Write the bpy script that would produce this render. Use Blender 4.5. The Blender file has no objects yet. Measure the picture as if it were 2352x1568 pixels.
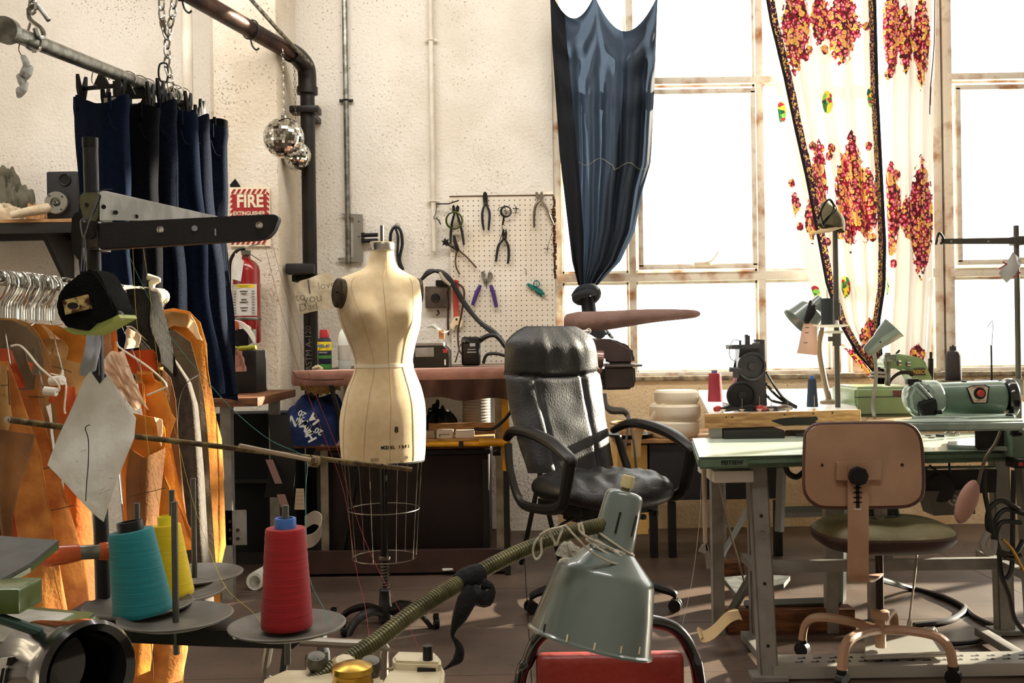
import bpy, bmesh, math, random
from mathutils import Vector, Matrix, noise
R = math.radians
random.seed(7)
V = Vector
# ---------------------------------------------------------------- camera, light, exposure
F, CX, CY, H, ROLL = 2287.0, 1176.0, 784.0, 1.17, 0.015
sc = bpy.context.scene
cam = bpy.data.objects.new('camera', bpy.data.cameras.new('camera'))
sc.collection.objects.link(cam); sc.camera = cam
cam.data.sensor_width = 36; cam.data.lens = 36 * F / 2352
cam.data.clip_start = 0.05
cam.location = (0, 0, H)
cam.rotation_euler = (Matrix.Rotation(R(90), 4, 'X') @ Matrix.Rotation(-ROLL, 4, 'Z')).to_euler()
world = bpy.data.worlds.new('world'); sc.world = world; world.use_nodes = True
bg = world.node_tree.nodes['Background']
bg.inputs[0].default_value = (1.0, 0.975, 0.94, 1); bg.inputs[1].default_value = 5.0
def light(kind, name, loc, energy, color=(1, 1, 1), rot=None, size=1, sizey=None, angle=None):
    l = bpy.data.lights.new(name, kind); l.energy = energy; l.color = color
    if kind == 'AREA':
        l.shape = 'RECTANGLE'; l.size = size; l.size_y = sizey or size
    if angle: l.angle = angle
    o = bpy.data.objects.new(name, l); sc.collection.objects.link(o); o.location = loc
    if rot is not None: o.rotation_euler = rot
    return o
SUN_DIR = V((-0.83, -0.46, -0.30)).normalized()
light('SUN', 'sun', (12, 12, 8), 32.0, (1.0, 0.88, 0.70), SUN_DIR.to_track_quat('-Z', 'Y').to_euler(), angle=R(0.8))
for lx, ly, e, tilt in ((-2.2, 4.0, 62, 20), (0.2, 4.0, 52, 20), (2.6, 4.0, 20, 10), (0.3, 0.6, 50, 0)):
    light('AREA', 'added_fill_light', (lx, ly, 4.05), e, (1.0, 0.955, 0.90), (R(tilt), 0, 0), 2.2, 0.4)  # fill lamps added out of view to brighten the back wall and the front
sc.view_settings.view_transform = 'Standard'; sc.view_settings.look = 'None'
sc.view_settings.exposure = 0.0; sc.view_settings.gamma = 1.0
sc.view_settings.use_curve_mapping = False
# ---------------------------------------------------------------- helpers
cR, sR = math.cos(ROLL), math.sin(ROLL)
def ray(x, y):
    dx, dy = x - CX, CY - y
    return (dx * cR + dy * sR) / F, (-dx * sR + dy * cR) / F
def P(x, y, D):
    a, b = ray(x, y); return V((a * D, D, H + b * D))
def PZ(x, y, Z):
    a, b = ray(x, y); D = (Z - H) / b; return V((a * D, D, Z))
def m(n, D): return n * D / F
def lin(c):
    if isinstance(c, str):
        c = [int(c[i:i + 2], 16) / 255 for i in (0, 2, 4)]
    return tuple(v / 12.92 if v <= 0.04045 else ((v + 0.055) / 1.055) ** 2.4 for v in c) + (1,)
MATS = {}
def mat(name, col, rough=0.6, metal=0.0, col2=None, cscale=8, cdet=4, contrast=(0.4, 0.6), bump=0, bscale=60, coat=0, trans=0, stretch=None, sheen=0, bdist=0.01, spec=None):
    if name in MATS: return MATS[name]
    mt = bpy.data.materials.new(name); mt.use_nodes = True
    nt = mt.node_tree; b = nt.nodes['Principled BSDF']; L = nt.links
    b.inputs['Base Color'].default_value = lin(col)
    b.inputs['Roughness'].default_value = rough; b.inputs['Metallic'].default_value = metal
    if coat: b.inputs['Coat Weight'].default_value = coat; b.inputs['Coat Roughness'].default_value = 0.08
    if sheen: b.inputs['Sheen Weight'].default_value = sheen
    if spec is not None: b.inputs['Specular IOR Level'].default_value = spec
    tc = nt.nodes.new('ShaderNodeTexCoord'); mp = nt.nodes.new('ShaderNodeMapping')
    L.new(tc.outputs['Object'], mp.inputs[0])
    if stretch: mp.inputs['Scale'].default_value = stretch
    cs = None
    if col2:
        n = nt.nodes.new('ShaderNodeTexNoise'); n.inputs['Scale'].default_value = cscale; n.inputs['Detail'].default_value = cdet
        L.new(mp.outputs[0], n.inputs['Vector'])
        r = nt.nodes.new('ShaderNodeValToRGB'); L.new(n.outputs[0], r.inputs[0])
        r.color_ramp.elements[0].position, r.color_ramp.elements[1].position = contrast
        r.color_ramp.elements[0].color, r.color_ramp.elements[1].color = lin(col), lin(col2)
        L.new(r.outputs[0], b.inputs['Base Color']); cs = r.outputs[0]
    if bump:
        n = nt.nodes.new('ShaderNodeTexNoise'); n.inputs['Scale'].default_value = bscale; n.inputs['Detail'].default_value = 5
        L.new(mp.outputs[0], n.inputs['Vector'])
        bp = nt.nodes.new('ShaderNodeBump'); bp.inputs['Strength'].default_value = bump; bp.inputs['Distance'].default_value = bdist
        L.new(n.outputs[0], bp.inputs['Height']); L.new(bp.outputs[0], b.inputs['Normal'])
    if trans:
        t = nt.nodes.new('ShaderNodeBsdfTranslucent'); mx = nt.nodes.new('ShaderNodeMixShader')
        t.inputs[0].default_value = lin(col)
        if cs: L.new(cs, t.inputs[0])
        mx.inputs[0].default_value = trans
        L.new(b.outputs[0], mx.inputs[1]); L.new(t.outputs[0], mx.inputs[2])
        L.new(mx.outputs[0], nt.nodes['Material Output'].inputs[0])
    MATS[name] = mt; return mt
def frame_of(axis):
    a = V(axis).normalized(); u = a.orthogonal().normalized()
    return u, a.cross(u), a
def smooth_path(pts, k=6, closed=False):
    pts = [V(p) for p in pts]; n = len(pts); out = []
    if n < 3: return pts
    rng = range(n if closed else n - 1)
    for i in rng:
        if closed: p0, p1, p2, p3 = pts[i - 1], pts[i], pts[(i + 1) % n], pts[(i + 2) % n]
        else: p0, p1, p2, p3 = pts[max(i - 1, 0)], pts[i], pts[i + 1], pts[min(i + 2, n - 1)]
        for j in range(k):
            t = j / k
            out.append(0.5 * ((2 * p1) + (p2 - p0) * t + (2 * p0 - 5 * p1 + 4 * p2 - p3) * t * t + (3 * p1 - p0 - 3 * p2 + p3) * t ** 3))
    if not closed: out.append(pts[-1])
    return out
def lerp_list(r, n):
    if not isinstance(r, (list, tuple)): return [r] * n
    o = []
    for i in range(n):
        t = i / max(n - 1, 1) * (len(r) - 1); k = min(int(t), len(r) - 2)
        o.append(r[k] + (r[k + 1] - r[k]) * (t - k))
    return o
class B:
    def __init__(s): s.bm = bmesh.new(); s.mi = 0
    def _f(s, vs):
        try: f = s.bm.faces.new(vs); f.material_index = s.mi; return f
        except ValueError: return None
    def box(s, c, size, rot=None, bev=0, seg=2):
        t = bmesh.new(); bmesh.ops.create_cube(t, size=1)
        bmesh.ops.scale(t, vec=V(size), verts=t.verts)
        if bev: bmesh.ops.bevel(t, geom=list(t.edges), offset=min(bev, min(size) * 0.49), segments=seg, profile=0.6, affect='EDGES')
        M = Matrix.Translation(V(c))
        if rot is not None: M = M @ (rot.to_4x4() if isinstance(rot, Matrix) else Matrix.Rotation(rot, 4, 'Z'))
        bmesh.ops.transform(t, matrix=M, verts=t.verts); s.join(t); return s
    def join(s, t):
        mp = {}
        for v in t.verts: mp[v] = s.bm.verts.new(v.co)
        for f in t.faces: s._f([mp[v] for v in f.verts])
        t.free()
    def rings(s, rings, closed=True, cap=True, loop=False):
        vs = [[s.bm.verts.new(p) for p in r] for r in rings]
        n = len(vs[0]); k = len(vs)
        for i in range(k if loop else k - 1):
            a, b = vs[i], vs[(i + 1) % k]
            for j in range(n if closed else n - 1):
                s._f((a[j], a[(j + 1) % n], b[(j + 1) % n], b[j]))
        if cap and not loop and closed:
            s._f(vs[0][::-1]); s._f(vs[-1])
        return s
    def cyl(s, p, q, r0, r1=None, n=16, cap=True, rot=0):
        p, q = V(p), V(q); r1 = r0 if r1 is None else r1
        u, w, a = frame_of(q - p)
        rg = []
        for c, r in ((p, r0), (q, r1)):
            rg.append([c + (u * math.cos(2 * math.pi * i / n + rot) + w * math.sin(2 * math.pi * i / n + rot)) * r for i in range(n)])
        return s.rings(rg, cap=cap)
    def tube(s, pts, r, n=8, sm=6, closed=False, flat=1.0, up=None):
        pts = smooth_path(pts, sm, closed) if sm > 1 else [V(p) for p in pts]
        k = len(pts); rs = lerp_list(r, k); rg = []
        T = [(pts[(i + 1) % k if closed else min(i + 1, k - 1)] - pts[i - 1 if closed else max(i - 1, 0)]).normalized() for i in range(k)]
        u = (V(up) - V(up).dot(T[0]) * T[0]).normalized() if up else T[0].orthogonal().normalized()
        for i in range(k):
            if up and abs(V(up).dot(T[i])) < 0.98: u = V(up)
            u = (u - u.dot(T[i]) * T[i]).normalized(); w = T[i].cross(u)
            rg.append([pts[i] + (u * math.cos(2 * math.pi * j / n) + w * math.sin(2 * math.pi * j / n) * flat) * rs[i] for j in range(n)])
        return s.rings(rg, loop=closed)
    def lathe(s, prof, loc=(0, 0, 0), axis=(0, 0, 1), n=28, cap=True, sx=1):
        u, w, a = frame_of(axis); loc = V(loc); rg = []
        if abs(a.z) > 0.999: u, w, a = V((1, 0, 0)), V((0, 1, 0)) * a.z, V((0, 0, a.z))
        for r, z in prof:
            r = max(r, 1e-4)
            rg.append([loc + a * z + (u * math.cos(2 * math.pi * i / n) * sx + w * math.sin(2 * math.pi * i / n)) * r for i in range(n)])
        return s.rings(rg, cap=cap)
    def prism(s, pts, ext):
        ext = V(ext); a = [s.bm.verts.new(V(p)) for p in pts]; b = [s.bm.verts.new(V(p) + ext) for p in pts]
        n = len(a); s._f(a); s._f(b[::-1])
        for i in range(n): s._f((a[i], b[i], b[(i + 1) % n], a[(i + 1) % n]))
        return s
    def poly(s, px, D, th=0.004, sm=0):
        pts = [P(x, y, D) for x, y in px]
        if sm: pts = smooth_path(pts, sm, True)
        return s.prism(pts, (0, th, 0))
    def ball(s, c, r, n=12, rot=None):
        t = bmesh.new(); bmesh.ops.create_uvsphere(t, u_segments=n, v_segments=max(6, n * 2 // 3), radius=1)
        rr = V((r, r, r)) if isinstance(r, (int, float)) else V(r)
        M = Matrix.Translation(V(c)) @ (rot.to_4x4() if rot else Matrix.Identity(4)) @ Matrix.Diagonal((*rr, 1))
        bmesh.ops.transform(t, matrix=M, verts=t.verts); s.join(t); return s
    def torus(s, c, R_, r, axis=(0, 0, 1), n=24, k=8, arc=1.0):
        u, w, a = frame_of(axis); c = V(c)
        cnt = n if arc >= 1 else n + 1
        pts = [c + (u * math.cos(2 * math.pi * arc * i / n) + w * math.sin(2 * math.pi * arc * i / n)) * R_ for i in range(cnt)]
        return s.tube(pts, r, k, 1, closed=arc >= 1)
    def grid(s, fn, nu, nv, th=0):
        g = [[s.bm.verts.new(V(fn(i / nu, j / nv))) for i in range(nu + 1)] for j in range(nv + 1)]
        fs = []
        for j in range(nv):
            for i in range(nu): fs.append(s._f((g[j][i], g[j][i + 1], g[j + 1][i + 1], g[j + 1][i])))
        if th: bmesh.ops.solidify(s.bm, geom=[f for f in fs if f], thickness=th)
        return s
    def ribbon(s, pts, wdir, w, th=0.001, sm=6):
        pts = smooth_path(pts, sm) if sm > 1 else [V(p) for p in pts]; wd = V(wdir).normalized()
        ws = lerp_list(w, len(pts)); k = len(pts); rg = []
        for i, p in enumerate(pts):
            t = (pts[min(i + 1, k - 1)] - pts[max(i - 1, 0)]).normalized(); nn = t.cross(wd).normalized() * th / 2; h = wd * ws[i] / 2
            rg.append([p - h - nn, p + h - nn, p + h + nn, p - h + nn])
        return s.rings(rg)
coll = sc.collection
def wloc(o):
    v = V((0, 0, 0))
    while o: v += o.location; o = o.parent
    return v
def finish(name, b, mats, smooth=True, ang=35):
    bmesh.ops.recalc_face_normals(b.bm, faces=b.bm.faces)
    me = bpy.data.meshes.new(name); b.bm.to_mesh(me); b.bm.free()
    for mm in (mats if isinstance(mats, (list, tuple)) else [mats]): me.materials.append(mm)
    if smooth and len(me.polygons):
        me.polygons.foreach_set('use_smooth', [True] * len(me.polygons))
        me.set_sharp_from_angle(angle=R(ang))
    return me
def tag(o, label=None, cat=None, group=None, kind=None):
    if label: o['label'] = label
    if cat: o['category'] = cat
    if group: o['group'] = group
    if kind: o['kind'] = kind
    return o
def thing(name, label, cat, loc=(0, 0, 0), group=None):
    o = bpy.data.objects.new(name, None); coll.objects.link(o); o.location = loc
    o.empty_display_size = 0.05
    return tag(o, label, cat, group)
def part(name, b, mats, parent, smooth=True, ang=35, label=None, kind=None):
    w = wloc(parent)
    if w.length: bmesh.ops.translate(b.bm, vec=-w, verts=b.bm.verts)
    o = bpy.data.objects.new(name, finish(name, b, mats, smooth, ang)); coll.objects.link(o); o.parent = parent
    return tag(o, label, kind=kind)
def single(name, b, mats, label, cat, group=None, smooth=True, ang=35, kind=None):
    zs = [v.co for v in b.bm.verts]
    lo = V([min(c[i] for c in zs) for i in range(3)]); hi = V([max(c[i] for c in zs) for i in range(3)])
    c = V(((lo.x + hi.x) / 2, (lo.y + hi.y) / 2, lo.z))
    bmesh.ops.translate(b.bm, vec=-c, verts=b.bm.verts)
    o = bpy.data.objects.new(name, finish(name, b, mats, smooth, ang)); coll.objects.link(o); o.location = c
    return tag(o, label, cat, group, kind)
def struct(name, b, mats, smooth=False, parent=None):
    o = bpy.data.objects.new(name, finish(name, b, mats, smooth)); coll.objects.link(o)
    if parent: o.parent = parent
    else: o['kind'] = 'structure'
    return o
def copy_tree(o, loc=None, rot=None, label=None, parent=None):
    c = o.copy(); coll.objects.link(c)
    if parent: c.parent = parent
    if loc is not None: c.location = loc
    if rot is not None: c.rotation_euler = rot
    if label: c['label'] = label
    for ch in list(o.children): copy_tree(ch, parent=c)
    return c
def text(body, size, loc, xdir, updir, mt, parent, name='lettering', ext=0.0004, off=0, align='CENTER', sx=1.0, spacing=1.0):
    cu = bpy.data.curves.new(name, 'FONT'); cu.body = body; cu.size = size; cu.extrude = ext; cu.offset = off
    cu.align_x = align; cu.align_y = 'CENTER'; cu.space_character = spacing; cu.resolution_u = 3
    t = bpy.data.objects.new(name, cu); coll.objects.link(t)
    dg = bpy.context.evaluated_depsgraph_get(); me = bpy.data.meshes.new_from_object(t.evaluated_get(dg))
    bpy.data.objects.remove(t)
    x = V(xdir).normalized(); u = V(updir); u = (u - u.dot(x) * x).normalized(); z = x.cross(u)
    M = Matrix((x * sx, u, z)).transposed().to_4x4(); M.translation = V(loc) - wloc(parent)
    me.transform(M); me.materials.clear(); me.materials.append(mt)
    o = bpy.data.objects.new(name, me); coll.objects.link(o); o.parent = parent
    return o
EX, EZ, EY = V((1, 0, 0)), V((0, 0, 1)), V((0, 1, 0))
# common materials
BLACK = mat('black_paint', '0c0c0d', 0.45, bump=0.1, bscale=120)
BLACKP = mat('black_plastic', '0b0b0c', 0.4, spec=.35)
DARK = mat('dark_steel', '141210', 0.6)  # plain dark tone for screws, trims and small fittings
STEEL = mat('galvanised_steel', '9a9a92', 0.35, 0.9, '6f6f68', 30, bump=0.1, bscale=80)
CHROME = mat('chrome', 'c8c8c4', 0.15, 1.0)
WIRE = mat('steel_wire', '8f8a80', 0.3, 1.0)
RUST = mat('rusty_rod', '4a3c28', 0.55, 0.7, '7a6a48', 60, bump=0.3, bscale=90)
GREYP = mat('grey_paint', '8e8a84', 0.5, 0.1, '7a756e', 12, bump=0.1)
WHITE = mat('white_plastic', 'e8e4da', 0.5)
PAPER = mat('white_paper', 'f4f4f0', 0.8, col2='e6e4dc', cscale=14, bump=0.45, bscale=12, trans=0.3, bdist=0.03)
WOOD = mat('pale_wood', 'b98d5c', 0.6, col2='8f6438', cscale=14, stretch=(1, 1, 9), bump=0.15)
WOODD = mat('old_wood', '7a4a28', 0.7, col2='4a2a16', cscale=10, stretch=(1, 6, 6), bump=0.25)
INK = mat('black_ink', '15130f', 0.8)
# ---------------------------------------------------------------- room shell
YB, YF = 6.16, 5.63     # back wall, pilaster front
XL, XR, YR, ZC = -3.9, 8.4, -2.6, 4.25
def plaster(name, c1, c2, dot):
    mt = mat(name, c1, 0.85, col2=c2, cscale=2.2, cdet=6, bump=0.55, bscale=55, bdist=0.012)
    nt = mt.node_tree; b = nt.nodes['Principled BSDF']; L = nt.links
    src = b.inputs['Base Color'].links[0].from_socket
    n = nt.nodes.new('ShaderNodeTexNoise'); n.inputs['Scale'].default_value = 75; n.inputs['Detail'].default_value = 3
    n2 = nt.nodes.new('ShaderNodeTexNoise'); n2.inputs['Scale'].default_value = 1.6; n2.inputs['Detail'].default_value = 4
    tc = [x for x in nt.nodes if x.type == 'TEX_COORD'][0]
    L.new(tc.outputs['Object'], n.inputs['Vector']); L.new(tc.outputs['Object'], n2.inputs['Vector'])
    ad = nt.nodes.new('ShaderNodeMath'); ad.operation = 'MULTIPLY_ADD'; ad.inputs[1].default_value = 0.35
    L.new(n2.outputs[0], ad.inputs[0]); L.new(n.outputs[0], ad.inputs[2])
    r = nt.nodes.new('ShaderNodeValToRGB'); r.color_ramp.elements[0].position = 0.80; r.color_ramp.elements[1].position = 0.88
    L.new(ad.outputs[0], r.inputs[0])
    mx = nt.nodes.new('ShaderNodeMixRGB'); L.new(r.outputs[0], mx.inputs[0]); L.new(src, mx.inputs[1]); mx.inputs[2].default_value = lin(dot)
    L.new(mx.outputs[0], b.inputs['Base Color']); return mt
PL = plaster('plaster_wall', 'ebe5da', 'ded6c8', 'a09484')
PLW = plaster('warm_plaster', 'e6cfa8', 'd4b488', '9a7a58')
b = B(); b.box(((XL + 0.27) / 2, YB + 0.15, ZC / 2), (0.27 - XL, 0.3, ZC)); b.box(((XL + XR) / 2, YB + 0.15, -0.1), (XR - XL, 0.4, 0.18))
struct('wall_back', b, PL)
xa = P(497, 784, YF).x; xb = P(645, 784, YF).x
b = B(); b.box(((xa + xb) / 2, (YF + YB) / 2, ZC / 2), (xb - xa, YB - YF, ZC), bev=0.02); b.box((xa - .02, (YF + YB) / 2 + 0.08, ZC / 2), (0.08, YB - YF - .16, ZC))
struct('wall_pilaster', b, plaster('pilaster_plaster', 'e8e0d2', 'dacdb8', '988872'))
SILL = 0.915
b = B(); b.box(((0.27 + XR) / 2, YB + 0.17, SILL / 2), (XR - 0.27, 0.34, SILL)); 

struct('wall_window', b, PLW)
b = B(); b.box(((0.27 + XR) / 2, YB + 0.1, SILL + 0.012), (XR - 0.27, 0.24, 0.03), bev=0.008)
struct('trim_2', b, mat('cement_sill', 'a89880', .9, col2='6a5c48', cscale=14, cdet=8, bump=.6, bscale=30, bdist=.02))
WT = 3.75
b = B(); b.box(((0.27 + XR) / 2, YB + 0.15, (WT + ZC) / 2), (XR - 0.27, 0.3, ZC - WT)); struct('trim_1', b, PL)
b = B(); b.box((XL - 0.1, (YB + YR) / 2, ZC / 2), (0.2, YB - YR, ZC)); struct('wall_left', b, PL)
b = B(); b.box((XR + 0.1, (YB + YR) / 2, ZC / 2), (0.2, YB - YR, ZC)); struct('wall_right', b, PL)
b = B(); b.box(((XL + XR) / 2, YR - 0.1, ZC / 2), (XR - XL, 0.2, ZC)); struct('wall_rear', b, PL)
b = B(); b.box(((XL + XR) / 2, (YB + YR) / 2, ZC + 0.1), (XR - XL, YB - YR, 0.2)); struct('ceiling', b, PL)
# concrete floor, with saw-cut joints between slabs
FL = mat('concrete_floor', '5e4c40', 0.55, col2='382c24', cscale=1.7, cdet=9, contrast=(0.35, 0.7), bump=0.12, bscale=18)
def floor_mat():
    nt = FL.node_tree; b = nt.nodes['Principled BSDF']; L = nt.links
    src = b.inputs['Base Color'].links[0].from_socket
    tc = [x for x in nt.nodes if x.type == 'TEX_COORD'][0]
    v = nt.nodes.new('ShaderNodeTexNoise'); v.inputs['Scale'].default_value = 22; v.inputs['Detail'].default_value = 8
    L.new(tc.outputs['Object'], v.inputs['Vector'])
    r = nt.nodes.new('ShaderNodeValToRGB'); r.color_ramp.elements[0].position = 0.62; r.color_ramp.elements[1].position = 0.72
    L.new(v.outputs[0], r.inputs[0])
    mx = nt.nodes.new('ShaderNodeMixRGB'); L.new(r.outputs[0], mx.inputs[0]); L.new(src, mx.inputs[1]); mx.inputs[2].default_value = lin('332a24')
    L.new(mx.outputs[0], b.inputs['Base Color'])
    n = nt.nodes.new('ShaderNodeTexNoise'); n.inputs['Scale'].default_value = 3
    L.new(tc.outputs['Object'], n.inputs['Vector'])
    mr = nt.nodes.new('ShaderNodeMapRange'); mr.inputs[3].default_value = 0.32; mr.inputs[4].default_value = 0.7
    L.new(n.outputs[0], mr.inputs[0]); L.new(mr.outputs[0], b.inputs['Roughness'])
floor_mat()
fe = thing('floor', None, None); fe['kind'] = 'structure'
b = B(); b.box(((XL + XR) / 2, (YB + YR) / 2, -0.06), (XR - XL, YB - YR, 0.1)); part('slab_bed', b, mat('joint_dirt', '1a1511', 0.9), fe, False)
ys = [YR, 0.2, 1.75, 2.95, 3.5, 4.11, 4.72, 5.35, YB]; xs = [XL, -1.9, 0.05, 2.28, 4.2, 6.2, XR]
for j in range(len(ys) - 1):
    for i in range(len(xs) - 1):
        g = 0.0035; z = random.uniform(-0.0008, 0)
        b = B(); b.box(((xs[i] + xs[i + 1]) / 2, (ys[j] + ys[j + 1]) / 2, -0.006 + z), (xs[i + 1] - xs[i] - g, ys[j + 1] - ys[j] - g, 0.012))
        part('concrete_slab', b, FL, fe, False)
# ---------------------------------------------------------------- windows
RUSTF = mat('rusty_white_frame', 'ddd4c4', 0.6, 0.0, 'a06a3c', 9, 8, (0.5, 0.72), bump=0.3, bscale=40)
def glass_mat():
    mt = bpy.data.materials.new('window_glass'); mt.use_nodes = True; nt = mt.node_tree; nt.nodes.clear()
    o = nt.nodes.new('ShaderNodeOutputMaterial'); t = nt.nodes.new('ShaderNodeBsdfTransparent'); g = nt.nodes.new('ShaderNodeBsdfGlossy')
    g.inputs['Roughness'].default_value = 0.05; mx = nt.nodes.new('ShaderNodeMixShader'); mx.inputs[0].default_value = 0.05
    t.inputs[0].default_value = (0.97, 0.985, 0.97, 1)
    nt.links.new(t.outputs[0], mx.inputs[1]); nt.links.new(g.outputs[0], mx.inputs[2]); nt.links.new(mx.outputs[0], o.inputs[0])
    return mt
GLASS = glass_mat()
YW = 6.22
def wx(px): return P(px, 600, YW).x
ROWS = [SILL + 0.03, P(1800, 632, YW).z, P(1800, 184, YW).z, WT]
def window(n, xs_, vents):
    t = thing('window_%d' % n, None, None); t['kind'] = 'structure'
    x0, x1 = xs_[0], xs_[-1]
    for k, x in enumerate(xs_):
        w = 0.055 if k in (0, len(xs_) - 1) else 0.045
        b = B(); b.box((x, YW, (ROWS[0] + WT) / 2), (w, 0.05, WT - ROWS[0]), bev=0.004); b.box((x, YW + 0.02, (ROWS[0] + WT) / 2), (w * 1.5, 0.008, WT - ROWS[0])); part('mullion', b, RUSTF, t)
    for k, z in enumerate(ROWS):
        h = (0.04, 0.055, 0.04, 0.05)[k]
        b = B(); b.box(((x0 + x1) / 2, YW - 0.003, z), (x1 - x0, 0.05, h), bev=0.004); b.box(((x0 + x1) / 2, YW + 0.02, z), (x1 - x0, 0.008, h * 1.6)); part('transom', b, RUSTF, t)
    for i in range(len(xs_) - 1):
        for j in range(3):
            xa_, xb_, za, zb = xs_[i] + .025, xs_[i + 1] - .025, ROWS[j] + .02, ROWS[j + 1] - .02
            if (i, j) in vents:
                b = B(); d = 0.03; yy = YW - 0.04; fa = zb - 0.055
                for c, s_ in ((((xa_ + xb_) / 2, yy, fa), (xb_ - xa_ - .02, .035, d)), (((xa_ + xb_) / 2, yy, za + .04), (xb_ - xa_ - .02, .035, d)),
                              ((xa_ + .025, yy, (za + fa) / 2 + .02), (d, .035, fa - za - .04)), ((xb_ - .025, yy, (za + fa) / 2 + .02), (d, .035, fa - za - .04))):
                    b.box(c, s_, bev=0.003)
                vf = part('vent_frame', b, RUSTF, t)
                b = B(); b.box(((xa_ + xb_) / 2 + .02, yy - .03, za + .055), (.10, .012, .02), bev=.004); b.tube([((xa_ + xb_) / 2 + .03, yy - .03, za + .06), ((xa_ + xb_) / 2 + .08, yy - .05, za + .075), ((xa_ + xb_) / 2 + .12, yy - .04, za + .13)], .006)
                part('latch', b, mat('pale_latch', 'd8d0b8', .5, .2), vf)
                b = B(); b.box(((xa_ + xb_) / 2, yy, (za + fa) / 2 + .02), (xb_ - xa_ - .06, .004, fa - za - .06)); part('pane', b, GLASS, vf)
            else:
                b = B(); b.box(((xa_ + xb_) / 2, YW, (za + zb) / 2), (xb_ - xa_ + .01, .004, zb - za + .01)); part('pane', b, GLASS, t)
window(1, [wx(1281), wx(1452), wx(1748), wx(1916)], {(1, 1)})
window(2, [wx(1962), wx(2153)], set())
window(3, [wx(2153) + .07, wx(2153) + .90, wx(2153) + 1.35], {(0, 1)})
window(4, [wx(2153) + 1.42, wx(2153) + 2.3, wx(2153) + 3.2, wx(2153) + 4.1], {(1, 1)})  # unseen bay added to let the sun into the room
window(5, [wx(2153) + 4.17, wx(2153) + 5.0, XR - .06], set())  # last unseen bay, likewise added as a way in for the sun
# ---------------------------------------------------------------- pipes and fixtures on the walls
def pipe_px(name, pts, r, mt, label, cat='pipe', n=14, sm=1, group=None, extra=None):
    b = B(); b.tube([P(*p) for p in pts], r, n, sm)
    if extra: extra(b)
    return single(name, b, mt, label, cat, group)
WPIPE = mat('white_painted_pipe', 'e4ddcf', 0.45, col2='d2c8b6', cscale=6)
def vpipe(name, x, D, z0, z1, r, mt, label, straps=()):
    t = thing(name, label, 'pipe', (P(x, 784, D).x, D, z0))
    X = P(x, 784, D).x
    b = B(); b.cyl((X, D, z0), (X, D, z1), r, n=16); part('pipe_run', b, mt, t)
    for z in straps:
        b = B(); b.torus((X, D, z), r + .002, .005, n=14, k=6); b.box((X, D + r * .6, z), (r * 5, .012, .018), bev=.002)
        b.cyl((X + r * 2, D, z), (X + r * 2, D + .01, z), .005); b.cyl((X - r * 2, D, z), (X - r * 2, D + .01, z), .005); part('pipe_strap', b, BLACK if mt is STEEL else mt, t)
    return t
vpipe('conduit_pipe', 803, 6.13, 1.66, ZC, .017, STEEL, 'thin bare galvanised conduit running up the wall behind the dress form', (P(803, 230, 6.13).z,))
vpipe('conduit_pipe', 1000, 6.13, 1.73, ZC, .015, WPIPE, 'thin white painted conduit left of the pegboard', (P(1000, 92, 6.13).z, P(1000, 462, 6.13).z))
vpipe('drain_pipe', 440, 5.6, 0.0, ZC, .03, WPIPE, 'thick white pipe running up the wall behind the hanging jeans')
# black vertical pipe with elbow, brown pipe towards the room
IRON = mat('black_iron_pipe', '100e0d', 0.4, 0.3, '1e1612', 9, bump=0.15)
IRONB = mat('brown_iron_pipe', '4a3024', 0.45, 0.6, '2a1c16', 7, bump=0.2)
ex = P(705, 150, 5.86); ZT = ex.z + 0.0
t = thing('drain_pipe', 'thick black iron pipe with elbow turning from the pilaster into the room', 'pipe', (ex.x, 5.86, 0.0))
b = B(); b.cyl((ex.x, 5.86, 0), (ex.x, 5.86, ZT - .1), .042, n=20); part('vertical_pipe', b, IRON, t)
pn = P(440, -10, 4.9); pk = V((ex.x, 5.86, ZT + .02)); dv = (pn - pk).normalized()
b = B(); b.tube([(ex.x, 5.86, ZT - .16), (ex.x, 5.86, ZT - .06), V((ex.x, 5.86, ZT - .01)) + dv * .02, pk + dv * .1, pk + dv * .17], .054, 16, 6); b.cyl((ex.x, 5.86, ZT - .17), (ex.x, 5.86, ZT - .13), .062, n=16); part('elbow', b, IRON, t)
b = B(); b.cyl(pk + dv * .15, pk + dv * 3.0, .046, n=20); part('horizontal_pipe', b, IRONB, t)
for y in (255, 640):
    z = P(705, y, 5.86).z; b = B(); b.box((ex.x - .01, 5.85, z), (.17, .11, .04), bev=.008); b.cyl((ex.x - .075, 5.78, z), (ex.x - .075, 5.92, z), .012); b.box((ex.x, 6.0, z), (.05, .3, .03)); part('pipe_clamp', b, IRON, t)
text('ASTM A-120', .05, P(709, 800, 5.815), EZ, -EX, mat('pipe_print', '6a655c', .7), t, sx=1)
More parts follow.
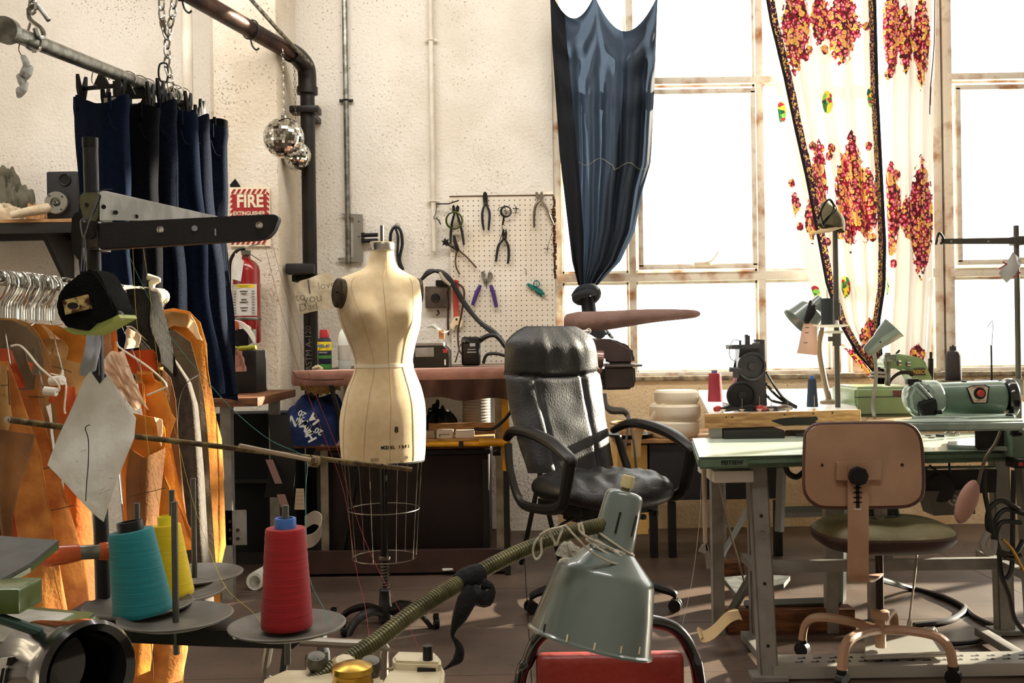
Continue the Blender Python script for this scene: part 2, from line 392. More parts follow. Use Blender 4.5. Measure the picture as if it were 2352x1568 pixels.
# hooks and a rod hanging on the brown pipe
def hook(px, py, D, s, label):
    b = B(); c = P(px, py, D); b.torus(c + V((0, 0, .02)), .055, .0035, axis=dv, n=20, k=6, arc=.7); b.tube([c + V((0, 0, -.03)), c + V((.01, 0, -.07)), c + V((-.01, 0, -.1)), c + V((-.03, 0, -.09))], .005)
    return single('pipe_hook', b, BLACK, label, 'hook')
q = lambda f: pk + dv * f
for f, lb in ((.55, 'black wire hook on the brown overhead pipe nearest its elbow'), (1.1, 'black wire hook near the middle of the brown overhead pipe')):
    b = B(); c = q(f); b.torus(c, .052, .004, axis=dv, n=22, k=6); b.tube([c + V((0, 0, -.052)), c + V((.01, 0, -.09)), c + V((.03, 0, -.11)), c + V((.045, 0, -.1))], .005)
    single('pipe_hook', b, BLACK, lb, 'hook')
b = B(); b.tube([P(560, -20, 5.3), P(640, 70, 5.4), P(668, 100, 5.6), P(716, 150, 5.75)], .011, 8); single('support_rod', b, mat('spotted_rod', '8a8172', .7, 0, '4a443a', 60), 'thin spotted rod running diagonally above the black pipe elbow', 'rod')
# ---------------------------------------------------------------- hanging rail with chains
RA, RB = P(14, 70, 2.55), P(398, 222, 4.0)
rd = (RB - RA).normalized()
t = thing('hanging_rail', 'galvanised pipe rail hung on chains with dark jeans on it', 'rail', RA)
b = B(); b.cyl(RA, RB, .0215, n=20); part('rail_pipe', b, STEEL, t)
for e, s_ in ((RA, -1), (RB, 1)):
    b = B(); b.cyl(e - rd * .014, e + rd * .014, .034, n=20); b.cyl(e, e - rd * s_ * .03, .027, n=20); part('pipe_cap', b, STEEL, t)
def chain(pts, link, r, label, mt=CHROME, extra=None, name='steel_chain'):
    t = thing(name, label, 'chain', pts[0])
    pts = [V(p) for p in pts]; seg = []
    d = 0
    for i in range(len(pts) - 1):
        L_ = (pts[i + 1] - pts[i]).length; n = max(1, round(L_ / link))
        for j in range(n): seg.append((pts[i].lerp(pts[i + 1], j / n), pts[i].lerp(pts[i + 1], (j + 1) / n)))
    for i, (a, c) in enumerate(seg):
        dd = (c - a).normalized(); u = dd.cross(EY if abs(dd.y) < .9 else EX).normalized(); w = dd.cross(u)
        s_ = u if i % 2 else w; s_ = (s_ * .9 + (w if i % 2 else -u) * .45).normalized()
        e = (c - a).length * .5 + r * 1.6; hw = link * .33; mid = (a + c) / 2
        loop = [mid + dd * (e * math.cos(k * math.pi / 6)) + s_ * (hw * math.sin(k * math.pi / 6)) for k in range(12)]
        b = B(); b.tube(loop, r, 6, 1, closed=True); part('link', b, mt, t)
    if extra: extra(t)
    return t
cl = P(75, 118, 2.78)
def shook(t):
    b = B(); b.tube([P(66, 22, 2.7), P(85, 14, 2.7), P(112, 47, 2.7)], .0065, 8, 6); b.tube([P(66, 22, 2.72), P(70, 45, 2.7), P(95, 66, 2.7), P(100, 84, 2.7), P(88, 86, 2.68), P(80, 66, 2.68)], .0065, 8, 6); part('s_hook', b, STEEL, t)
    b = B(); b.tube([P(95, 84, 2.7), P(92, 112, 2.66), P(76, 118, 2.62), P(60, 108, 2.7), P(58, 95, 2.8), P(70, 50, 2.78)], .004, 8, 4); part('rail_loop', b, CHROME, t)
chain([P(76, -30, 2.7), P(75, 26, 2.7)], .04, .0045, 'short steel chain with a big bent hook at the near end of the rail', extra=shook)
def carab(t):
    b = B(); c = P(375, 166, 3.85); b.tube([c + V((-.013, 0, .03)), c + V((.010, 0, .035)), c + V((.018, 0, .012)), c + V((.013, 0, -.034)), c + V((-.008, 0, -.036)), c + V((-.018, 0, -.01))], .0038, 8, 5, closed=True); part('carabiner', b, BLACK, t)
    b = B(); b.cyl(P(375, 48, 3.9), P(384, 84, 3.9), .011, n=10); part('turnbuckle', b, mat('rusted_zinc', '7a6a58', .4, .8), t)
chain([P(370, -30, 3.9), P(372, 45, 3.9), P(384, 88, 3.9), P(384, 150, 3.87), P(390, 175, 3.85), P(392, 205, 3.85), P(400, 228, 3.88)], .042, .0045, 'long steel chain with black carabiner holding the far end of the rail', extra=carab)
chain([P(404, -30, 3.9), P(395, 40, 3.9), P(386, 80, 3.9)], .042, .0045, 'second steel chain joining the long one above the far rail end')
b = B(); b.tube([P(46, 98, 2.64), P(43, 112, 2.62), P(46, 122, 2.62), P(54, 135, 2.62)], .0016, 6)
t = thing('clip_hanger', 'clear plastic clip hanger dangling below the near end of the rail', 'hanger', P(46, 120, 2.62)); part('hook', b, WIRE, t)
CLEAR = mat('clear_plastic', 'd8dad8', 0.15, trans=.5)
for k, (x0, y0, x1, y1) in enumerate(((54, 132, 62, 158), (60, 150, 45, 180), (44, 175, 50, 200), (58, 190, 45, 222), (44, 205, 42, 222), (70, 155, 55, 185))):
    b = B(); b.tube([P(x0, y0, 2.62), P((x0 + x1) / 2 + 2, (y0 + y1) / 2, 2.60), P(x1, y1, 2.62)], [.008, .010, .004], 6, 4); part('clip_jaw', b, CLEAR, t)
b = B(); b.torus(P(55, 172, 2.60), .008, .0022, axis=EY, n=12, k=5); part('spring', b, WIRE, t)
# ---------------------------------------------------------------- jeans on clip hangers
DEN = mat('navy_denim', '090e1a', 0.9, col2='0f182a', cscale=120, bump=0.25, bscale=300, spec=.1)
DEN2 = mat('blue_denim', '0e1a30', 0.9, col2='0a1426', cscale=150, bump=0.25, bscale=300, spec=.1)
DEN3 = mat('black_denim', '06070b', 0.9, col2='0a0b12', cscale=120, bump=0.25, bscale=300, spec=.1)
def jeans(xr, yt, yb, D, w, ang, mt, label, seed, xe=0):
    """cloth tube hanging from the waist: xr = right edge pixel, turned about the vertical"""
    rnd = random.Random(seed); top = P(xr, yt, D); bot = P(xr + xe, yb, D); ln = top.z - bot.z
    lat = V((math.cos(ang), -math.sin(ang), 0)); nor = V((math.sin(ang), math.cos(ang), 0))
    c0 = top - lat * w / 2; c1 = V((bot.x, bot.y, bot.z)) - lat * w * .42
    t = thing('jeans', label, 'trousers', c0, 'jeans hanging in a row from the rail')
    ph = [rnd.uniform(0, 6.3) for _ in range(6)]
    def sect(v, side=0):
        c = c0.lerp(c1, v); hw = w / 2 * (1 - .12 * math.sin(v * 3.1) + .02 * math.sin(v * 9 + ph[0])); hd = .028 + .012 * math.sin(min(1, v * 3) * 1.57)
        pts = []
        for i in range(44):
            a = 2 * math.pi * i / 44; ca, sa = math.cos(a), math.sin(a)
            x = hw * (abs(ca) ** .8) * (1 if ca >= 0 else -1); y = hd * (abs(sa) ** .7) * (1 if sa >= 0 else -1)
            k = min(1, v * 2.5)
            y += k * (.010 * math.sin(x * 55 + ph[1] + v * 2) + .008 * math.sin(x * 95 + ph[2] - v * 3) * (1 if sa < 0 else -1))
            x += k * .006 * math.sin(v * 14 + ph[3])
            pts.append(c + lat * x + nor * y + V((0, 0, .012 * math.sin(ca * 3 + ph[4]) * (1 if v in (0, 1) else 0) + .012 * (1 - abs(ca)) * -1 * (v == 0))))
        return pts
    nv = 36
    b = B(); b.rings([sect(i / nv) for i in range(2, nv + 1)], cap=False)
    part('leg', b, mt, t, ang=60)
    b = B(); b.rings([[p + (p - c0.lerp(c1, 0)) * .03 for p in sect(0)], [p + (p - c0) * .04 for p in sect(1 / nv)], [p + V((0, 0, 0)) for p in sect(2.3 / nv)]], cap=False); part('waistband', b, mt, t, ang=60)
    for k in (-.3, .32):
        b = B(); cc = c0 + lat * w * k - nor * .045; b.box(cc + V((0, 0, -.02)), (.012, .006, .055), Matrix.Rotation(-ang, 3, 'Z'), bev=.002); part('belt_loop', b, mt, t)
    b = B(); b.tube([c0 + lat * w * .3 - nor * .05 + V((0, 0, -.06)), c0 + lat * w * .38 - nor * .05 + V((0, 0, -.11)), c0 + lat * w * .46 - nor * .04 + V((0, 0, -.12))], .0018, 5, 4); part('pocket_seam', b, mt, t)
    return t, c0, lat, nor
def clip_hanger(c, lat, nor, w, ztop, label):
    t = thing('clip_hanger', label, 'hanger', c, 'black clip hangers on the chain-hung rail')
    b = B(); b.box(c + V((0, 0, .03)), (w * .9, .010, .014), Matrix.Rotation(math.atan2(lat.y, lat.x), 3, 'Z'), bev=.003); b.prism([c + lat * -.03 + V((0, -.004, .035)), c + lat * .03 + V((0, -.004, .035)), c + lat * .008 + V((0, -.004, .075)), c - lat * .008 + V((0, -.004, .075))], nor * .01); part('bar', b, BLACKP, t)
    for k in (-.42, .42):
        for s_ in (-1, 1):
            cc = c + lat * w * k + nor * .014 * s_; b = B(); b.tube([cc + V((0, 0, .075)) + nor * .008 * s_, cc + V((0, 0, .03)), cc + V((0, 0, -.02)) - nor * .006 * s_], [.006, .011, .006], 6, 4, up=lat); part('clip', b, BLACKP, t)
        b = B(); b.torus(c + lat * w * k + V((0, 0, .03)), .012, .0025, axis=lat, n=12, k=5); part('spring', b, WIRE, t)
    hc = V((c.x, c.y, ztop)); b = B(); b.tube([c + V((0, 0, .07)), V((c.x, c.y, (c.z + ztop) / 2)), hc + V((-.03, 0, -.02)), hc + V((-.026, 0, .018)), hc + V((0, 0, .03)), hc + V((.027, 0, .015)), hc + V((.026, 0, -.012))], .0019, 6, 5); part('hook', b, WIRE, t)
jl = ['mid blue jeans with waistband and white label showing, nearest on the rail', 'black trousers hanging just behind the mid blue jeans', 'navy jeans third from the near end of the rail', 'navy jeans with pale crease, fourth from the near end of the rail',
      'dark blue jeans fifth from the near end of the rail', 'dark navy jeans hanging lowest and farthest on the rail', 'black jeans farthest back, peeking past the dark navy pair']
jd = [(292, 222, 870, 3.36, .20, R(14), DEN2, 12), (362, 246, 880, 3.46, .22, R(8), DEN3, 10), (404, 236, 890, 3.56, .22, R(10), DEN, 35), (452, 262, 905, 3.66, .21, R(8), DEN2, 50), (476, 262, 905, 3.76, .20, R(10), DEN, 55), (520, 292, 918, 3.86, .22, R(4), DEN, 18), (521, 278, 880, 3.96, .20, R(0), DEN3, 5)]
for i, (xr, yt, yb, D, w, a, mt, xe) in enumerate(jd):
    t, c, lat, nor = jeans(xr, yt, yb, D, w, a, mt, jl[i], i + 3, xe)
    hz = RA.lerp(RB, min(.985, (D - RA.y) / (RB.y - RA.y)))
    c = V((hz.x + (.0 if i < 4 else .05), c.y, c.z)) if i > 1 else c
    if i == 0:
        b = B(); b.box(c0_ := c + nor * .045 + V((.0, 0, .0)), (.045, .003, .03), Matrix.Rotation(-a, 3, 'Z')); part('care_label', b, WHITE, t)
    clip_hanger(c + V((0, 0, .01)), lat, nor, w * .9, hz.z - 0.0, ['black clip hanger holding the nearest mid blue jeans', 'black clip hanger second from the near end of the rail', 'black clip hanger third from the near end of the rail', 'black clip hanger fourth from the near end of the rail', 'black clip hanger fifth from the near end of the rail', 'black clip hanger with the lowest hanging dark navy jeans', 'black clip hanger farthest along the rail'][i])
# ---------------------------------------------------------------- mirror balls
def mirror_ball(px, py, rpx, D, label, top):
    c = P(px, py, D); r = m(rpx, D)
    t = thing('mirror_ball', label, 'disco ball', c)
    b = B(); b.ball(c, r * .975, 24); part('core', b, mat('grey_core', '55524c', .6), t)
    b = B(); nlat = 22
    for i in range(nlat):
        th = math.pi * (i + .5) / nlat; n = max(4, int(2 * nlat * math.sin(th)))
        for j in range(n):
            ph = 2 * math.pi * j / n; d = V((math.sin(th) * math.cos(ph), math.sin(th) * math.sin(ph), math.cos(th)))
            e1 = V((-math.sin(ph), math.cos(ph), 0)); e2 = d.cross(e1); h = r * math.pi / nlat * .46
            dd = (d + V((random.uniform(-.07, .07), random.uniform(-.07, .07), random.uniform(-.07, .07)))).normalized(); f1 = (e1 - e1.dot(dd) * dd).normalized(); f2 = dd.cross(f1)
            o = c + d * r; b.mi = random.choice((0, 0, 0, 1)); b._f([b.bm.verts.new(o + f1 * h * sx_ + f2 * h * sy_) for sx_, sy_ in ((-1, -1), (1, -1), (1, 1), (-1, 1))])
    part('mirror_tiles', b, [mat('mirror', 'e8e6e0', .04, 1.0), mat('mirror_dim', '8a867c', .1, 1.0)], t, False, kind='stuff')
    b = B(); b.cyl(c + V((0, 0, r * .95)), c + V((0, 0, r * 1.12)), r * .13, n=10); part('motor_cap', b, STEEL, t)
    tp = V((c.x, c.y, top)); b = B(); a = c + V((0, 0, r * 1.1)); n = int((tp - a).length / .022)
    for k in range(n):
        o = a.lerp(tp, (k + .5) / n); b.torus(o, .008, .0018, axis=EX if k % 2 else EY, n=8, k=4)
    part('hanging_chain', b, WIRE, t, kind='stuff')
mirror_ball(680, 357, 34, 5.75, 'smaller mirrored disco ball hanging behind the larger one', P(680, 150, 5.75).z)
mirror_ball(652, 317, 46, 5.3, 'larger mirrored disco ball hanging in front by the pilaster', P(652, 110, 5.3).z)
# ---------------------------------------------------------------- fire sign and extinguisher on the pilaster
yS = YF - .012
def S(x, y, d=0): return P(x, y, yS - d)
CREAM = mat('glow_cream', 'f2e6c8', .6); RED = mat('sign_red', 'a8232a', .5)
t = thing('fire_sign', 'red and cream striped fire extinguisher sign on the pilaster', 'sign', S(574, 565))
b = B(); b.poly([(527, 430), (619, 429), (622, 565), (529, 566)], yS, .006); part('sign_board', b, CREAM, t, False)
b = B(); b.poly([(533, 446), (612, 445), (614, 548), (535, 549)], yS - .002, .002); part('red_field', b, RED, t, False)
def stripes(b, x0, x1, y0, y1, n, horiz, sl):
    for k in range(n):
        if horiz:
            w = (x1 - x0) / n; a = x0 + k * w; b.poly([(a + sl, y0), (a + sl + w * .5, y0), (a + w * .5, y1), (a, y1)], yS - .003, .001)
        else:
            w = (y1 - y0) / n; a = y0 + k * w; b.poly([(x0, a + sl), (x0, a + sl + w * .5), (x1, a + w * .5), (x1, a)], yS - .003, .001)
b = B(); stripes(b, 530, 612, 434, 444, 7, True, 6); stripes(b, 530, 612, 551, 561, 7, True, 6); stripes(b, 529, 535, 444, 550, 9, False, 5); stripes(b, 612, 618, 444, 548, 9, False, -5)
part('hazard_stripe', b, RED, t, False, kind='stuff')
text('FIRE', m(40, 5.6), S(574, 463, .004), EX, EZ, CREAM, t, off=.0035, sx=.85)
text('EXTINGUISHER', m(12.5, 5.6), S(572, 490, .004), EX, EZ, CREAM, t, off=.0008, sx=.86)
# wedge bracket and small card behind
b = B(); b.poly([(528, 424), (540, 410), (552, 428), (530, 432)], YF - .01, .02); single('phone_charger', b, BLACKP, 'small black plastic block just above the fire sign', 'block')
REDX = mat('extinguisher_red', '8e1414', .25, coat=.6)
xc = P(567, 700, 5.5).x; zt, zb = P(567, 604, 5.5).z, P(567, 788, 5.5).z; rr = m(31, 5.5)
t = thing('fire_extinguisher', 'red fire extinguisher hanging on the pilaster below the fire sign', 'fire extinguisher', (xc, 5.5, zb))
hh = zt - zb
b = B(); b.lathe([(.02, 0), (rr * .9, 0), (rr, .012), (rr, hh * .9), (rr * .93, hh * .96), (rr * .65, hh * 1.02), (rr * .35, hh * 1.05), (rr * .3, hh * 1.09)], (xc, 5.5, zb)); part('cylinder', b, REDX, t)
b = B(); b.cyl((xc, 5.5, zt + .01), (xc, 5.5, zt + .06), .018); b.box((xc + .005, 5.48, zt + .055), (.05, .03, .03), bev=.006); part('valve', b, WIRE, t)
b = B(); b.ribbon([(xc - .02, 5.48, zt + .075), (xc + .03, 5.46, zt + .088), (xc + .09, 5.45, zt + .1)], EY, .022, .004, 4); part('lever', b, WIRE, t)
b = B(); b.ribbon([(xc - .01, 5.47, zt + .06), (xc + .04, 5.46, zt + .04), (xc + .095, 5.45, zt + .005)], EY, .02, .004, 4); part('carry_handle', b, WIRE, t)
b = B(); b.tube([P(563, 570, 5.47), P(545, 575, 5.46), P(529, 600, 5.46), P(527, 650, 5.46), P(527, 700, 5.46), P(530, 740, 5.46)], .009, 8); b.cyl(P(530, 720, 5.46), P(531, 748, 5.46), .012, .016); part('hose', b, BLACKP, t)
b = B(); b.poly([(540, 580), (560, 600), (553, 646), (532, 640)], 5.42, .002); part('tag', b, PAPER, t, False)
b = B(); n = 12
b.grid(lambda u, v: (xc + (rr + .001) * math.sin(-1.35 + 2.4 * u), 5.5 - (rr + .001) * math.cos(-1.35 + 2.4 * u), zb + hh * (.34 + v * .39)), 14, 4); part('instruction_label', b, PAPER, t)
b = B(); b.grid(lambda u, v: (xc + (rr + .002) * math.sin(-.55 + 1.4 * u), 5.5 - (rr + .002) * math.cos(-.55 + 1.4 * u), zb + hh * (.685 + v * .04)), 8, 1); part('yellow_band', b, mat('label_yellow', 'e8c818', .6), t)
text('INSTRUCTIONS', .012, (xc - .0, 5.5 - rr - .004, zb + hh * .705), EX, EZ, INK, t)
b = B()
for k in range(9):
    z = zb + hh * (.37 + k * .034)
    b.box((xc - .05, 5.5 - rr * .82, z), (.022, .002, .003), R(-40)); b.box((xc + .052, 5.5 - rr * .82, z), (.018, .002, .003), R(42))
    if k % 3: b.box((xc + .005, 5.5 - rr - .003, z), (.03 if k % 2 else .045, .002, .004))
part('label_print', b, INK, t, False, kind='stuff')
b = B(); b.lathe([(rr + .002, 0), (rr + .004, .004), (rr + .004, .012), (rr + .002, .016)], (xc, 5.5, zb + hh * .285), cap=False); part('strap', b, STEEL, t)
b = B(); b.prism([(xc + .01 + .035 * math.cos(k * .524), 5.5 - rr - .003, zb + hh * .17 + .026 * math.sin(k * .524)) for k in range(12)], (0, .002, 0)); part('round_sticker', b, WHITE, t)
b = B()
for dx, mi in ((-.012, 0), (.018, 1)):
    b.mi = mi; b.box((xc + .01 + dx, 5.5 - rr - .005, zb + hh * .17), (.008, .001, .024)); b.box((xc + .01 + dx, 5.5 - rr - .005, zb + hh * .17 + .011), (.016, .001, .004)); b.box((xc + .01 + dx, 5.5 - rr - .005, zb + hh * .17 - .011), (.016, .001, .004))
part('sticker_mark', b, [mat('print_blue', '2a5a9a', .6), RED], t, False)
b = B(); b.box((xc, 5.59, (zt + zb) / 2), (.05, .07, .2)); b.box((xc, 5.565, (zt + zb) / 2 + .1), (.12, .03, .02)); part('wall_bracket', b, STEEL, t)
# ---------------------------------------------------------------- wall shelf at the far left with its load
ys_ = 5.75
z1 = P(90, 505, 5.75).z
xl, xr_ = XL + .02, P(188, 505, 5.75).x
t = thing('shelf', 'dark wall shelf with thin wood top at the upper left', 'shelf', ((xl + xr_) / 2, 5.95, z1 - .08))
b = B(); b.box(((xl + xr_) / 2, 5.92, z1 - .012), (xr_ - xl, .46, .02), bev=.003); part('shelf_board', b, WOOD, t)
b = B(); b.box(((xl + xr_) / 2, 5.71, z1 - .05), (xr_ - xl, .03, .06), bev=.004); b.box(((xl + xr_) / 2, 6.1, z1 - .05), (xr_ - xl, .03, .06)); part('support_rail', b, BLACK, t)
for x in (xl + .3, xr_ - .25):
    b = B(); b.prism([(x, 5.72, z1 - .03), (x, 6.155, z1 - .03), (x, 6.155, z1 - .4), (x, 6.12, z1 - .4)], (.025, 0, 0)); part('bracket', b, BLACK, t)
c = P(158, 440, 5.82); sz = z1
t = thing('speaker', 'black box speaker with round port standing on the wall shelf', 'speaker', (c.x, 5.85, z1))
hz = P(158, 392, 5.72).z - z1
b = B(); b.box((c.x, 5.85, z1 + hz / 2 + .0), (.18, .24, hz), bev=.012); part('cabinet', b, mat('speaker_black', '141416', .6, bump=.2, bscale=200), t)
b = B(); b.torus((c.x + .02, 5.728, z1 + hz - .05), .032, .006, axis=EY, n=20); b.cyl((c.x + .02, 5.727, z1 + hz - .05), (c.x + .02, 5.735, z1 + hz - .05), .03); part('port', b, BLACKP, t)
c = P(130, 466, 5.70)
t = thing('round_motor', 'small round motor with grey flange facing out on the wall shelf', 'motor', (c.x, 5.72, z1))
rr = m(26, 5.7); cz = max(c.z, z1 + rr + .002)
b = B(); b.lathe([(.035, .0), (.05, .02), (.052, .11), (.04, .12)], (c.x, 5.70, cz), (0, 1, 0)); part('motor_body', b, BLACKP, t)
b = B(); b.lathe([(rr * .45, -.004), (rr * .95, -.004), (rr, 0), (rr, .014), (rr * .45, .014)], (c.x, 5.69, cz), (0, 1, 0), cap=False); part('flange', b, mat('cast_alloy', '8c8a80', .45, .7), t)
b = B(); b.lathe([(0, -.002), (.008, -.012), (.016, -.004), (.02, .004), (.027, .002), (.029, .01)], (c.x, 5.69, cz), (0, 1, 0)); part('shaft_hub', b, STEEL, t)
for k in range(4):
    a = k * math.pi / 2 + .7; b = B(); b.cyl((c.x + rr * .8 * math.cos(a), 5.676, cz + rr * .8 * math.sin(a)), (c.x + rr * .8 * math.cos(a), 5.69, cz + rr * .8 * math.sin(a)), .004, n=8); part('screw', b, DARK, t)
def heap(name, px, py, w, h, D, mt, label, cat, seed, lobes=5, base=None, d=.12):
    """crumpled cloth: one folded closed surface resting on its base"""
    c = P(px, py, D); W_, H_ = m(w, D), m(h, D); zb_ = c.z if base is None else base
    b = B()
    def fn(u, v):
        a = u * 2 * math.pi; ph = v * math.pi / 2; r = math.cos(ph)
        n = noise.noise(V((math.cos(a) * lobes * .5, math.sin(a) * lobes * .5, v * 2 + seed))) ; n2 = noise.noise(V((math.cos(a) * lobes * 1.5, math.sin(a) * lobes * 1.5, v * 5 + seed * 3)))
        k = 1 + .35 * n + .22 * n2
        return (c.x + W_ / 2 * r * math.cos(a) * k, D + d * r * math.sin(a) * k, zb_ + max(0, H_ * (math.sin(ph) ** .8) * (1 + .5 * n + .3 * n2)))
    b.grid(fn, 48, 22)
    return single(name, b, mt, label, cat, ang=70)
CLOTHG = mat('grey_green_cloth', '6a6656', .9, col2='54503f', cscale=8, bump=.3); CLOTHC = mat('cream_cloth', 'd8c8ac', .9, col2='b8a384', cscale=8, bump=.3)
heap('folded_cloth', 22, 470, 105, 100, 5.95, CLOTHG, 'crumpled grey-green cloth piled at the left end of the wall shelf', 'cloth', 3, 5, z1, .14)
heap('folded_cloth', 10, 500, 90, 34, 5.76, CLOTHC, 'cream cloth at the front left edge of the wall shelf', 'cloth', 9, 4, z1, .05)
b = B(); b.tube([P(28, 494, 5.66), P(60, 487, 5.66), P(98, 480, 5.68), P(112, 476, 5.7)], [.020, .026, .03, .026], 12, 5); single('fabric_roll', b, CLOTHC, 'cream rolled cloth lying beside the round motor on the shelf', 'fabric roll')
heap('folded_cloth', 82, 480, 60, 34, 5.85, mat('tan_cloth', 'b88a5e', .9, bump=.3), 'tan cloth between the grey-green heap and the round motor', 'cloth', 5, 4, z1, .05)
# ---------------------------------------------------------------- rack of card sewing patterns
K1 = mat('tan_pattern_card', 'a87c44', .8, col2='86602e', cscale=5, cdet=6, bump=.15, bscale=120)
K2 = mat('orange_pattern_card', 'd87018', .75, col2='a8540e', cscale=7, cdet=6, bump=.15, bscale=120, trans=.12)
K3 = mat('golden_pattern_card', 'dc9028', .75, col2='b06a18', cscale=9, cdet=8, bump=.12, bscale=120, trans=.15)
K4 = mat('brown_pattern_card', '8a5a2a', .85, col2='6c441e', cscale=6, bump=.15, bscale=120)
K5 = mat('rust_pattern_card', 'c4501a', .8, col2='a03c12', cscale=6, bump=.15, bscale=120, trans=.08)
K6 = mat('mottled_pattern_card', 'd0883c', .8, col2='a45e22', cscale=16, cdet=9, bump=.15, bscale=120)
KG = mat('grey_brown_card', '6e5c46', .85, col2='54442f', cscale=6, bump=.15, bscale=120)
RL0, RL1 = P(-160, 692, 1.95), P(372, 681, 3.02)
RL0.z = RL1.z = P(372, 681, 3.02).z
rdir = (RL1 - RL0).normalized()
t = thing('garment_rack', 'chrome garment rack rail wrapped with white tape, full of card patterns', 'garment rack', (RL1.x, RL1.y, 0))
b = B(); b.cyl(RL0, RL1, .013, n=16); part('rail', b, CHROME, t)
b = B(); b.cyl(RL1 - rdir * .02 + V((0, 0, .012)), (RL1.x - rdir.x * .02, RL1.y - rdir.y * .02, .04), .013, n=14); b.cyl((RL1.x - rdir.x * .02, RL1.y - .3, .035), (RL1.x - rdir.x * .02, RL1.y + .25, .035), .014, n=12); part('end_post', b, CHROME, t)
b = B(); b.cyl((RL0.x, RL0.y, RL0.z + .012), (RL0.x, RL0.y, .04), .013, n=14); b.cyl((RL0.x, RL0.y - .3, .035), (RL0.x, RL0.y + .25, .035), .014, n=12); part('end_post', b, CHROME, t)
b = B()
for k in range(9): b.torus(RL1 - rdir * (.18 + k * .014), .0165, .006, axis=rdir + V((0, .25 * (-1) ** k, 0)), n=14, k=6)
for k in range(5): b.torus(RL1 - rdir * (.0 + k * .011), .018, .007, axis=rdir + V((0, .3 * (-1) ** k, .2)), n=14, k=6)
b.tube([RL1 + V((-.02, -.02, .01)), RL1 + V((-.02, -.02, .04)), RL1 + V((0, -.02, .05)), RL1 + V((-.035, -.02, .06))], [.004, .012, .006, .01], 7); b.tube([RL1 + V((0, -.02, 0)), RL1 + V((-.005, -.025, -.06)), RL1 + V((-.002, -.02, -.09))], [.01, .007, .004], 7)
part('tape_wrap', b, mat('white_tape', 'd8ccb4', .8, bump=.3), t, kind='stuff')
b = B(); b.tube([RL1 + V((-.03, -.02, -.02)), RL1 + V((-.03, -.02, -.08))], .007, 8, 1); part('rubber_loop', b, mat('cream_rubber', 'd8b878', .6), t)
# pattern sets: each hangs by its own wire hook; cards are thin curved sheets
def card(b, px, D, bend=0.0, tilt=0.0, th=.0012, seed=0):
    xs = [p[0] for p in px]; ys2 = [p[1] for p in px]; cx, w = (min(xs) + max(xs)) / 2, max(max(xs) - min(xs), 1); y0, h = min(ys2), max(max(ys2) - min(ys2), 1)
    t_ = bmesh.new()
    pts = [P(x, y, D) for x, y in px]
    if len(pts) > 2: pass
    f = t_.faces.new([t_.verts.new(p) for p in pts])
    bmesh.ops.triangulate(t_, faces=[f])
    bmesh.ops.subdivide_edges(t_, edges=list(t_.edges), cuts=3, use_grid_fill=True)
    for v in t_.verts:
        q_ = v.co; u = (q_.x - P(cx, 784, D).x) / m(w, D); vv = (P(cx, y0, D).z - q_.z) / m(h, D)
        q_.y += bend * (u * u * 4 - .5) * min(1, .3 + vv) + tilt * u + .012 * math.sin(vv * 4 + seed) + .006 * math.sin(u * 7 + seed * 2)
    bmesh.ops.solidify(t_, geom=list(t_.faces), thickness=th)
    b.join(t_)
def rail_at(px, D=None):
    best = None
    for k in range(101):
        q_ = RL0.lerp(RL1, k / 100); xx = CX + q_.x / q_.y * F
        if best is None or abs(xx - px) < best[0]: best = (abs(xx - px), q_)
    return best[1]
def hook_geo(b, q_, ln=.09, r=.0021, s_=1, fl=0.0):
    b.tube([q_ + V((.0, 0, -ln)), q_ + V((.002 * s_, 0, -ln * .6)), q_ + V((.016 * s_, fl, -ln * .32)), q_ + V((.024 * s_, fl, -.004)), q_ + V((.014 * s_, 0, .018)), q_ + V((-.006 * s_, 0, .019)), q_ + V((-.018 * s_, 0, .004))], r, 6, 5)
def pset(name, label, hookpx, cards, seam=None, cat='sewing pattern', grp='card sewing patterns on the rack', holes=True):
    q_ = rail_at(hookpx); t = thing(name, label, cat, q_, grp)
    b = B(); hook_geo(b, q_, s_=random.choice((-1, 1)))
    D0 = cards[0][1]; xs = [p[0] for p in cards[0][0]]; top = min(cards[0][0], key=lambda p: p[1])
    b.tube([q_ + V((0, 0, -.09)), P(top[0] + 3, top[1] + 8, D0 + .0)], .0018, 5, 1); part('hook', b, CHROME, t)
    for i, cdd in enumerate(cards):
        px, D, mt, bend, tilt = cdd
        b = B(); card(b, px, D, bend, tilt, seed=hookpx * .1 + i); part('card', b, mt, t, ang=50)
    for s_ in (seam or []):
        b = B(); b.tube([P(x, y, D) for x, y, D in s_], .0011, 4, 4); part('pencil_line', b, mat('pencil', '4a3216', .9), t)
    return t
def quadcard(x0, x1, y0, y1, lean=0, topcut=8): return [(x0 + topcut, y0), (x1 - topcut, y0 + 3), (x1, y0 + 14), (x1 + lean, y1), (x0 + lean, y1 - 6), (x0, y0 + 12)]
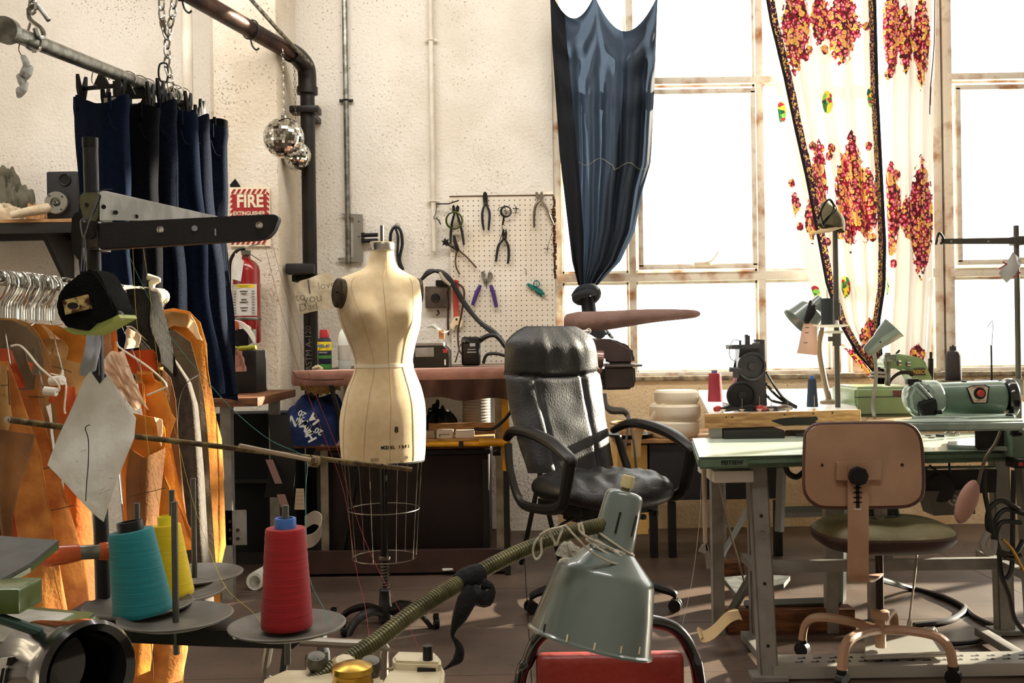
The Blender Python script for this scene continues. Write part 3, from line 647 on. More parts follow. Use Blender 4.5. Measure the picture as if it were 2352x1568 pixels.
# far right end first (behind), then towards the camera
pset('pattern_set', 'tall golden card pattern with folded collar top at the right end of the rack', 368,
     [([(383, 712), (405, 708), (440, 715), (462, 740), (474, 790), (476, 850), (482, 900), (490, 960), (500, 1010), (504, 1100), (500, 1180), (508, 1260), (496, 1330), (500, 1400), (470, 1400), (455, 1100), (440, 850), (400, 770)], 3.06, K3, .03, .06),
      ([(380, 712), (432, 722), (428, 752), (400, 748), (376, 765)], 3.02, K1, .02, .0),
      ([(436, 722), (470, 782), (455, 778), (432, 752)], 3.01, mat('pale_card', 'f0c898', .8), .0, .0),
      ([(370, 762), (400, 757), (438, 785), (455, 850), (465, 900), (474, 980), (480, 1080), (486, 1200), (492, 1320), (440, 1340), (420, 1000)], 3.0, KG, .02, .04)],
     [[(380, 800, 2.985), (410, 802, 2.98), (446, 810, 2.985)], [(455, 860, 2.985), (462, 980, 2.98), (470, 1100, 2.98)]])
t = thing('fur_collar', 'dark shaggy fur piece draped over the rack rail', 'fur', rail_at(305))
b = B(); b.grid(lambda u, v: P(265 + 95 * u + 75 * v * (1 - u * .3) + (12 * math.sin(v * 9) * (1 - u)) , 672 + 10 * math.sin(u * 3.1) * -1 + v * (160 - 50 * u * (1 - v)) + 60 * v * v * (u - .2), 2.72 + .04 * math.sin(u * 6 + v * 3) - .03 * math.sin(u * 3.1)), 30, 30, .02)
FUR = mat('dark_fur', '17130f', .8, col2='3a322a', cscale=60, stretch=(3, 3, .6), bump=1.0, bscale=90, bdist=.02)
part('pelt', b, FUR, t, ang=80)
# grey wool jacket
WOOLG = mat('grey_brown_wool', '4a4034', .95, col2='3a3128', cscale=60, bump=.4, bscale=200, sheen=.4)
t = thing('wool_jacket', 'grey-brown wool jacket hanging among the orange card patterns', 'jacket', rail_at(345))
b = B()
def jk(u, v):
    pts = [(300, 760), (330, 770), (370, 790), (410, 835), (440, 880), (455, 930), (462, 1000), (470, 1100), (478, 1250), (494, 1400)]
    s_ = v * (len(pts) - 1); k = min(int(s_), len(pts) - 2); f = s_ - k
    xr2 = pts[k][0] + (pts[k + 1][0] - pts[k][0]) * f; y = pts[k][1] + (pts[k + 1][1] - pts[k][1]) * f
    xl2 = 290 + 120 * min(1, v * 1.1); hw = (xr2 - xl2) / 2; a = u * 2 * math.pi
    return P((xl2 + xr2) / 2 + hw * math.cos(a), y + 6 * math.sin(a * 2), 2.86 + (.05 + .012 * math.sin(v * 8)) * math.sin(a) + .008 * math.sin(a * 5 + v * 4))
b.grid(jk, 40, 40); part('sleeve', b, WOOLG, t, ang=70)
b = B(); b.tube([P(455, 862, 2.84), P(430, 878, 2.8), P(415, 905, 2.8), P(408, 950, 2.8), P(406, 1050, 2.8)], .0016, 5); part('armhole_seam', b, DARK, t)
b = B(); q_ = rail_at(335); hook_geo(b, q_); b.tube([q_ + V((0, 0, -.09)), P(300, 752, 2.8), P(340, 785, 2.78), P(400, 826, 2.78)], .0022, 6, 3); part('wire_hanger', b, WIRE, t)
psets = [
 ('orange card pattern with square top and notched side beside the fur', 300,
  [([(275, 803), (282, 806), (352, 802), (358, 815), (357, 850), (290, 860), (275, 850)], 2.66, K5, .01, .02), ([(300, 855), (356, 850), (357, 880), (312, 880)], 2.68, K1, .01, 0)], None),
 ('small brown card pattern with rounded shoulder in the middle of the rack', 320,
  [([(356, 845), (372, 842), (390, 868), (400, 920), (405, 1000), (425, 1180), (420, 1300), (380, 1300), (352, 1000)], 2.70, K4, .03, .03), ([(358, 828), (378, 832), (378, 850), (356, 848)], 2.69, K1, 0, 0)], None),
 ('golden card pattern piece with two thin folds right of the plastic bag', 280,
  [([(330, 860), (375, 878), (374, 930), (398, 950), (405, 962), (392, 1010), (385, 1080), (440, 1240), (438, 1268), (400, 1262), (350, 1000), (318, 900)], 2.52, K3, .03, .03), ([(318, 852), (355, 853), (356, 880), (330, 882)], 2.5, K3, .01, 0), ([(322, 878), (336, 880), (338, 1000), (326, 1000)], 2.49, K2, .01, 0)], None),
 ('broad golden card pattern with white folded edge above the rusty rod', 255,
  [([(290, 942), (340, 955), (365, 962), (376, 985), (378, 1020), (362, 1062), (385, 1120), (402, 1200), (420, 1290), (430, 1420), (420, 1568), (320, 1568), (290, 1300), (270, 1000)], 2.36, K3, .05, .03), ([(352, 958), (370, 966), (377, 990), (376, 1022), (366, 1006), (360, 978)], 2.34, mat('pale_card', 'f0c898', .8), 0, 0), ([(295, 1030), (335, 1050), (372, 1030), (362, 1110), (340, 1220), (360, 1300), (300, 1300), (288, 1100)], 2.33, K4, .03, .02)], [[(300, 1140, 2.30), (340, 1130, 2.30), (380, 1120, 2.31)]]),
 ('long golden card patterns reaching the floor under the black thread stand', 240,
  [([(290, 1290), (400, 1290), (412, 1400), (408, 1470), (420, 1500), (412, 1568), (296, 1568)], 2.28, K6, .03, .04), ([(280, 1300), (330, 1310), (350, 1420), (345, 1540), (300, 1550)], 2.25, K3, .02, .02)], [[(340, 1400, 2.22), (348, 1480, 2.22), (352, 1560, 2.22)]]),
 ('curling brown card pattern hanging beside the steel post', 262,
  [([(228, 762), (262, 745), (268, 800), (275, 850), (262, 862), (238, 850)], 2.44, K2, .02, .02), ([(226, 765), (250, 752), (256, 800), (250, 845), (230, 842)], 2.42, K4, .02, .0)], None),
 ('large golden card pattern behind the tape measure', 170,
  [([(80, 742), (140, 748), (196, 772), (196, 846), (140, 825), (112, 808), (96, 775)], 2.36, K3, .02, .02), ([(96, 746), (104, 748), (150, 795), (110, 780)], 2.33, mat('pale_card', 'f0c898', .8), 0, 0), ([(100, 776), (140, 780), (152, 800), (155, 830), (110, 812)], 2.32, K1, .01, 0)], None),
 ('tan card pattern with rounded corner hooked below a white wire', 150,
  [([(110, 812), (120, 812), (192, 840), (196, 880), (190, 940), (182, 1000), (178, 1100), (150, 1100), (130, 950), (112, 880)], 2.28, K1, .03, .03)], [[(114, 840, 2.26), (140, 846, 2.25), (165, 855, 2.25)]]),
 ('grey-brown card pattern with big curved top at the left end of the rack', 40,
  [([(0, 730), (40, 731), (72, 742), (92, 765), (108, 800), (112, 850), (118, 920), (90, 940), (60, 900), (-10, 900), (-10, 730)], 2.18, K1, .03, .03), ([(0, 735), (40, 736), (66, 750), (84, 780), (86, 830), (78, 900), (30, 930), (-10, 900)], 2.15, KG, .02, .02)], None),
 ('rust-orange card pattern strips hanging below the white cardboard tubes', 120,
  [([(130, 880), (150, 876), (152, 900), (150, 940), (190, 1020), (196, 1200), (205, 1320), (220, 1420), (170, 1420), (150, 1150), (140, 1000)], 2.12, K2, .03, .04), ([(118, 840), (128, 870), (150, 880), (140, 930), (122, 920)], 2.14, K5, .01, .02), ([(152, 885), (165, 890), (175, 940), (180, 1000), (160, 1000)], 2.11, K5, 0, .02)], None),
 ('dark rust card pattern between the grey-brown curve and the tubes', 85,
  [([(-10, 800), (20, 800), (50, 825), (70, 835), (66, 892), (40, 890), (-10, 880)], 2.05, K5, .01, .02), ([(82, 860), (100, 862), (102, 900), (115, 960), (120, 1100), (80, 1100), (80, 900)], 2.06, K4, .02, .02), ([(40, 800), (64, 795), (68, 820), (80, 900), (60, 905), (50, 850)], 2.04, KG, .02, .02)], None),
 ('wide tan card pattern with pencilled grid lines left of the handwritten paper', 60,
  [([(50, 895), (100, 893), (104, 930), (120, 1000), (140, 1100), (165, 1200), (185, 1290), (195, 1400), (215, 1568), (60, 1568), (50, 1200)], 1.98, K6, .05, .05)], [[(66, 910, 1.955), (102, 912, 1.955)], [(70, 1080, 1.94), (110, 1074, 1.93), (150, 1060, 1.94)], [(80, 1180, 1.94), (125, 1170, 1.93), (170, 1160, 1.94)], [(110, 1230, 1.93), (120, 1330, 1.93), (118, 1420, 1.93)], [(74, 1290, 1.93), (86, 1300, 1.93), (82, 1315, 1.93), (96, 1326, 1.93)]]),
 ('mottled tan card pattern with slanting edge at the far left', 10,
  [([(-10, 830), (22, 828), (40, 880), (62, 960), (90, 1040), (110, 1150), (130, 1250), (150, 1400), (160, 1568), (20, 1568), (-10, 1400)], 1.88, K6, .05, .05), ([(-10, 838), (16, 840), (24, 900), (30, 960), (20, 1010), (-10, 1000)], 1.85, K1, .01, .01)], [[(2, 885, 1.83), (20, 884, 1.83)], [(18, 850, 1.83), (22, 930, 1.83)]]),
 ('brown card patterns nearest the camera at the left edge', -40,
  [([(-10, 985), (30, 990), (65, 1000), (58, 1080), (42, 1180), (38, 1240), (-10, 1240)], 1.74, K4, .03, .02), ([(-10, 1060), (10, 1080), (35, 1180), (40, 1300), (-10, 1300)], 1.76, K5, .02, .02)], None)]
for lb, hp, cards, seam in psets: pset('pattern_set', lb, hp, cards, seam)
# empty hooks: pairs of bent wires crowding the rail
hk = None
HL = 'chrome pattern hook crowded with many others on the left of the rack rail'
for k in range(34):
    px = -6 + k * 4.1 if k < 32 else 0
    q_ = rail_at(px)
    if hk is None:
        hk = thing('pattern_hook', HL, 'hook', q_, 'chrome pattern hooks crowded on the rail')
        b = B(); hook_geo(b, q_, ln=.085, r=.0026); part('wire', b, CHROME, hk)
    else: copy_tree(hk, q_, (0, 0, random.uniform(-.5, .9)))
for k in range(5):
    copy_tree(hk, rail_at(248 + k * 6), (random.uniform(-.1, .1), 0, random.uniform(-.4, .8)), 'chrome pattern hook crowded beside the fur piece on the rack rail')['group'] = 'chrome pattern hooks beside the fur'
# wire hangers with white cardboard tubes
HW = mat('white_wire', 'e6dcc8', .4)
t = thing('wire_hanger', 'white wire hanger with cardboard tube among the left patterns', 'hanger', P(60, 800, 2.0))
b = B(); b.tube([P(25, 795, 1.96), P(45, 793, 1.96), P(66, 812, 1.95), P(90, 842, 1.93), P(128, 875, 1.92), P(136, 890, 1.92), P(130, 900, 1.92), P(104, 898, 1.92)], .0022, 6, 4); part('wire', b, HW, t)
b = B(); b.cyl(P(102, 897, 1.92), P(130, 900, 1.92), .0085, n=14); part('cardboard_tube', b, WHITE, t)
t = thing('wire_hanger', 'second white wire hanger tube just above the first', 'hanger', P(130, 870, 1.99))
b = B(); b.tube([P(117, 858, 2.02), P(138, 862, 2.0), P(144, 850, 2.0), P(143, 872, 1.99), P(152, 885, 1.98), P(148, 935, 1.98), P(150, 950, 1.98)], .0018, 6, 4); part('wire', b, HW, t)
b = B(); b.cyl(P(118, 875, 2.0), P(144, 873, 1.99), .0095, n=14); part('cardboard_tube', b, WHITE, t)
t = thing('wire_hanger', 'bare white wire hanger with triangular shape right of the steel post', 'hanger', P(300, 800, 2.45))
b = B(); b.tube([P(268, 785, 2.4), P(275, 798, 2.4), P(320, 828, 2.38), P(350, 850, 2.36), P(375, 873, 2.35), P(381, 882, 2.35), P(379, 890, 2.35), P(338, 908, 2.36)], .0026, 6, 4); part('wire', b, HW, t)
t = thing('wire_hanger', 'thin wire hanger running over the grey wool jacket shoulder', 'hanger', P(340, 780, 2.7))
b = B(); b.tube([P(290, 750, 2.7), P(305, 752, 2.7), P(330, 775, 2.7), P(372, 805, 2.7)], .0022, 6, 4); part('wire', b, HW, t)
# plastic bag, paper tag
b = B(); b.grid(lambda u, v: P(232 + 75 * v + (52 - 10 * math.sin(v * 3)) * u * (1 - .3 * v) - 8 * (1 - u), 828 + 108 * v - 30 * u * (1 - v) + 6 * math.sin(u * 9 + v * 5), 2.22 + .02 * math.sin(u * 8 + v * 11) + .014 * math.sin(u * 17 - v * 6)), 26, 30, .0008)
single('plastic_bag', b, mat('milky_plastic', 'f2e0cc', .25, trans=.4, coat=.3), 'crumpled translucent plastic garment bag hanging over the patterns', 'plastic bag', ang=60)
t = thing('cloth_swatch', 'small beige cloth house-shaped swatch hanging in front of the fur', 'fabric swatch', P(300, 780, 2.6))
b = B(); card(b, [(285, 762), (296, 752), (318, 772), (317, 798), (290, 802)], 2.6, .01, .01); part('cloth', b, mat('beige_cloth', 'c8ae94', .9, bump=.3), t)
# ---------------------------------------------------------------- low table and things behind the jeans
xa, xb2 = P(480, 920, 4.55).x, P(592, 920, 4.55).x
z0 = P(540, 915, 4.5).z
t = thing('side_table', 'low wooden table with perforated grey steel legs behind the jeans', 'table', ((xa + xb2) / 2, 4.9, 0))
b = B(); b.box(((xa - .3 + xb2) / 2, 4.95, z0 - .02), (xb2 - xa + .3, .8, .04), bev=.004); part('table_top', b, WOODD, t)
for x, y in ((xa + .06, 4.62), (xb2 - .08, 5.2), (xa - .2, 5.2)):
    b = B(); b.box((x, y, (z0 - .04) / 2), (.05, .05, z0 - .04)); part('leg', b, GREYP, t)
b = B(); b.box((xa + .08, 4.60, .33), (.14, .01, .16)); part('perforated_plate', b, GREYP, t)
for k in range(8):
    b = B(); b.cyl((xa + .04 + (k % 3) * .035, 4.59, .28 + (k // 3) * .04), (xa + .04 + (k % 3) * .035, 4.594, .28 + (k // 3) * .04), .008, n=8); part('hole', b, INK, t)
t = thing('storage_box', 'black box with cables on the side table below the extinguisher', 'box', P(560, 905, 4.9))
xb3 = P(565, 800, 5.1).x
b = B(); b.box((xb3, 5.1, z0 + (P(565, 805, 5.0).z - z0) / 2), (.16, .22, P(565, 805, 5.0).z - z0), bev=.006); part('box_body', b, BLACK, t)
zt2 = P(565, 805, 5.0).z
b = B(); b.box((xb3 - .02, 5.1, zt2 + .055), (.11, .16, .11), bev=.005); single('small_box', b, BLACKP, 'small black box stacked on the black storage box', 'box')
for k in range(5):
    b = B(); b.tube([P(530, 735 + k * 3, 5.0), P(560, 742 + k * 3, 4.96), P(582, 768 + k * 4, 4.96), P(584, 785 + k * 2, 4.97), P(566, 797, 4.97)], .004, 6)
    single('grey_cable', b, WHITE, 'strand of the pale cable bundle curling over the small black box', 'cable', 'pale cable bundle strands')
heap('cloth_wad', 541, 853, 46, 44, 4.92, mat('dusty_pink_cloth', '9a6a5c', .9, bump=.3), 'dusty pink cloth wad on the black storage box front', 'cloth', 12, 4, None, .04)
b = B(); b.tube([P(528, 745, 4.95), P(541, 748, 4.93)], [.028, .024], 12, 1); single('orange_spool', b, mat('dull_orange', 'b0502c', .6), 'dull orange spool next to the pale cable bundle', 'spool')
b = B(); b.tube([P(533, 795, 4.9), P(550, 800, 4.88)], .006, 8, 1); b.tube([P(550, 800, 4.88), P(588, 797, 4.86)], [.012, .011], 8, 1); single('screwdriver', b, mat('green_yellow_handle', '8a8a14', .4), 'yellow-green handled screwdriver on the black box', 'screwdriver')
# ---------------------------------------------------------------- low workbench below the frame that carries the near machines
t = thing('workbench', 'low workbench under the near thread stand, below the picture edge', 'workbench', (-.25, 1.3, 0))
b = B(); b.box((-.52, 1.17, .585), (1.05, .8, .03), bev=.004); part('table_top', b, mat('worn_laminate', 'b8b2a2', .5), t)
for x in (-.98, -.05):
    for y in (.85, 1.5):
        b = B(); b.box((x, y, .285), (.05, .05, .57)); part('leg', b, GREYP, t)
BZ = .601
# thread stand
SG = mat('stand_grey_black', '1c1b1f', .45, .2, bump=.1, bscale=200); OLV = mat('olive_casting', '6c6c50', .45, .2, '55553c', 30, bump=.15)
pt, pb_ = P(207, 318, 1.5), P(238, 1425, 1.5)
t = thing('thread_stand', 'black industrial thread stand with two arms and saucer plates in the foreground', 'thread stand', (pb_.x, 1.5, BZ))
pole_r = m(16.5, 1.5)
b = B(); b.cyl((pb_.x, 1.5, BZ), pb_, pole_r, n=20); b.cyl(pb_, pt, pole_r, n=20); b.cyl((pb_.x, 1.5, BZ), (pb_.x, 1.5, BZ + .01), .05, n=24); part('pole', b, SG, t)
b = B(); b.cyl(pt + V((0, 0, -.014)), pt + V((0, 0, .001)), pole_r * 1.06, n=20); part('end_cap', b, BLACKP, t)
b = B(); b.poly([(182, 442), (226, 440), (232, 446), (231, 500), (224, 512), (192, 510), (180, 470)], 1.475, .05, 0); bmesh.ops.bevel(b.bm, geom=list(b.bm.edges), offset=.003, segments=2, affect='EDGES'); part('arm_casting', b, OLV, t)
b = B(); b.poly([(184, 510), (228, 507), (230, 572), (205, 574), (186, 566)], 1.472, .05); bmesh.ops.bevel(b.bm, geom=list(b.bm.edges), offset=.003, segments=2, affect='EDGES'); part('lower_casting', b, mat('worn_steel', '55524c', .3, .8, '2c2a28', 20), t)
b = B(); b.cyl(P(199, 470, 1.473), P(199, 470, 1.48), .003, n=10); part('screw', b, DARK, t)
b = B(); b.cyl(P(206, 537, 1.466), P(206, 537, 1.48), .007, n=8); part('screw', b, DARK, t)
# rear arm: open channel receding
b = B(); A0, A1, A2, A3 = P(228, 443, 1.47), P(247, 446, 1.47), P(486, 497, 1.75), P(470, 503, 1.75)
b.prism([P(229, 443, 1.47), P(484, 497, 1.95), P(484, 508, 1.95), P(229, 505, 1.47)], (.0, .004, 0)); b.prism([P(229, 443, 1.47), P(484, 497, 1.95), P(500, 500, 2.0), P(245, 443, 1.52)], (0, 0, .003))
b.prism([P(229, 505, 1.47), P(484, 508, 1.95), P(500, 506, 2.0), P(245, 503, 1.52)], (0, 0, .003)); part('rear_arm', b, mat('worn_channel', '77746a', .5, .4, '5a564a', 18), t, False)
b = B()
for px, py, D in ((238, 475, 1.467), (266, 488, 1.52), (313, 497, 1.6)): b.cyl(P(px, py, D), P(px, py, D - .002), .0035, n=10)
part('bolt_hole', b, INK, t, kind='stuff')
b = B(); b.poly([(228, 511), (610, 492), (632, 492), (640, 500), (628, 530), (612, 546), (590, 550), (228, 573)], 1.425, .022); bmesh.ops.bevel(b.bm, geom=list(b.bm.edges), offset=.0015, segments=2, affect='EDGES'); part('front_arm', b, SG, t)
for px, py in ((370, 528), (597, 518)):
    b = B(); b.lathe([(.0052, 0), (.0052, .004), (.0036, .0045), (.0030, .002), (0, .002)], P(px, py, 1.425), (0, -1, 0), 16); part('screw', b, CHROME, t)
b = B(); b.cyl(P(447, 524, 1.4235), P(447, 524, 1.425), .0042, n=14); b.box(P(495, 533, 1.4235), (.0018, .002, .01)); part('slot', b, mat('pale_slot', 'a0a8b0', .3), t, kind='stuff')
b = B(); b.poly([(165, 500), (172, 488), (190, 486), (192, 598), (178, 595), (168, 580), (163, 540)], 1.56, .02, 0); part('left_arm_end', b, BLACKP, t)
# lower beam and plates
bz = P(450, 1452, 1.38).z
b = B(); b.poly([(255, 1440), (470, 1447), (702, 1452), (702, 1464), (672, 1490), (470, 1484), (300, 1476), (255, 1462)], 1.388, .06); part('beam', b, BLACKP, t)
b = B(); b.box((P(215, 1410, 1.5).x, 1.5, P(215, 1410, 1.5).z), (.06, .09, .02), bev=.003); b.box((P(250, 1420, 1.48).x + .02, 1.45, P(250, 1425, 1.48).z), (.07, .12, .018), bev=.003); part('beam_joint', b, SG, t)
b = B(); b.cyl(P(540, 1462, 1.386), P(540, 1462, 1.388), .0035, n=12); part('rivet', b, WHITE, t)
PLATE = mat('dull_saucer', '6e6a64', .5, .3, '5a564e', 20, bump=.1)
PZs = .79
pos = [(404, 1420), (660, 1440), (447, 1322), (398, 1362), (318, 1392)]
for i, (px, py) in enumerate(pos):
    c = PZ(px, py, PZs); b = B(); rp = .0775
    b.lathe([(.0, .0), (.02, .0), (.03, -.003), (.055, .002), (rp, .010), (rp + .001, .0125), (rp - .002, .0135), (.055, .006), (.03, .002), (.018, .003), (0, .003)], (c.x, c.y, c.z - .008), cap=False, n=40); part('saucer', b, PLATE, t)
    tz = P(px, (1152, 1160, 1098, 1125, 1155)[i], c.y).z
    b = B(); b.cyl((c.x, c.y, c.z - .05), (c.x, c.y, tz), .0045, n=12); part('spool_peg', b, mat('peg_steel', '5e5c56', .45, .6), t)
    if i > 1: b = B(); b.tube([(c.x, c.y, c.z - .012), (c.x * .9 + pb_.x * .1, c.y - .02, c.z - .03), (pb_.x, 1.5, c.z - .03)], .007, 8, 3); part('peg_arm', b, SG, t)
def cone(px, py, ztp, rb, rt, mt, tubem, label, lean=0, tube_r=None, Z=PZs, D=None, name='thread_cone'):
    c = PZ(px, py, Z) if D is None else P(px, py, D)
    zt_ = P(px, ztp, c.y).z; h = zt_ - c.z; rb, rt = m(rb, c.y), m(rt, c.y); ax = V((lean, 0, 1)).normalized()
    t = thing(name, label, 'thread cone', c + V((0, 0, -.004)))
    b = B(); pr = [(rb * .97, 0), (rb, .004)]
    n = 26
    for k in range(1, n): f = k / n; pr.append((rb + (rt - rb) * f + .0003 * math.sin(k * 2.4), .004 + (h - .008) * f))
    pr += [(rt, h - .003), (rt * .96, h), (rt * .5, h)]
    b.lathe(pr, c, ax, 32); part('thread', b, mt, t, ang=60)
    tr = tube_r or rt * .55
    b = B(); b.lathe([(tr * .8, h - .002), (tr, h), (tr, h + .012), (tr * .97, h + .0135), (tr * .72, h + .0135), (tr * .7, h)], c, ax, 24, cap=False); b.lathe([(tr * .5, h + .0005), (tr * .72, h + .001)], c, ax, 16); part('cone_tube', b, tubem, t)
    return t
def thr(name, c1, c2): return mat(name, c1, .75, col2=c2, cscale=6, stretch=(1, 1, 140), bump=.22, bscale=8, sheen=.1, bdist=.003)
cone(659, 1438, 1212, 59, 46, thr('red_thread', 'a80f18', '8e0a12'), mat('blue_tube', '3a6cb8', .4), 'big red thread cone with blue core on the near right saucer', tube_r=.0145)
cone(330, 1408, 1216, 66, 50, thr('teal_thread', '0e8088', '086a72'), BLACKP, 'teal thread cone with black core leaning on the thread stand', lean=-.14, tube_r=.018)
cone(398, 1366, 1204, 47, 31, thr('yellow_thread', 'ecd012', 'd8b80c'), mat('yellow_tube', 'e8d820', .4), 'yellow thread cone standing behind the teal one', lean=-.08, tube_r=.013)
# rods
t = thing('guide_rod', 'rusty horizontal guide rod crossing in front of the patterns and dress form', 'rod', P(17, 963, 1.36))
b = B(); b.tube([P(17, 963, 1.36), P(212, 990, 1.43)], m(7.5, 1.4), 12, 1); b.tube([P(212, 990, 1.43), P(945, 1078, 1.72)], m(6.5, 1.5), 12, 1); part('rod_bar', b, RUST, t)
b = B(); b.cyl(P(205, 989, 1.42), P(219, 991, 1.435), .009, n=12); part('collar', b, RUST, t)
b = B(); b.cyl(P(712, 1058, 1.61), P(728, 1060, 1.62), .0095, n=12); b.cyl(P(719, 1050, 1.6), P(719, 1062, 1.6), .006, n=8); part('collar', b, RUST, t)
b = B(); b.cyl(P(16, 963, 1.358), P(19, 963.4, 1.361), m(7.6, 1.36), n=12); part('rod_tip', b, CHROME, t)
b = B()
for px, py, D in ((610, 1031, 1.555), (878, 1067, 1.68), (780, 1060, 1.62)): b.cyl(P(px, py, D), P(px, py, D - .002), .0018, n=8)
part('thread_hole', b, INK, t, kind='stuff')
b = B(); b.tube([P(550, 1023, 1.50), P(712, 1056, 1.585)], m(5.5, 1.5), 10, 1); single('short_guide_rod', b, mat('pale_rod', '9a8874', .45, .4), 'short paler rod lying alongside the rusty rod', 'rod')
# paper with handwriting hanging on the rod
t = thing('handwritten_paper', 'creased white paper with faint handwriting hanging in front of the patterns', 'paper', P(205, 1195, 1.40))
b = B()
pp = [(190, 870), (205, 852), (228, 882), (242, 862), (262, 890), (302, 962), (301, 1008), (246, 1195), (205, 1150), (118, 1065), (140, 1000), (160, 950), (178, 905)]
card(b, pp, 1.40, .015, .02, .0004, 2); part('sheet', b, PAPER, t, ang=60)
b = B(); b.tube([P(206, 975, 1.38), P(196, 983, 1.375), P(203, 1010, 1.375), P(203, 1060, 1.37), P(199, 1110, 1.37), P(197, 1150, 1.37)], .0007, 5); part('thread_tie', b, DARK, t)
rnd = random.Random(4); b = B()
for k in range(17):
    x, y = rnd.uniform(165, 255), 1040 + k * 7 + rnd.uniform(-3, 3)
    if y > 1040 + 110 - abs(x - 215) * .3: continue
    n = rnd.randint(4, 9)
    b.tube([P(x + j * 2.5, y - j * .9 + rnd.uniform(-2.2, 2.2), 1.381 - .0005) for j in range(n)], .00022, 3, 3)
part('handwriting', b, mat('pale_pencil', '77756e', .9), t, kind='stuff')
b = B(); card(b, [(196, 770), (224, 766), (222, 800), (226, 850), (212, 865), (194, 860), (198, 810)], 1.43, .01, .01, .0006, 1); single('plastic_strip', b, mat('grey_plastic_film', 'b8bac0', .25, trans=.3), 'crumpled grey plastic film hanging above the handwritten paper', 'plastic strip', ang=60)
t = thing('black_strap', 'black strap with small white printed label below the tape measure', 'strap', P(222, 862, 1.46))
b = B(); b.poly([(206, 762), (226, 758), (227, 862), (216, 850)], 1.455, .003); part('strap', b, BLACKP, t, False)
for k in range(2): b = B(); b.box(P(214, 770 + k * 5, 1.452), (.011, .001, .0018)); part('label_line', b, WHITE, t)
# tape measure
TB = mat('tape_rubber', '080807', .85, col2='0e0e0b', cscale=90, bump=.25, bscale=300, spec=.15)
t = thing('tape_measure', 'black tape measure with rusted clip plate hanging from the stand', 'tape measure', P(200, 768, 1.38))
pr = [(126, 712), (127, 690), (138, 662), (158, 644), (178, 632), (192, 620), (212, 618), (224, 626), (246, 672), (268, 718), (262, 733), (225, 748), (200, 752), (182, 764), (160, 758), (140, 742)]
b = B(); b.prism([P(x, y, 1.35) for x, y in pr], (.008, .05, 0)); bmesh.ops.bevel(b.bm, geom=list(b.bm.edges), offset=.004, segments=3, affect='EDGES'); part('case', b, TB, t, ang=50)
b = B(); b.prism([P(x, y, 1.353) for x, y in [(148, 752), (160, 752), (185, 757), (205, 743), (222, 742), (262, 727), (272, 722), (276, 730), (228, 757), (200, 770), (172, 768), (152, 760)]], (.006, .045, 0)); part('green_band', b, mat('pale_green_plastic', 'a8b860', .5), t, ang=50)
b = B(); b.prism([P(x, y, 1.346) for x, y in [(143, 690), (200, 676), (209, 708), (150, 723)]], (0, .004, 0)); part('belt_clip', b, mat('rusted_plate', 'd0b878', .5, .2, '4a2410', 60, 9, (.44, .54), bump=.3), t, False)
b = B(); b.prism([P(167 + 13 * math.cos(a * .52), 702 + 8 * math.sin(a * .52), 1.3455) for a in range(12)], (0, .001, 0)); part('clip_hole', b, INK, t, False)
b = B(); b.tube([P(268, 716, 1.36), P(278, 722, 1.365), P(276, 734, 1.365)], .004, 6, 3); part('end_hook', b, STEEL, t)
b = B(); b.tube([P(192, 624, 1.36), P(196, 560, 1.38), P(188, 535, 1.40), P(186, 505, 1.44), P(208, 500, 1.46), P(230, 455, 1.45), P(228, 447, 1.46)], .0011, 5); b.tube([P(186, 624, 1.36), P(195, 540, 1.40), P(226, 452, 1.44)], .0011, 5, 3); b.tube([P(228, 440, 1.45), P(240, 436, 1.44), P(258, 434, 1.43)], .0009, 5, 3); part('cord', b, DARK, t)
# orange clamp round the pole
ORA = mat('orange_grip', 'd4560e', .35, coat=.4)
t = thing('spring_clamp', 'orange tipped spring clamp gripping the stand pole', 'clamp', P(170, 1300, 1.45))
b = B(); b.tube([P(104, 1283, 1.42), P(118, 1277, 1.42), P(150, 1273, 1.43), P(184, 1268, 1.44)], [.0135, .0155, .015, .0125], 14, 4, flat=.8); part('grip', b, ORA, t)
b = B(); b.tube([P(228, 1266, 1.45), P(246, 1265, 1.455), P(264, 1264, 1.46)], [.0125, .0135, .012], 14, 4); part('jaw_tip', b, ORA, t)
b = B(); b.cyl(P(180, 1269, 1.44), P(232, 1266, 1.45), .0105, n=12); part('steel_jaw', b, STEEL, t)
b = B(); b.tube([P(72, 1296, 1.45), P(90, 1285, 1.47), P(110, 1280, 1.48)], .008, 8, 3); part('second_grip', b, ORA, t)
# threads
def thread(px, r, mt, label): 
    b = B(); b.tube([P(*p) for p in px], r, 4, 5); single('loose_thread', b, mt, label, 'thread')
YT = mat('yellow_line', 'c8b83a', .7); TT = mat('teal_line', '3a8a86', .7); RT = mat('red_line', '9a1e28', .7)
thread([(305, 565, 1.43), (311, 700, 1.44), (320, 800, 1.45), (332, 950, 1.46), (345, 1060, 1.47), (365, 1160, 1.5)], .0004, YT, 'yellow thread running from the arm down to the yellow cone')
thread([(328, 565, 1.44), (345, 680, 1.45), (365, 850, 1.5), (400, 980, 1.55), (440, 1140, 1.6), (480, 1260, 1.6), (520, 1350, 1.5), (580, 1405, 1.4), (605, 1440, 1.35)], .0004, YT, 'second yellow thread sweeping down to the right saucer')
thread([(287, 565, 1.43), (330, 660, 1.45), (390, 770, 1.5), (480, 880, 1.55), (545, 950, 1.58), (620, 1010, 1.6), (690, 1042, 1.6), (706, 1062, 1.58), (702, 1130, 1.5), (704, 1230, 1.42), (712, 1330, 1.38), (745, 1400, 1.34), (760, 1440, 1.3)], .0005, TT, 'teal thread crossing from the arm to the red cone')
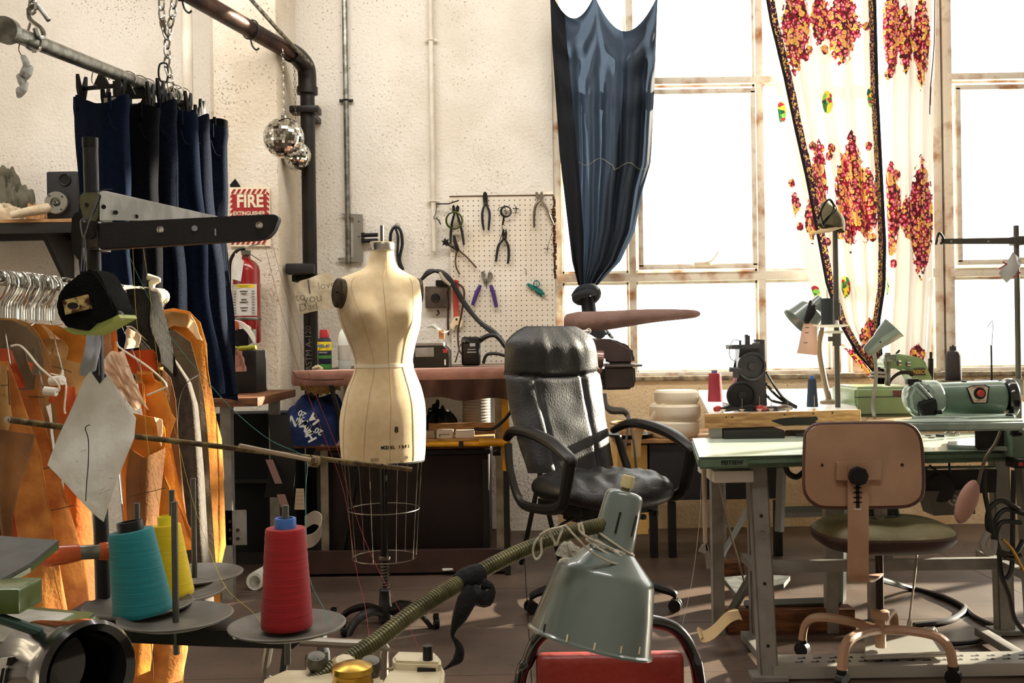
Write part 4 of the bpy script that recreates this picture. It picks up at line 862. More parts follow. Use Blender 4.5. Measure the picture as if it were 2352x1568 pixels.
thread([(608, 560, 1.46), (640, 690, 1.6), (690, 860, 1.7), (740, 990, 1.7), (790, 1130, 1.7), (815, 1290, 1.6), (840, 1400, 1.5), (850, 1500, 1.3)], .00032, RT, 'left one of two red threads in front of the dress form')
thread([(625, 560, 1.46), (670, 720, 1.6), (720, 890, 1.7), (775, 1030, 1.7), (792, 1100, 1.7), (830, 1220, 1.65), (880, 1330, 1.5), (940, 1440, 1.35), (985, 1540, 1.25)], .00032, RT, 'right one of two red threads in front of the dress form')
# ---------------------------------------------------------------- green machine head at the lower left corner
MG = mat('olive_green_enamel', '5c7034', .3, col2='4c5e2a', cscale=10, coat=.5); MB_ = mat('black_enamel', '0b0b0c', .18, coat=.6)
t = thing('overlock_machine', 'olive green sewing machine head with black open handwheel at lower left', 'sewing machine', (P(120, 1560, 1.1).x, 1.1, BZ))
zt_ = PZ(120, 1430, .90)
def pg(px, D0, D1, th, mt, name, lab=None, bev=.004):
    b = B(); b.prism([P(x, y, D) for x, y, D in px], (0, 0, -th))
    if bev: bmesh.ops.bevel(b.bm, geom=list(b.bm.edges), offset=bev, segments=2, affect='EDGES')
    return part(name, b, mt, t)
zA = .862
def q4(pts, Z): return [PZ(x, y, Z) for x, y in pts]
b = B(); b.prism(q4([(-60, 1398), (62, 1388), (232, 1404), (190, 1440), (60, 1490), (-60, 1510)], zA), (0, 0, -.22)); bmesh.ops.bevel(b.bm, geom=list(b.bm.edges), offset=.006, segments=3, affect='EDGES'); part('machine_body', b, MG, t)
b = B(); b.prism(q4([(-50, 1402), (60, 1398), (170, 1408), (110, 1438), (44, 1475), (-50, 1470)], zA + .001), (0, 0, -.001)); part('top_sticker', b, mat('worn_white_sticker', 'cfcdc4', .5, col2='a8a69c', cscale=18), t, False)
b = B(); b.box(P(10, 1368, 1.02), (.055, .05, .026), bev=.003); part('tension_block', b, MG, t)
b = B(); A = [P(-60, 1225, 1.2), P(135, 1240, 1.15), P(70, 1292, 1.08), P(-60, 1365, 1.0)]; b.prism(A, (0, 0, -.004)); part('work_plate', b, mat('dark_grey_plate', '3a3a38', .5, col2='2a2a28', cscale=30), t, False)
b = B(); b.prism([p + V((.001, -.002, -.0045)) for p in A], (0, 0, -.005)); part('plate_edge', b, MG, t, False)
c = P(205, 1545, .98); ax = V((.80, -.58, .10)).normalized(); rw = m(118, .98)
b = B(); b.lathe([(rw * .62, -.11), (rw * .9, -.10), (rw * .94, -.03), (rw * 1.0, -.022), (rw * 1.01, .0), (rw * .93, .006), (rw * .80, .0), (rw * .78, -.012), (rw * .74, -.07), (rw * .3, -.08), (0, -.08)], c, ax, 48, cap=False); part('handwheel', b, MB_, t)
b = B(); b.tube([P(-20, 1413, 1.0), P(60, 1440, 1.0), P(118, 1462, 1.0)], .0055, 10, 3); part('green_rod', b, mat('dark_green_rod', '10382c', .3), t)
b = B(); b.poly([(0, 1512), (52, 1505), (36, 1580), (-10, 1590)], .985, .002); part('picture_label', b, WHITE, t, False)
b = B(); b.poly([(18, 1510), (49, 1507), (44, 1527), (14, 1528)], .983, .001)
for k in range(4): b.poly([(4 + k * 10, 1535), (10 + k * 10, 1534), (4 + k * 10, 1568), (-2 + k * 10, 1568)], .983, .001)
part('label_print', b, INK, t, False, kind='stuff')
# ---------------------------------------------------------------- cream serger at the bottom
CRM = mat('cream_enamel', 'd8cdb0', .4, col2='c4b694', cscale=16, bump=.08)
t = thing('serger', 'cream overlock sewing machine with dials at the bottom edge', 'sewing machine', (P(830, 1560, 1.2).x, 1.25, BZ))
zS = .79
b = B(); b.prism(q4([(655, 1536), (760, 1536), (880, 1550), (880, 1680), (560, 1680), (600, 1560)], zS), (0, 0, -.18)); bmesh.ops.bevel(b.bm, geom=list(b.bm.edges), offset=.004, segments=2, affect='EDGES'); part('left_body', b, CRM, t)
b = B(); b.prism(q4([(905, 1512), (1010, 1516), (1022, 1535), (1000, 1690), (850, 1690), (878, 1570)], zS + .012), (0, 0, -.19)); bmesh.ops.bevel(b.bm, geom=list(b.bm.edges), offset=.004, segments=2, affect='EDGES'); part('right_body', b, CRM, t)
b = B(); b.prism(q4([(912, 1494), (1002, 1497), (1014, 1512), (1012, 1522), (905, 1518), (900, 1507)], zS + .022), (0, 0, -.02)); bmesh.ops.bevel(b.bm, geom=list(b.bm.edges), offset=.003, segments=2, affect='EDGES'); part('hinged_lid', b, CRM, t)
c = PZ(983, 1535, zS + .012); b = B(); b.cyl(c, c + V((0, 0, .026)), .0058, n=14); b.box(c + V((0, 0, .002)), (.022, .022, .004)); part('peg', b, BLACKP, t)
c = PZ(896, 1536, zS + .013); b = B(); b.cyl(c, c + V((0, 0, .001)), .004, n=14); part('screw', b, mat('dull_brass', '7a7050', .4, .7), t)
BR = mat('brass', 'b8923a', .25, .9)
c = PZ(810, 1575, zS + .002)
b = B(); b.lathe([(.022, 0), (.023, .004), (.021, .008), (.021, .014), (.023, .016), (.022, .022), (.012, .026), (0, .027)], c, n=24); part('brass_dial', b, BR, t)
for px, py, mt in ((726, 1540, mat('knurled_grey', '5a5850', .4, .6)), (790, 1548, CRM), (850, 1550, mat('knurled_grey', '5a5850', .4, .6))):
    c = PZ(px, py, zS); b = B(); b.lathe([(.010, 0), (.012, .004), (.012, .016), (.010, .02), (0, .021)], c, (.1, -.3, 1), 24)
    for k in range(16):
        a = k * math.pi / 8; b.box(c + V((.012 * math.cos(a), .012 * math.sin(a), .012)), (.0016, .0016, .012), a)
    part('tension_knob', b, mt, t)
b = B(); b.cyl(PZ(713, 1545, zS), PZ(713, 1545, zS) + V((0, 0, .018)), .005, .004, n=10); part('needle_clamp', b, CHROME, t)
# ---------------------------------------------------------------- folding chair tubes behind the serger
t = thing('folding_chair', 'chrome tube chair frame glimpsed behind the cream machine', 'chair', (P(740, 1500, 2.3).x, 2.4, 0))
TUB = mat('dull_chrome_tube', '9a968c', .3, .9)
cz = P(800, 1475, 2.3)
b = B(); b.tube([P(690, 1472, 2.3), P(780, 1477, 2.3), P(868, 1480, 2.3)], .011, 10, 1); part('crossbar', b, TUB, t)
b = B(); b.tube([(P(618, 1480, 2.3).x, 2.3, P(618, 1480, 2.3).z), (P(609, 1540, 2.3).x, 2.3, P(609, 1540, 2.3).z), (P(618, 1562, 2.3).x, 2.3, P(618, 1562, 2.3).z), P(660, 1572, 2.3), P(700, 1574, 2.3)], .011, 10, 5); b.tube([P(624, 1556, 2.3), (P(606, 1570, 2.3).x, 2.32, .012)], .011, 10, 1); part('left_tube', b, TUB, t)
b = B(); b.tube([P(868, 1480, 2.3), P(886, 1492, 2.3), P(882, 1535, 2.3), (P(880, 1550, 2.3).x, 2.3, .012)], .011, 10, 4); part('right_tube', b, TUB, t)
b = B(); b.tube([P(735, 1440, 2.38), P(742, 1490, 2.36), P(748, 1540, 2.34), (P(750, 1560, 2.3).x, 2.34, .012)], .013, 10, 3); part('black_strut', b, BLACK, t)
b = B(); b.tube([P(657, 1485, 1.40), P(652, 1530, 1.4), P(646, 1600, 1.4), (P(646, 1600, 1.4).x, 1.4, BZ)], .006, 8, 3); single('black_rod', b, BLACK, 'black rod standing below the beam of the near stand', 'rod')
# ---------------------------------------------------------------- gooseneck lamp
GO = mat('olive_gooseneck', '6e6a48', .38, .4, '4c4a30', 30); LG = mat('lamp_grey_green', '66726e', .28, col2='5a6662', cscale=3, coat=.6)
path = smooth_path([P(560, 1690, 1.08), P(700, 1578, 1.14), P(850, 1482, 1.2), (P(960, 1398, 1.25)), P(1080, 1325, 1.31), P(1190, 1268, 1.35), P(1300, 1226, 1.38), P(1385, 1204, 1.41)], 40)
base = P(420, 1760, 1.05); 
t = thing('gooseneck_lamp', 'grey-green metal work lamp on an olive gooseneck arm tied with cord', 'lamp', (base.x, 1.05, BZ))
n = len(path); b = B(); rl = []
tot = 0; acc = [0]
for i in range(1, n): tot += (path[i] - path[i - 1]).length; acc.append(tot)
N = 560; pts = []; k = 0
for i in range(N):
    s_ = tot * i / (N - 1)
    while k < n - 2 and acc[k + 1] < s_: k += 1
    pts.append(path[k].lerp(path[k + 1], (s_ - acc[k]) / max(acc[k + 1] - acc[k], 1e-6)))
rl = [.0102 - .0006 * (i / N) + (.0011 if i % 4 in (1, 2) else -.0003) for i in range(N)]
rg = []
T0 = None
for i in range(N):
    T = (pts[min(i + 1, N - 1)] - pts[max(i - 1, 0)]).normalized(); u = (EZ - EZ.dot(T) * T).normalized(); w = T.cross(u)
    rg.append([pts[i] + (u * math.cos(j * math.pi / 7) + w * math.sin(j * math.pi / 7)) * rl[i] for j in range(14)])
b.rings(rg); part('gooseneck', b, GO, t, ang=50)
b = B(); b.tube([path[0], (path[0] + V((base.x, 1.05, BZ))) / 2 + V((0, 0, -.02)), V((base.x, 1.05, BZ + .03))], .01, 10, 4); b.lathe([(.05, 0), (.05, .02), (.02, .035), (0, .036)], (base.x, 1.05, BZ)); part('base', b, GO, t)
La, Lb = P(1436, 1130, 1.43), P(1354, 1474, 1.40); ax = (Lb - La).normalized(); LL = (Lb - La).length; k_ = LL / 355
prof = [(0, -2), (28, -2), (40, 2), (45, 10), (48, 60), (52, 134), (56, 140), (104, 182), (113, 190), (117, 200), (130, 268), (143, 348), (149, 352), (149, 357), (144, 357), (128, 268), (113, 200), (102, 188), (52, 145), (40, 20)]
b = B(); b.lathe([(r * k_, z * k_) for r, z in prof], La, ax, 48, cap=False); lh = part('lamp_shade', b, LG, t, ang=40)
b = B(); b.cyl(La - ax * .008, La + ax * .002, m(11, 1.43), n=14); part('switch_stem', b, GO, t)
b = B(); kp = [(.0085, 0), (.009, .002), (.0092, .017), (.008, .0185), (0, .0185)]; b.lathe(kp, La - ax * .006, -ax, 24)
for k in range(20):
    u, w, a_ = frame_of(-ax); an = k * math.pi / 10; b.cyl(La - ax * .008 + (u * math.cos(an) + w * math.sin(an)) * .009, La - ax * .022 + (u * math.cos(an) + w * math.sin(an)) * .009, .0006, n=4)
part('switch_knob', b, mat('cream_knob', 'd8cc98', .4), t)
def onlamp(px, py, off=.0006):
    a, bb = ray(px, py); d = V((a, 1, bb)).normalized(); o = V((0, 0, H)); best = None
    for i in range(2400):
        s_ = 1.2 + i * .0002; p = o + d * s_; rel = p - La; z = rel.dot(ax); r = (rel - ax * z).length / k_; zz = z / k_
        if 0 < zz < 357:
            for j in range(3, 12):
                (r0, z0), (r1, z1) = prof[j], prof[j + 1]
                if z0 <= zz <= z1 and r <= r0 + (r1 - r0) * (zz - z0) / max(z1 - z0, .1): return p - d * off
    return o + d * 1.4
for px, py, l_ in ((1419, 1200, 24), (1456, 1208, 24)):
    b = B(); b.tube([onlamp(px + 6 - 12 * s_, py - l_ + 2 * l_ * s_, .0006) for s_ in (0, .5, 1)], .0016, 6, 2); part('vent_slot', b, INK, t)
for px, py in ((1250, 1442), (1302, 1466), (1365, 1485), (1426, 1492), (1468, 1494)):
    b = B(); b.tube([onlamp(px + 2, py - 9), onlamp(px - 1, py + 8)], .0013, 6, 1); part('rim_slot', b, INK if px < 1290 else mat('lit_slot_paint', 'd8c0a0', .5), t)  # right-hand slots painted pale for light showing through the rim
b = B(); b.lathe([(.001, 0), (.03, .005), (.034, .03), (.02, .06), (.015, .08)], Lb - ax * .1, -ax, 20); part('bulb', b, mat('bulb_white', 'e8e8e0', .2), t)
WS = mat('white_string', 'cfc8b4', .85, bump=.6, bscale=500)
t = thing('white_string', 'white string wound round the lamp neck and tied in a bow on the gooseneck', 'string', P(1340, 1300, 1.36))
u, w, a_ = frame_of(ax)
for k, (z0, tl) in enumerate(((.072, .10), (.082, .06), (.090, .02))):
    b = B(); rr = 54 * k_ * (1 + .08 * k); o = []
    for i in range(26):
        an = 2 * math.pi * i / 26; dirv = V((math.cos(an), math.sin(an), 0)); dirv = (dirv - ax * dirv.dot(ax)).normalized()
        o.append(La + ax * (z0 - .012 * math.cos(an + .2) * -1 * 1.0) + dirv * rr)
    b.tube(o, .0017, 6, 2, closed=True); part('winding', b, WS, t)
b = B()
b.tube([P(1300, 1208, 1.345), P(1328, 1238, 1.34), P(1352, 1262, 1.345), P(1400, 1290, 1.36), P(1440, 1298, 1.38)], .0016, 6); b.tube([P(1330, 1200, 1.35), P(1334, 1222, 1.345), P(1370, 1244, 1.35), P(1410, 1262, 1.36)], .0016, 6); b.tube([P(1335, 1198, 1.36), P(1341, 1225, 1.355)], .0018, 6, 1)
part('strand', b, WS, t)
b = B(); b.tube([P(1300, 1206, 1.35), P(1262, 1218, 1.33), P(1232, 1240, 1.32), P(1224, 1268, 1.32), P(1232, 1284, 1.32), P(1244, 1270, 1.32), P(1243, 1240, 1.32), P(1258, 1218, 1.325), P(1272, 1240, 1.33), P(1277, 1252, 1.33), P(1284, 1235, 1.33), P(1290, 1212, 1.335), P(1262, 1216, 1.32), P(1240, 1228, 1.32)], .0017, 6); part('bow', b, WS, t)
b = B(); b.tube([P(1302, 1245, 1.36), P(1296, 1262, 1.36), P(1294, 1275, 1.36)], [.004, .009, .012], 8, 4); b.tube([P(1306, 1245, 1.36), P(1314, 1260, 1.355), P(1322, 1268, 1.355)], [.004, .007, .009], 8, 4); part('frayed_tuft', b, mat('white_tuft', 'e0dcd0', .9, bump=1, bscale=200, trans=.3), t)
BC = mat('black_rag', '0e0e10', .95, bump=.6, bscale=80)
t = thing('black_rag', 'black rag knotted round the middle of the gooseneck with ragged tail', 'rag', P(1040, 1540, 1.3))
b = B(); c0_, c1_ = P(1052, 1340, 1.30), P(1106, 1313, 1.32); b.tube([c0_, c0_.lerp(c1_, .3), c0_.lerp(c1_, .7), c1_], [.0125, .0155, .0150, .012], 14, 4); part('wrap', b, BC, t)
b = B(); b.tube([P(1088, 1345, 1.29), P(1100, 1368, 1.285), P(1118, 1375, 1.285), P(1132, 1350, 1.285), P(1110, 1340, 1.29)], [.004, .012, .010, .003, .008], 8, 4); part('knot', b, BC, t)
b = B(); b.tube([P(1082, 1345, 1.29), P(1072, 1378, 1.285), P(1056, 1415, 1.285), P(1042, 1445, 1.285), P(1040, 1462, 1.285), P(1050, 1476, 1.285), P(1056, 1492, 1.285), P(1052, 1512, 1.285), P(1036, 1526, 1.285), P(1018, 1538, 1.285)], [.006, .0125, .010, .004, .002, .004, .006, .007, .003, .0008], 8, 5); part('tail', b, BC, t, ang=60)
# ---------------------------------------------------------------- red chair
t = thing('red_chair', 'chair with black tube frame and red vinyl back behind the work lamp', 'chair', (P(1400, 1500, 1.9).x, 1.95, 0))
D = 1.86; b = B(); f0 = P(1195, 1568, D); f1 = P(1606, 1568, D)
b.tube([(f0.x - .05, D + .1, .02), (f0.x - .03, D + .04, .3), f0, P(1212, 1520, D), P(1236, 1468, D), P(1290, 1436, D), P(1400, 1424, D), P(1500, 1428, D), P(1556, 1448, D), P(1590, 1500, D), f1, (f1.x + .03, D + .04, .3), (f1.x + .05, D + .1, .02)], .0125, 12, 5); part('back_frame', b, MB_, t)
b = B(); b.box(((f0.x + f1.x) / 2, D - .004, P(1400, 1496, D).z - .11), (m(338, D), .035, .22), bev=.016, seg=4); part('backrest', b, mat('red_vinyl', '8e2a20', .4, col2='7a2018', cscale=5, bump=.2, bscale=60), t)
b = B(); b.box(((f0.x + f1.x) / 2, D - .2, .33), (.34, .36, .05), bev=.02, seg=3); part('seat', b, MATS['red_vinyl'], t)
for s_ in (f0.x - .03, f1.x + .03):
    b = B(); b.tube([(s_, D - .36, .02), (s_, D - .32, .3), (s_, D - .0, .3)], .012, 10, 4); part('front_leg', b, MB_, t)
# ---------------------------------------------------------------- dress form
LIN = mat('linen', 'e2cda6', .9, col2='dcc498', cscale=30, bump=.35, bscale=420, bdist=.004, sheen=.2)
MD = 4.16
mx0 = P(878, 784, MD).x
t = thing('dress_form', 'linen covered dress form numbered 8 on a cast iron wheeled base', 'mannequin', (mx0, MD, 0))
def zz(y): return P(878, y, MD).z
yaw = R(20)
fr = V((math.sin(yaw), -math.cos(yaw), 0)); la = V((math.cos(yaw), math.sin(yaw), 0))
# y, centre x px, half width px, depth m, power
secs = [(573, 881, 27, .046, 2), (590, 880, 29, .048, 2), (606, 880, 33, .052, 2), (618, 879, 43, .058, 2), (626, 877, 60, .064, 2.1), (634, 874, 80, .072, 2.2), (644, 872, 94, .080, 2.3), (660, 871, 99, .092, 2.4), (690, 872, 99, .106, 2.3), (720, 873, 96, .116, 2.2), (750, 876, 90, .118, 2.1),
        (780, 878, 80, .108, 2), (810, 880, 71, .098, 2), (838, 881, 67, .092, 2), (860, 882, 73, .098, 2), (890, 881, 85, .108, 2.05), (925, 880, 93, .118, 2.1), (960, 878, 97, .122, 2.1), (1000, 877, 98, .122, 2.1), (1040, 877, 97, .12, 2.1), (1058, 877, 95, .116, 2.1)]
rows = []
ys2 = [s[0] for s in secs]
def sec_at(y):
    k = 0
    while k < len(secs) - 2 and secs[k + 1][0] < y: k += 1
    a, c = secs[k], secs[k + 1]; f = (y - a[0]) / (c[0] - a[0]); f = max(0, min(1, f))
    pa, pc = secs[max(k - 1, 0)], secs[min(k + 2, len(secs) - 1)]
    return [0.5 * ((2 * a[i]) + (c[i] - pa[i]) * f + (2 * pa[i] - 5 * a[i] + 4 * c[i] - pc[i]) * f * f + (3 * a[i] - pa[i] - 3 * c[i] + pc[i]) * f ** 3) for i in range(1, 5)]
NA = 72
def fpt(y, a):
    cx, hw, dp, pw = sec_at(y); W_ = m(hw, MD) * 1.0
    ca, sa = math.cos(a), math.sin(a)
    x = W_ * abs(ca) ** (2 / pw) * (1 if ca > 0 else -1); d = dp * abs(sa) ** (2 / pw) * (1 if sa > 0 else -1)   # d>0 front
    bust = math.exp(-((y - 722) / 34) ** 2)
    if sa > 0:
        for s_ in (-1, 1): d += .048 * bust * math.exp(-((x - s_ * .082) / .052) ** 2)
        d += .012 * math.exp(-((y - 950) / 70) ** 2)
        d -= .010 * bust * math.exp(-(x / .028) ** 2)
    else: d -= .03 * math.exp(-((y - 960) / 60) ** 2)
    c = V((P(cx, 784, MD).x, MD, zz(y)))
    return c + la * x * (1.0) + fr * d
ny = 70; b = B(); R_ = []
for j in range(ny + 1):
    y = 573 + (1058 - 573) * j / ny; R_.append([fpt(y, 2 * math.pi * i / NA) for i in range(NA)])
b.rings(R_); torso = part('torso', b, LIN, t, ang=60)
b = B()
for dy, s_ in ((0, 1.0),):
    rg = [[fpt(y, 2 * math.pi * i / NA) + (fpt(y, 2 * math.pi * i / NA) - V((P(881, 784, MD).x, MD, zz(y)))).normalized() * o for i in range(NA)] for y, o in ((835, .0), (835, .002), (843, .002), (843, .0))]
    b.rings(rg, cap=False)
part('waist_tape', b, mat('cream_tape', 'e6dcc4', .8), t)
def seam(an0, an1, y0, y1, name='seam', r=.0013, off=.0003, mt=None):
    b = B(); n = 24; b.tube([fpt(y0 + (y1 - y0) * k / n, an0 + (an1 - an0) * k / n) + fr * off for k in range(n + 1)], r, 4, 1)
    part(name, b, mt or mat('seam_tan', 'b89a6c', .9), t)
seam(math.pi / 2, math.pi / 2, 600, 1056)
for s_ in (-1, 1): seam(math.pi / 2 + s_ * .75, math.pi / 2 + s_ * .5, 640, 836); seam(math.pi / 2 + s_ * .5, math.pi / 2 + s_ * .62, 842, 1056)
seam(math.pi * .93, math.pi * .93, 670, 1056, 'side_seam', .0011, .001, mat('side_stitch', '8a6a3e', .9))
# neck cap, plate and rod
cN = V((P(881, 784, MD).x, MD, zz(573)))
b = B(); b.lathe([(.05, -.002), (.0515, 0), (.0515, .028), (.049, .032), (.040, .0335), (0, .0325)], cN, V((fr.x * .12, fr.y * .12, 1)), 40, cap=False); part('neck_cap', b, mat('neck_metal', 'b8b4a8', .22, 1.0), t)
b = B(); b.lathe([(.046, 0), (.044, .002), (0, .002)], cN + V((fr.x * .004, fr.y * .004, .0325)), V((fr.x * .12, fr.y * .12, 1)), 32); part('cap_plate', b, mat('aged_plate', '8a7a58', .4, .7), t)
b = B(); b.cyl(cN + V((0, 0, .03)), (cN.x, cN.y, zz(518)), .0075, n=8); part('top_rod', b, WIRE, t)
# arm plates
c = fpt(672, math.pi) ; axp = (-la * .75 + fr * .62 + V((0, 0, .12))).normalized()
c = P(784, 672, MD - .095) + axp * .022
b = B(); 
u, w, a_ = frame_of(axp); up_ = (EZ - EZ.dot(axp) * axp).normalized(); sd = up_.cross(axp)
def oval(r1, r2, o): return [c + axp * o + up_ * (r1 * math.cos(k * math.pi / 16) * (1 if math.cos(k * math.pi / 16) > 0 else 1.12)) + sd * (r2 * math.sin(k * math.pi / 16)) for k in range(32)]
b.rings([oval(.058, .034, -.05), oval(.058, .034, .0), oval(.052, .029, .004)]); part('arm_plate', b, mat('dark_arm_plate', '4a3c28', .4, .3, '2e2418', 30, bump=.2), t)
b = B(); b.ball(c + axp * .006, .005, 8); part('plate_screw', b, BLACK, t)
b = B()
cr = fpt(668, 0.0); axq = la
up_ = EZ; sd = fr
b.rings([[cr - la * .012 + up_ * (.055 * math.cos(k * math.pi / 12)) + sd * (.04 * math.sin(k * math.pi / 12)) for k in range(24)], [cr + la * .004 + up_ * (.05 * math.cos(k * math.pi / 12)) + sd * (.036 * math.sin(k * math.pi / 12)) for k in range(24)]]); part('arm_plate', b, MATS['dark_arm_plate'], t)
def on_form(px, py):
    a0, b0 = ray(px, py); best = None
    for k in range(120):
        an = math.pi * k / 120
        p = fpt(py, an); xx = CX + (p.x * cR - (p.z - H) * sR) / p.y * F
        if best is None or abs(xx - px) < best[0]: best = (abs(xx - px), p, an)
    p = best[1]; q_ = fpt(py, best[2] + .05); tx = (q_ - p).normalized(); tx = tx if tx.x > 0 else -tx
    return p, tx
p, tx = on_form(911, 982); text('8', .032, p + V((0, -.003, 0)), tx, EZ, INK, t, off=.0012)
for k, ch in enumerate('MODEL 1993'):
    p, tx = on_form(878 + k * 6.8, 1021)
    if ch != ' ': text(ch, .018, p + V((0, -.0025, 0)), tx, EZ, INK, t, off=.0006)
for px, py, r_ in ((861, 1047, 0), (929, 1048, .4)):
    p, tx = on_form(px, py); b = B(); b.box(p + V((0, -.002, 0)), (.033, .002, .011), Matrix.Rotation(math.atan2(tx.y, tx.x), 3, 'Z') @ Matrix.Rotation(-r_, 3, 'Y')); part('tape_patch', b, mat('grey_tape', '9a8a68', .8), t)
b = B(); b.rings([[fpt(1057, 2 * math.pi * i / NA) * 1 + V((0, 0, z)) for i in range(NA)] for z in (-.001, -.008)]); part('base_rim', b, BLACK, t)
# cage
cg = V((P(876, 784, MD).x, MD, 0))
def ringc(y, r, rr=.0022):
    b = B(); b.torus((cg.x, cg.y, zz(y)), r, rr, n=40, k=6); part('cage_ring', b, WIRE, t)
ringc(1168, .148); ringc(1279, .134)
for k in range(9):
    a = k * 2 * math.pi / 9 + .3; b = B(); b.tube([(cg.x + .165 * math.cos(a), cg.y + .155 * math.sin(a), zz(1055)), (cg.x + .149 * math.cos(a), cg.y + .149 * math.sin(a), zz(1168)), (cg.x + .134 * math.cos(a), cg.y + .134 * math.sin(a), zz(1279))], .0016, 5, 1); part('cage_wire', b, WIRE, t)
# pole, spring, base
b = B(); b.cyl((cg.x, cg.y, zz(1058)), (cg.x, cg.y, zz(1285)), .016, n=16); b.cyl((cg.x + .008, cg.y - .02, zz(1058)), (cg.x + .008, cg.y - .02, zz(1280)), .004, n=8); part('pole', b, mat('pole_dark_steel', '2a2826', .25, .9), t)
b = B(); b.lathe([(.024, 0), (.026, .004), (.026, .012), (.018, .016)], (cg.x, cg.y, zz(1284))); part('collar', b, WIRE, t)
b = B(); z0, z1 = zz(1362), zz(1290); b.tube([(cg.x + .017 * math.cos(k * .7), cg.y + .017 * math.sin(k * .7), z0 + (z1 - z0) * k / 90) for k in range(91)], .0028, 5, 1); part('spring', b, WIRE, t)
b = B(); b.cyl((cg.x, cg.y, zz(1410)), (cg.x, cg.y, z1), .010, n=10); part('inner_rod', b, BLACK, t)
b = B(); b.lathe([(.03, 0), (.034, .02), (.026, .05), (.024, .10), (.026, .105), (.02, .11)], (cg.x, cg.y, zz(1412))); b.lathe([(.02, -.03), (.03, -.02), (.032, .01)], (cg.x, cg.y, zz(1412))); part('hub', b, BLACK, t)
zh = zz(1405)
CAST = mat('cast_iron', '14110f', .4, .5, bump=.15)
for k, a in enumerate((R(172), R(-128), R(-22), R(38), R(100))):
    d = V((math.cos(a), math.sin(a), 0)); L_ = (.225, .235, .235, .19, .2)[k]; s0 = V((cg.x, cg.y, 0))
    b = B(); b.tube([s0 + d * .015 + V((0, 0, zh + .0)), s0 + d * L_ * .35 + V((0, 0, zh + .02)), s0 + d * L_ * .7 + V((0, 0, zh + .0)), s0 + d * L_ * .95 + V((0, 0, zh - .055)), s0 + d * L_ + V((0, 0, zh - .06))], [.016, .014, .011, .010, .012], 8, 5, flat=1.5); lg = part('leg', b, CAST, t)
    e = s0 + d * L_; b = B(); b.cyl(e + V((0, 0, .062)), e + V((0, 0, zh - .03)), .011); b.ball(e + V((0, 0, zh - .028)), .014, 8); part('caster_stem', b, CAST, lg)
    b = B(); b.cyl(e + V((-.008, .01, .026)), e + V((.010, .014, .026)), .026, n=18); b.box(e + V((0, .004, .05)), (.024, .03, .02), bev=.004); part('caster_wheel', b, BLACKP, lg)
# ---------------------------------------------------------------- bench under the pegboard, and what is below it
t = thing('steel_bench', 'dark steel wall bench behind the ironing board', 'workbench', (P(930, 784, 5.7).x, 5.6, 0))
bx0, bx1 = P(712, 784, 5.1).x, P(1165, 784, 5.1).x; BT = 1.035
b = B(); b.box(((bx0 + bx1) / 2, 5.67, BT - .02), (bx1 - bx0, .92, .04), bev=.004); part('bench_top', b, mat('brown_board', '5a3c26', .7, col2='3a2616', cscale=8), t)
LEGM = mat('pale_leg', 'a09484', .6, col2='7a6e60', cscale=10)
for x in (bx0 + .04, P(1143, 784, 5.2).x):
    for y in (5.24, 6.0):
        b = B(); b.box((x, y, BT / 2 - .02), (.04, .04, BT - .04)); part('leg', b, LEGM, t)
b = B(); b.box(((bx0 + bx1) / 2 - .05, 5.6, .63), (bx1 - bx0 - .1, .8, .03)); part('lower_shelf', b, WOODD, t)
b = B(); b.box(((bx0 + bx1) / 2 - .05, 5.55, .02), (bx1 - bx0 + .1, 1.0, .03)); b.box(((bx0 + bx1) / 2 - .05, 5.03, .07), (bx1 - bx0 + .1, .04, .11)); part('bottom_plinth', b, mat('brown_plinth', '3a2018', .7, col2='2a1610', cscale=8), t)
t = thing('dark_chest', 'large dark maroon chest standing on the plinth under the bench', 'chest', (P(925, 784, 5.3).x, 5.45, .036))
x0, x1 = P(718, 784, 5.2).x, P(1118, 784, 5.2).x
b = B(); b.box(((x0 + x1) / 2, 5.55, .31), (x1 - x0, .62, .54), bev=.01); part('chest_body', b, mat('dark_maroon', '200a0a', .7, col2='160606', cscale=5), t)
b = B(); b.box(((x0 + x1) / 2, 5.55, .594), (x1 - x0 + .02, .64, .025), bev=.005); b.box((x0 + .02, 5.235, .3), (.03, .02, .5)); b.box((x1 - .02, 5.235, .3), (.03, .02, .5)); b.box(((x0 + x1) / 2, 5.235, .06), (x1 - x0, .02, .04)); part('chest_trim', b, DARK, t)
zl = .645
# yellow bar, brown rod
t = thing('yellow_rail', 'yellow painted steel rail with bent end plate beside the office chair', 'rail', P(1070, 1018, 4.95))
b = B(); b.cyl(P(955, 1020, 4.95), P(1165, 1018, 4.95), .014, n=12); b.cyl(P(1100, 1015, 4.95), P(1165, 1015, 4.95), .019, n=12); part('bar', b, mat('yellow_paint', 'e0a010', .4, col2='c88a08', cscale=12), t)
b = B(); b.poly([(1152, 915), (1166, 912), (1176, 1084), (1154, 1080)], 4.97, .008); part('end_plate', b, MATS['yellow_paint'], t)
b = B(); b.box((P(1163, 1100, 5.0).x, 5.0, P(1163, 1120, 5.0).z / 2 + .2), (.03, .03, P(1163, 1120, 5.0).z + .4 - .01)); part('post', b, BLACK, t)
b = B(); b.cyl(P(1132, 1036, 4.94), P(1150, 1036, 4.94), .022, n=10); b.ball(P(1140, 1036, 4.93), .02, 8); part('star_knob', b, BLACKP, t)
b = B(); b.box(P(1059, 1020, 4.93), (.022, .01, .03)); part('black_tape', b, BLACKP, t)
b = B(); b.cyl(P(668, 1023, 4.95), P(784, 1023, 4.95), .013, n=12); single('brown_rod', b, mat('brown_paint_rod', '7a5238', .6), 'brown rod end showing left of the dress form under the hoodie', 'rod')
BLUE = mat('royal_blue_fleece', '122a5c', .95, col2='0c1e48', cscale=10, bump=.4, bscale=40)
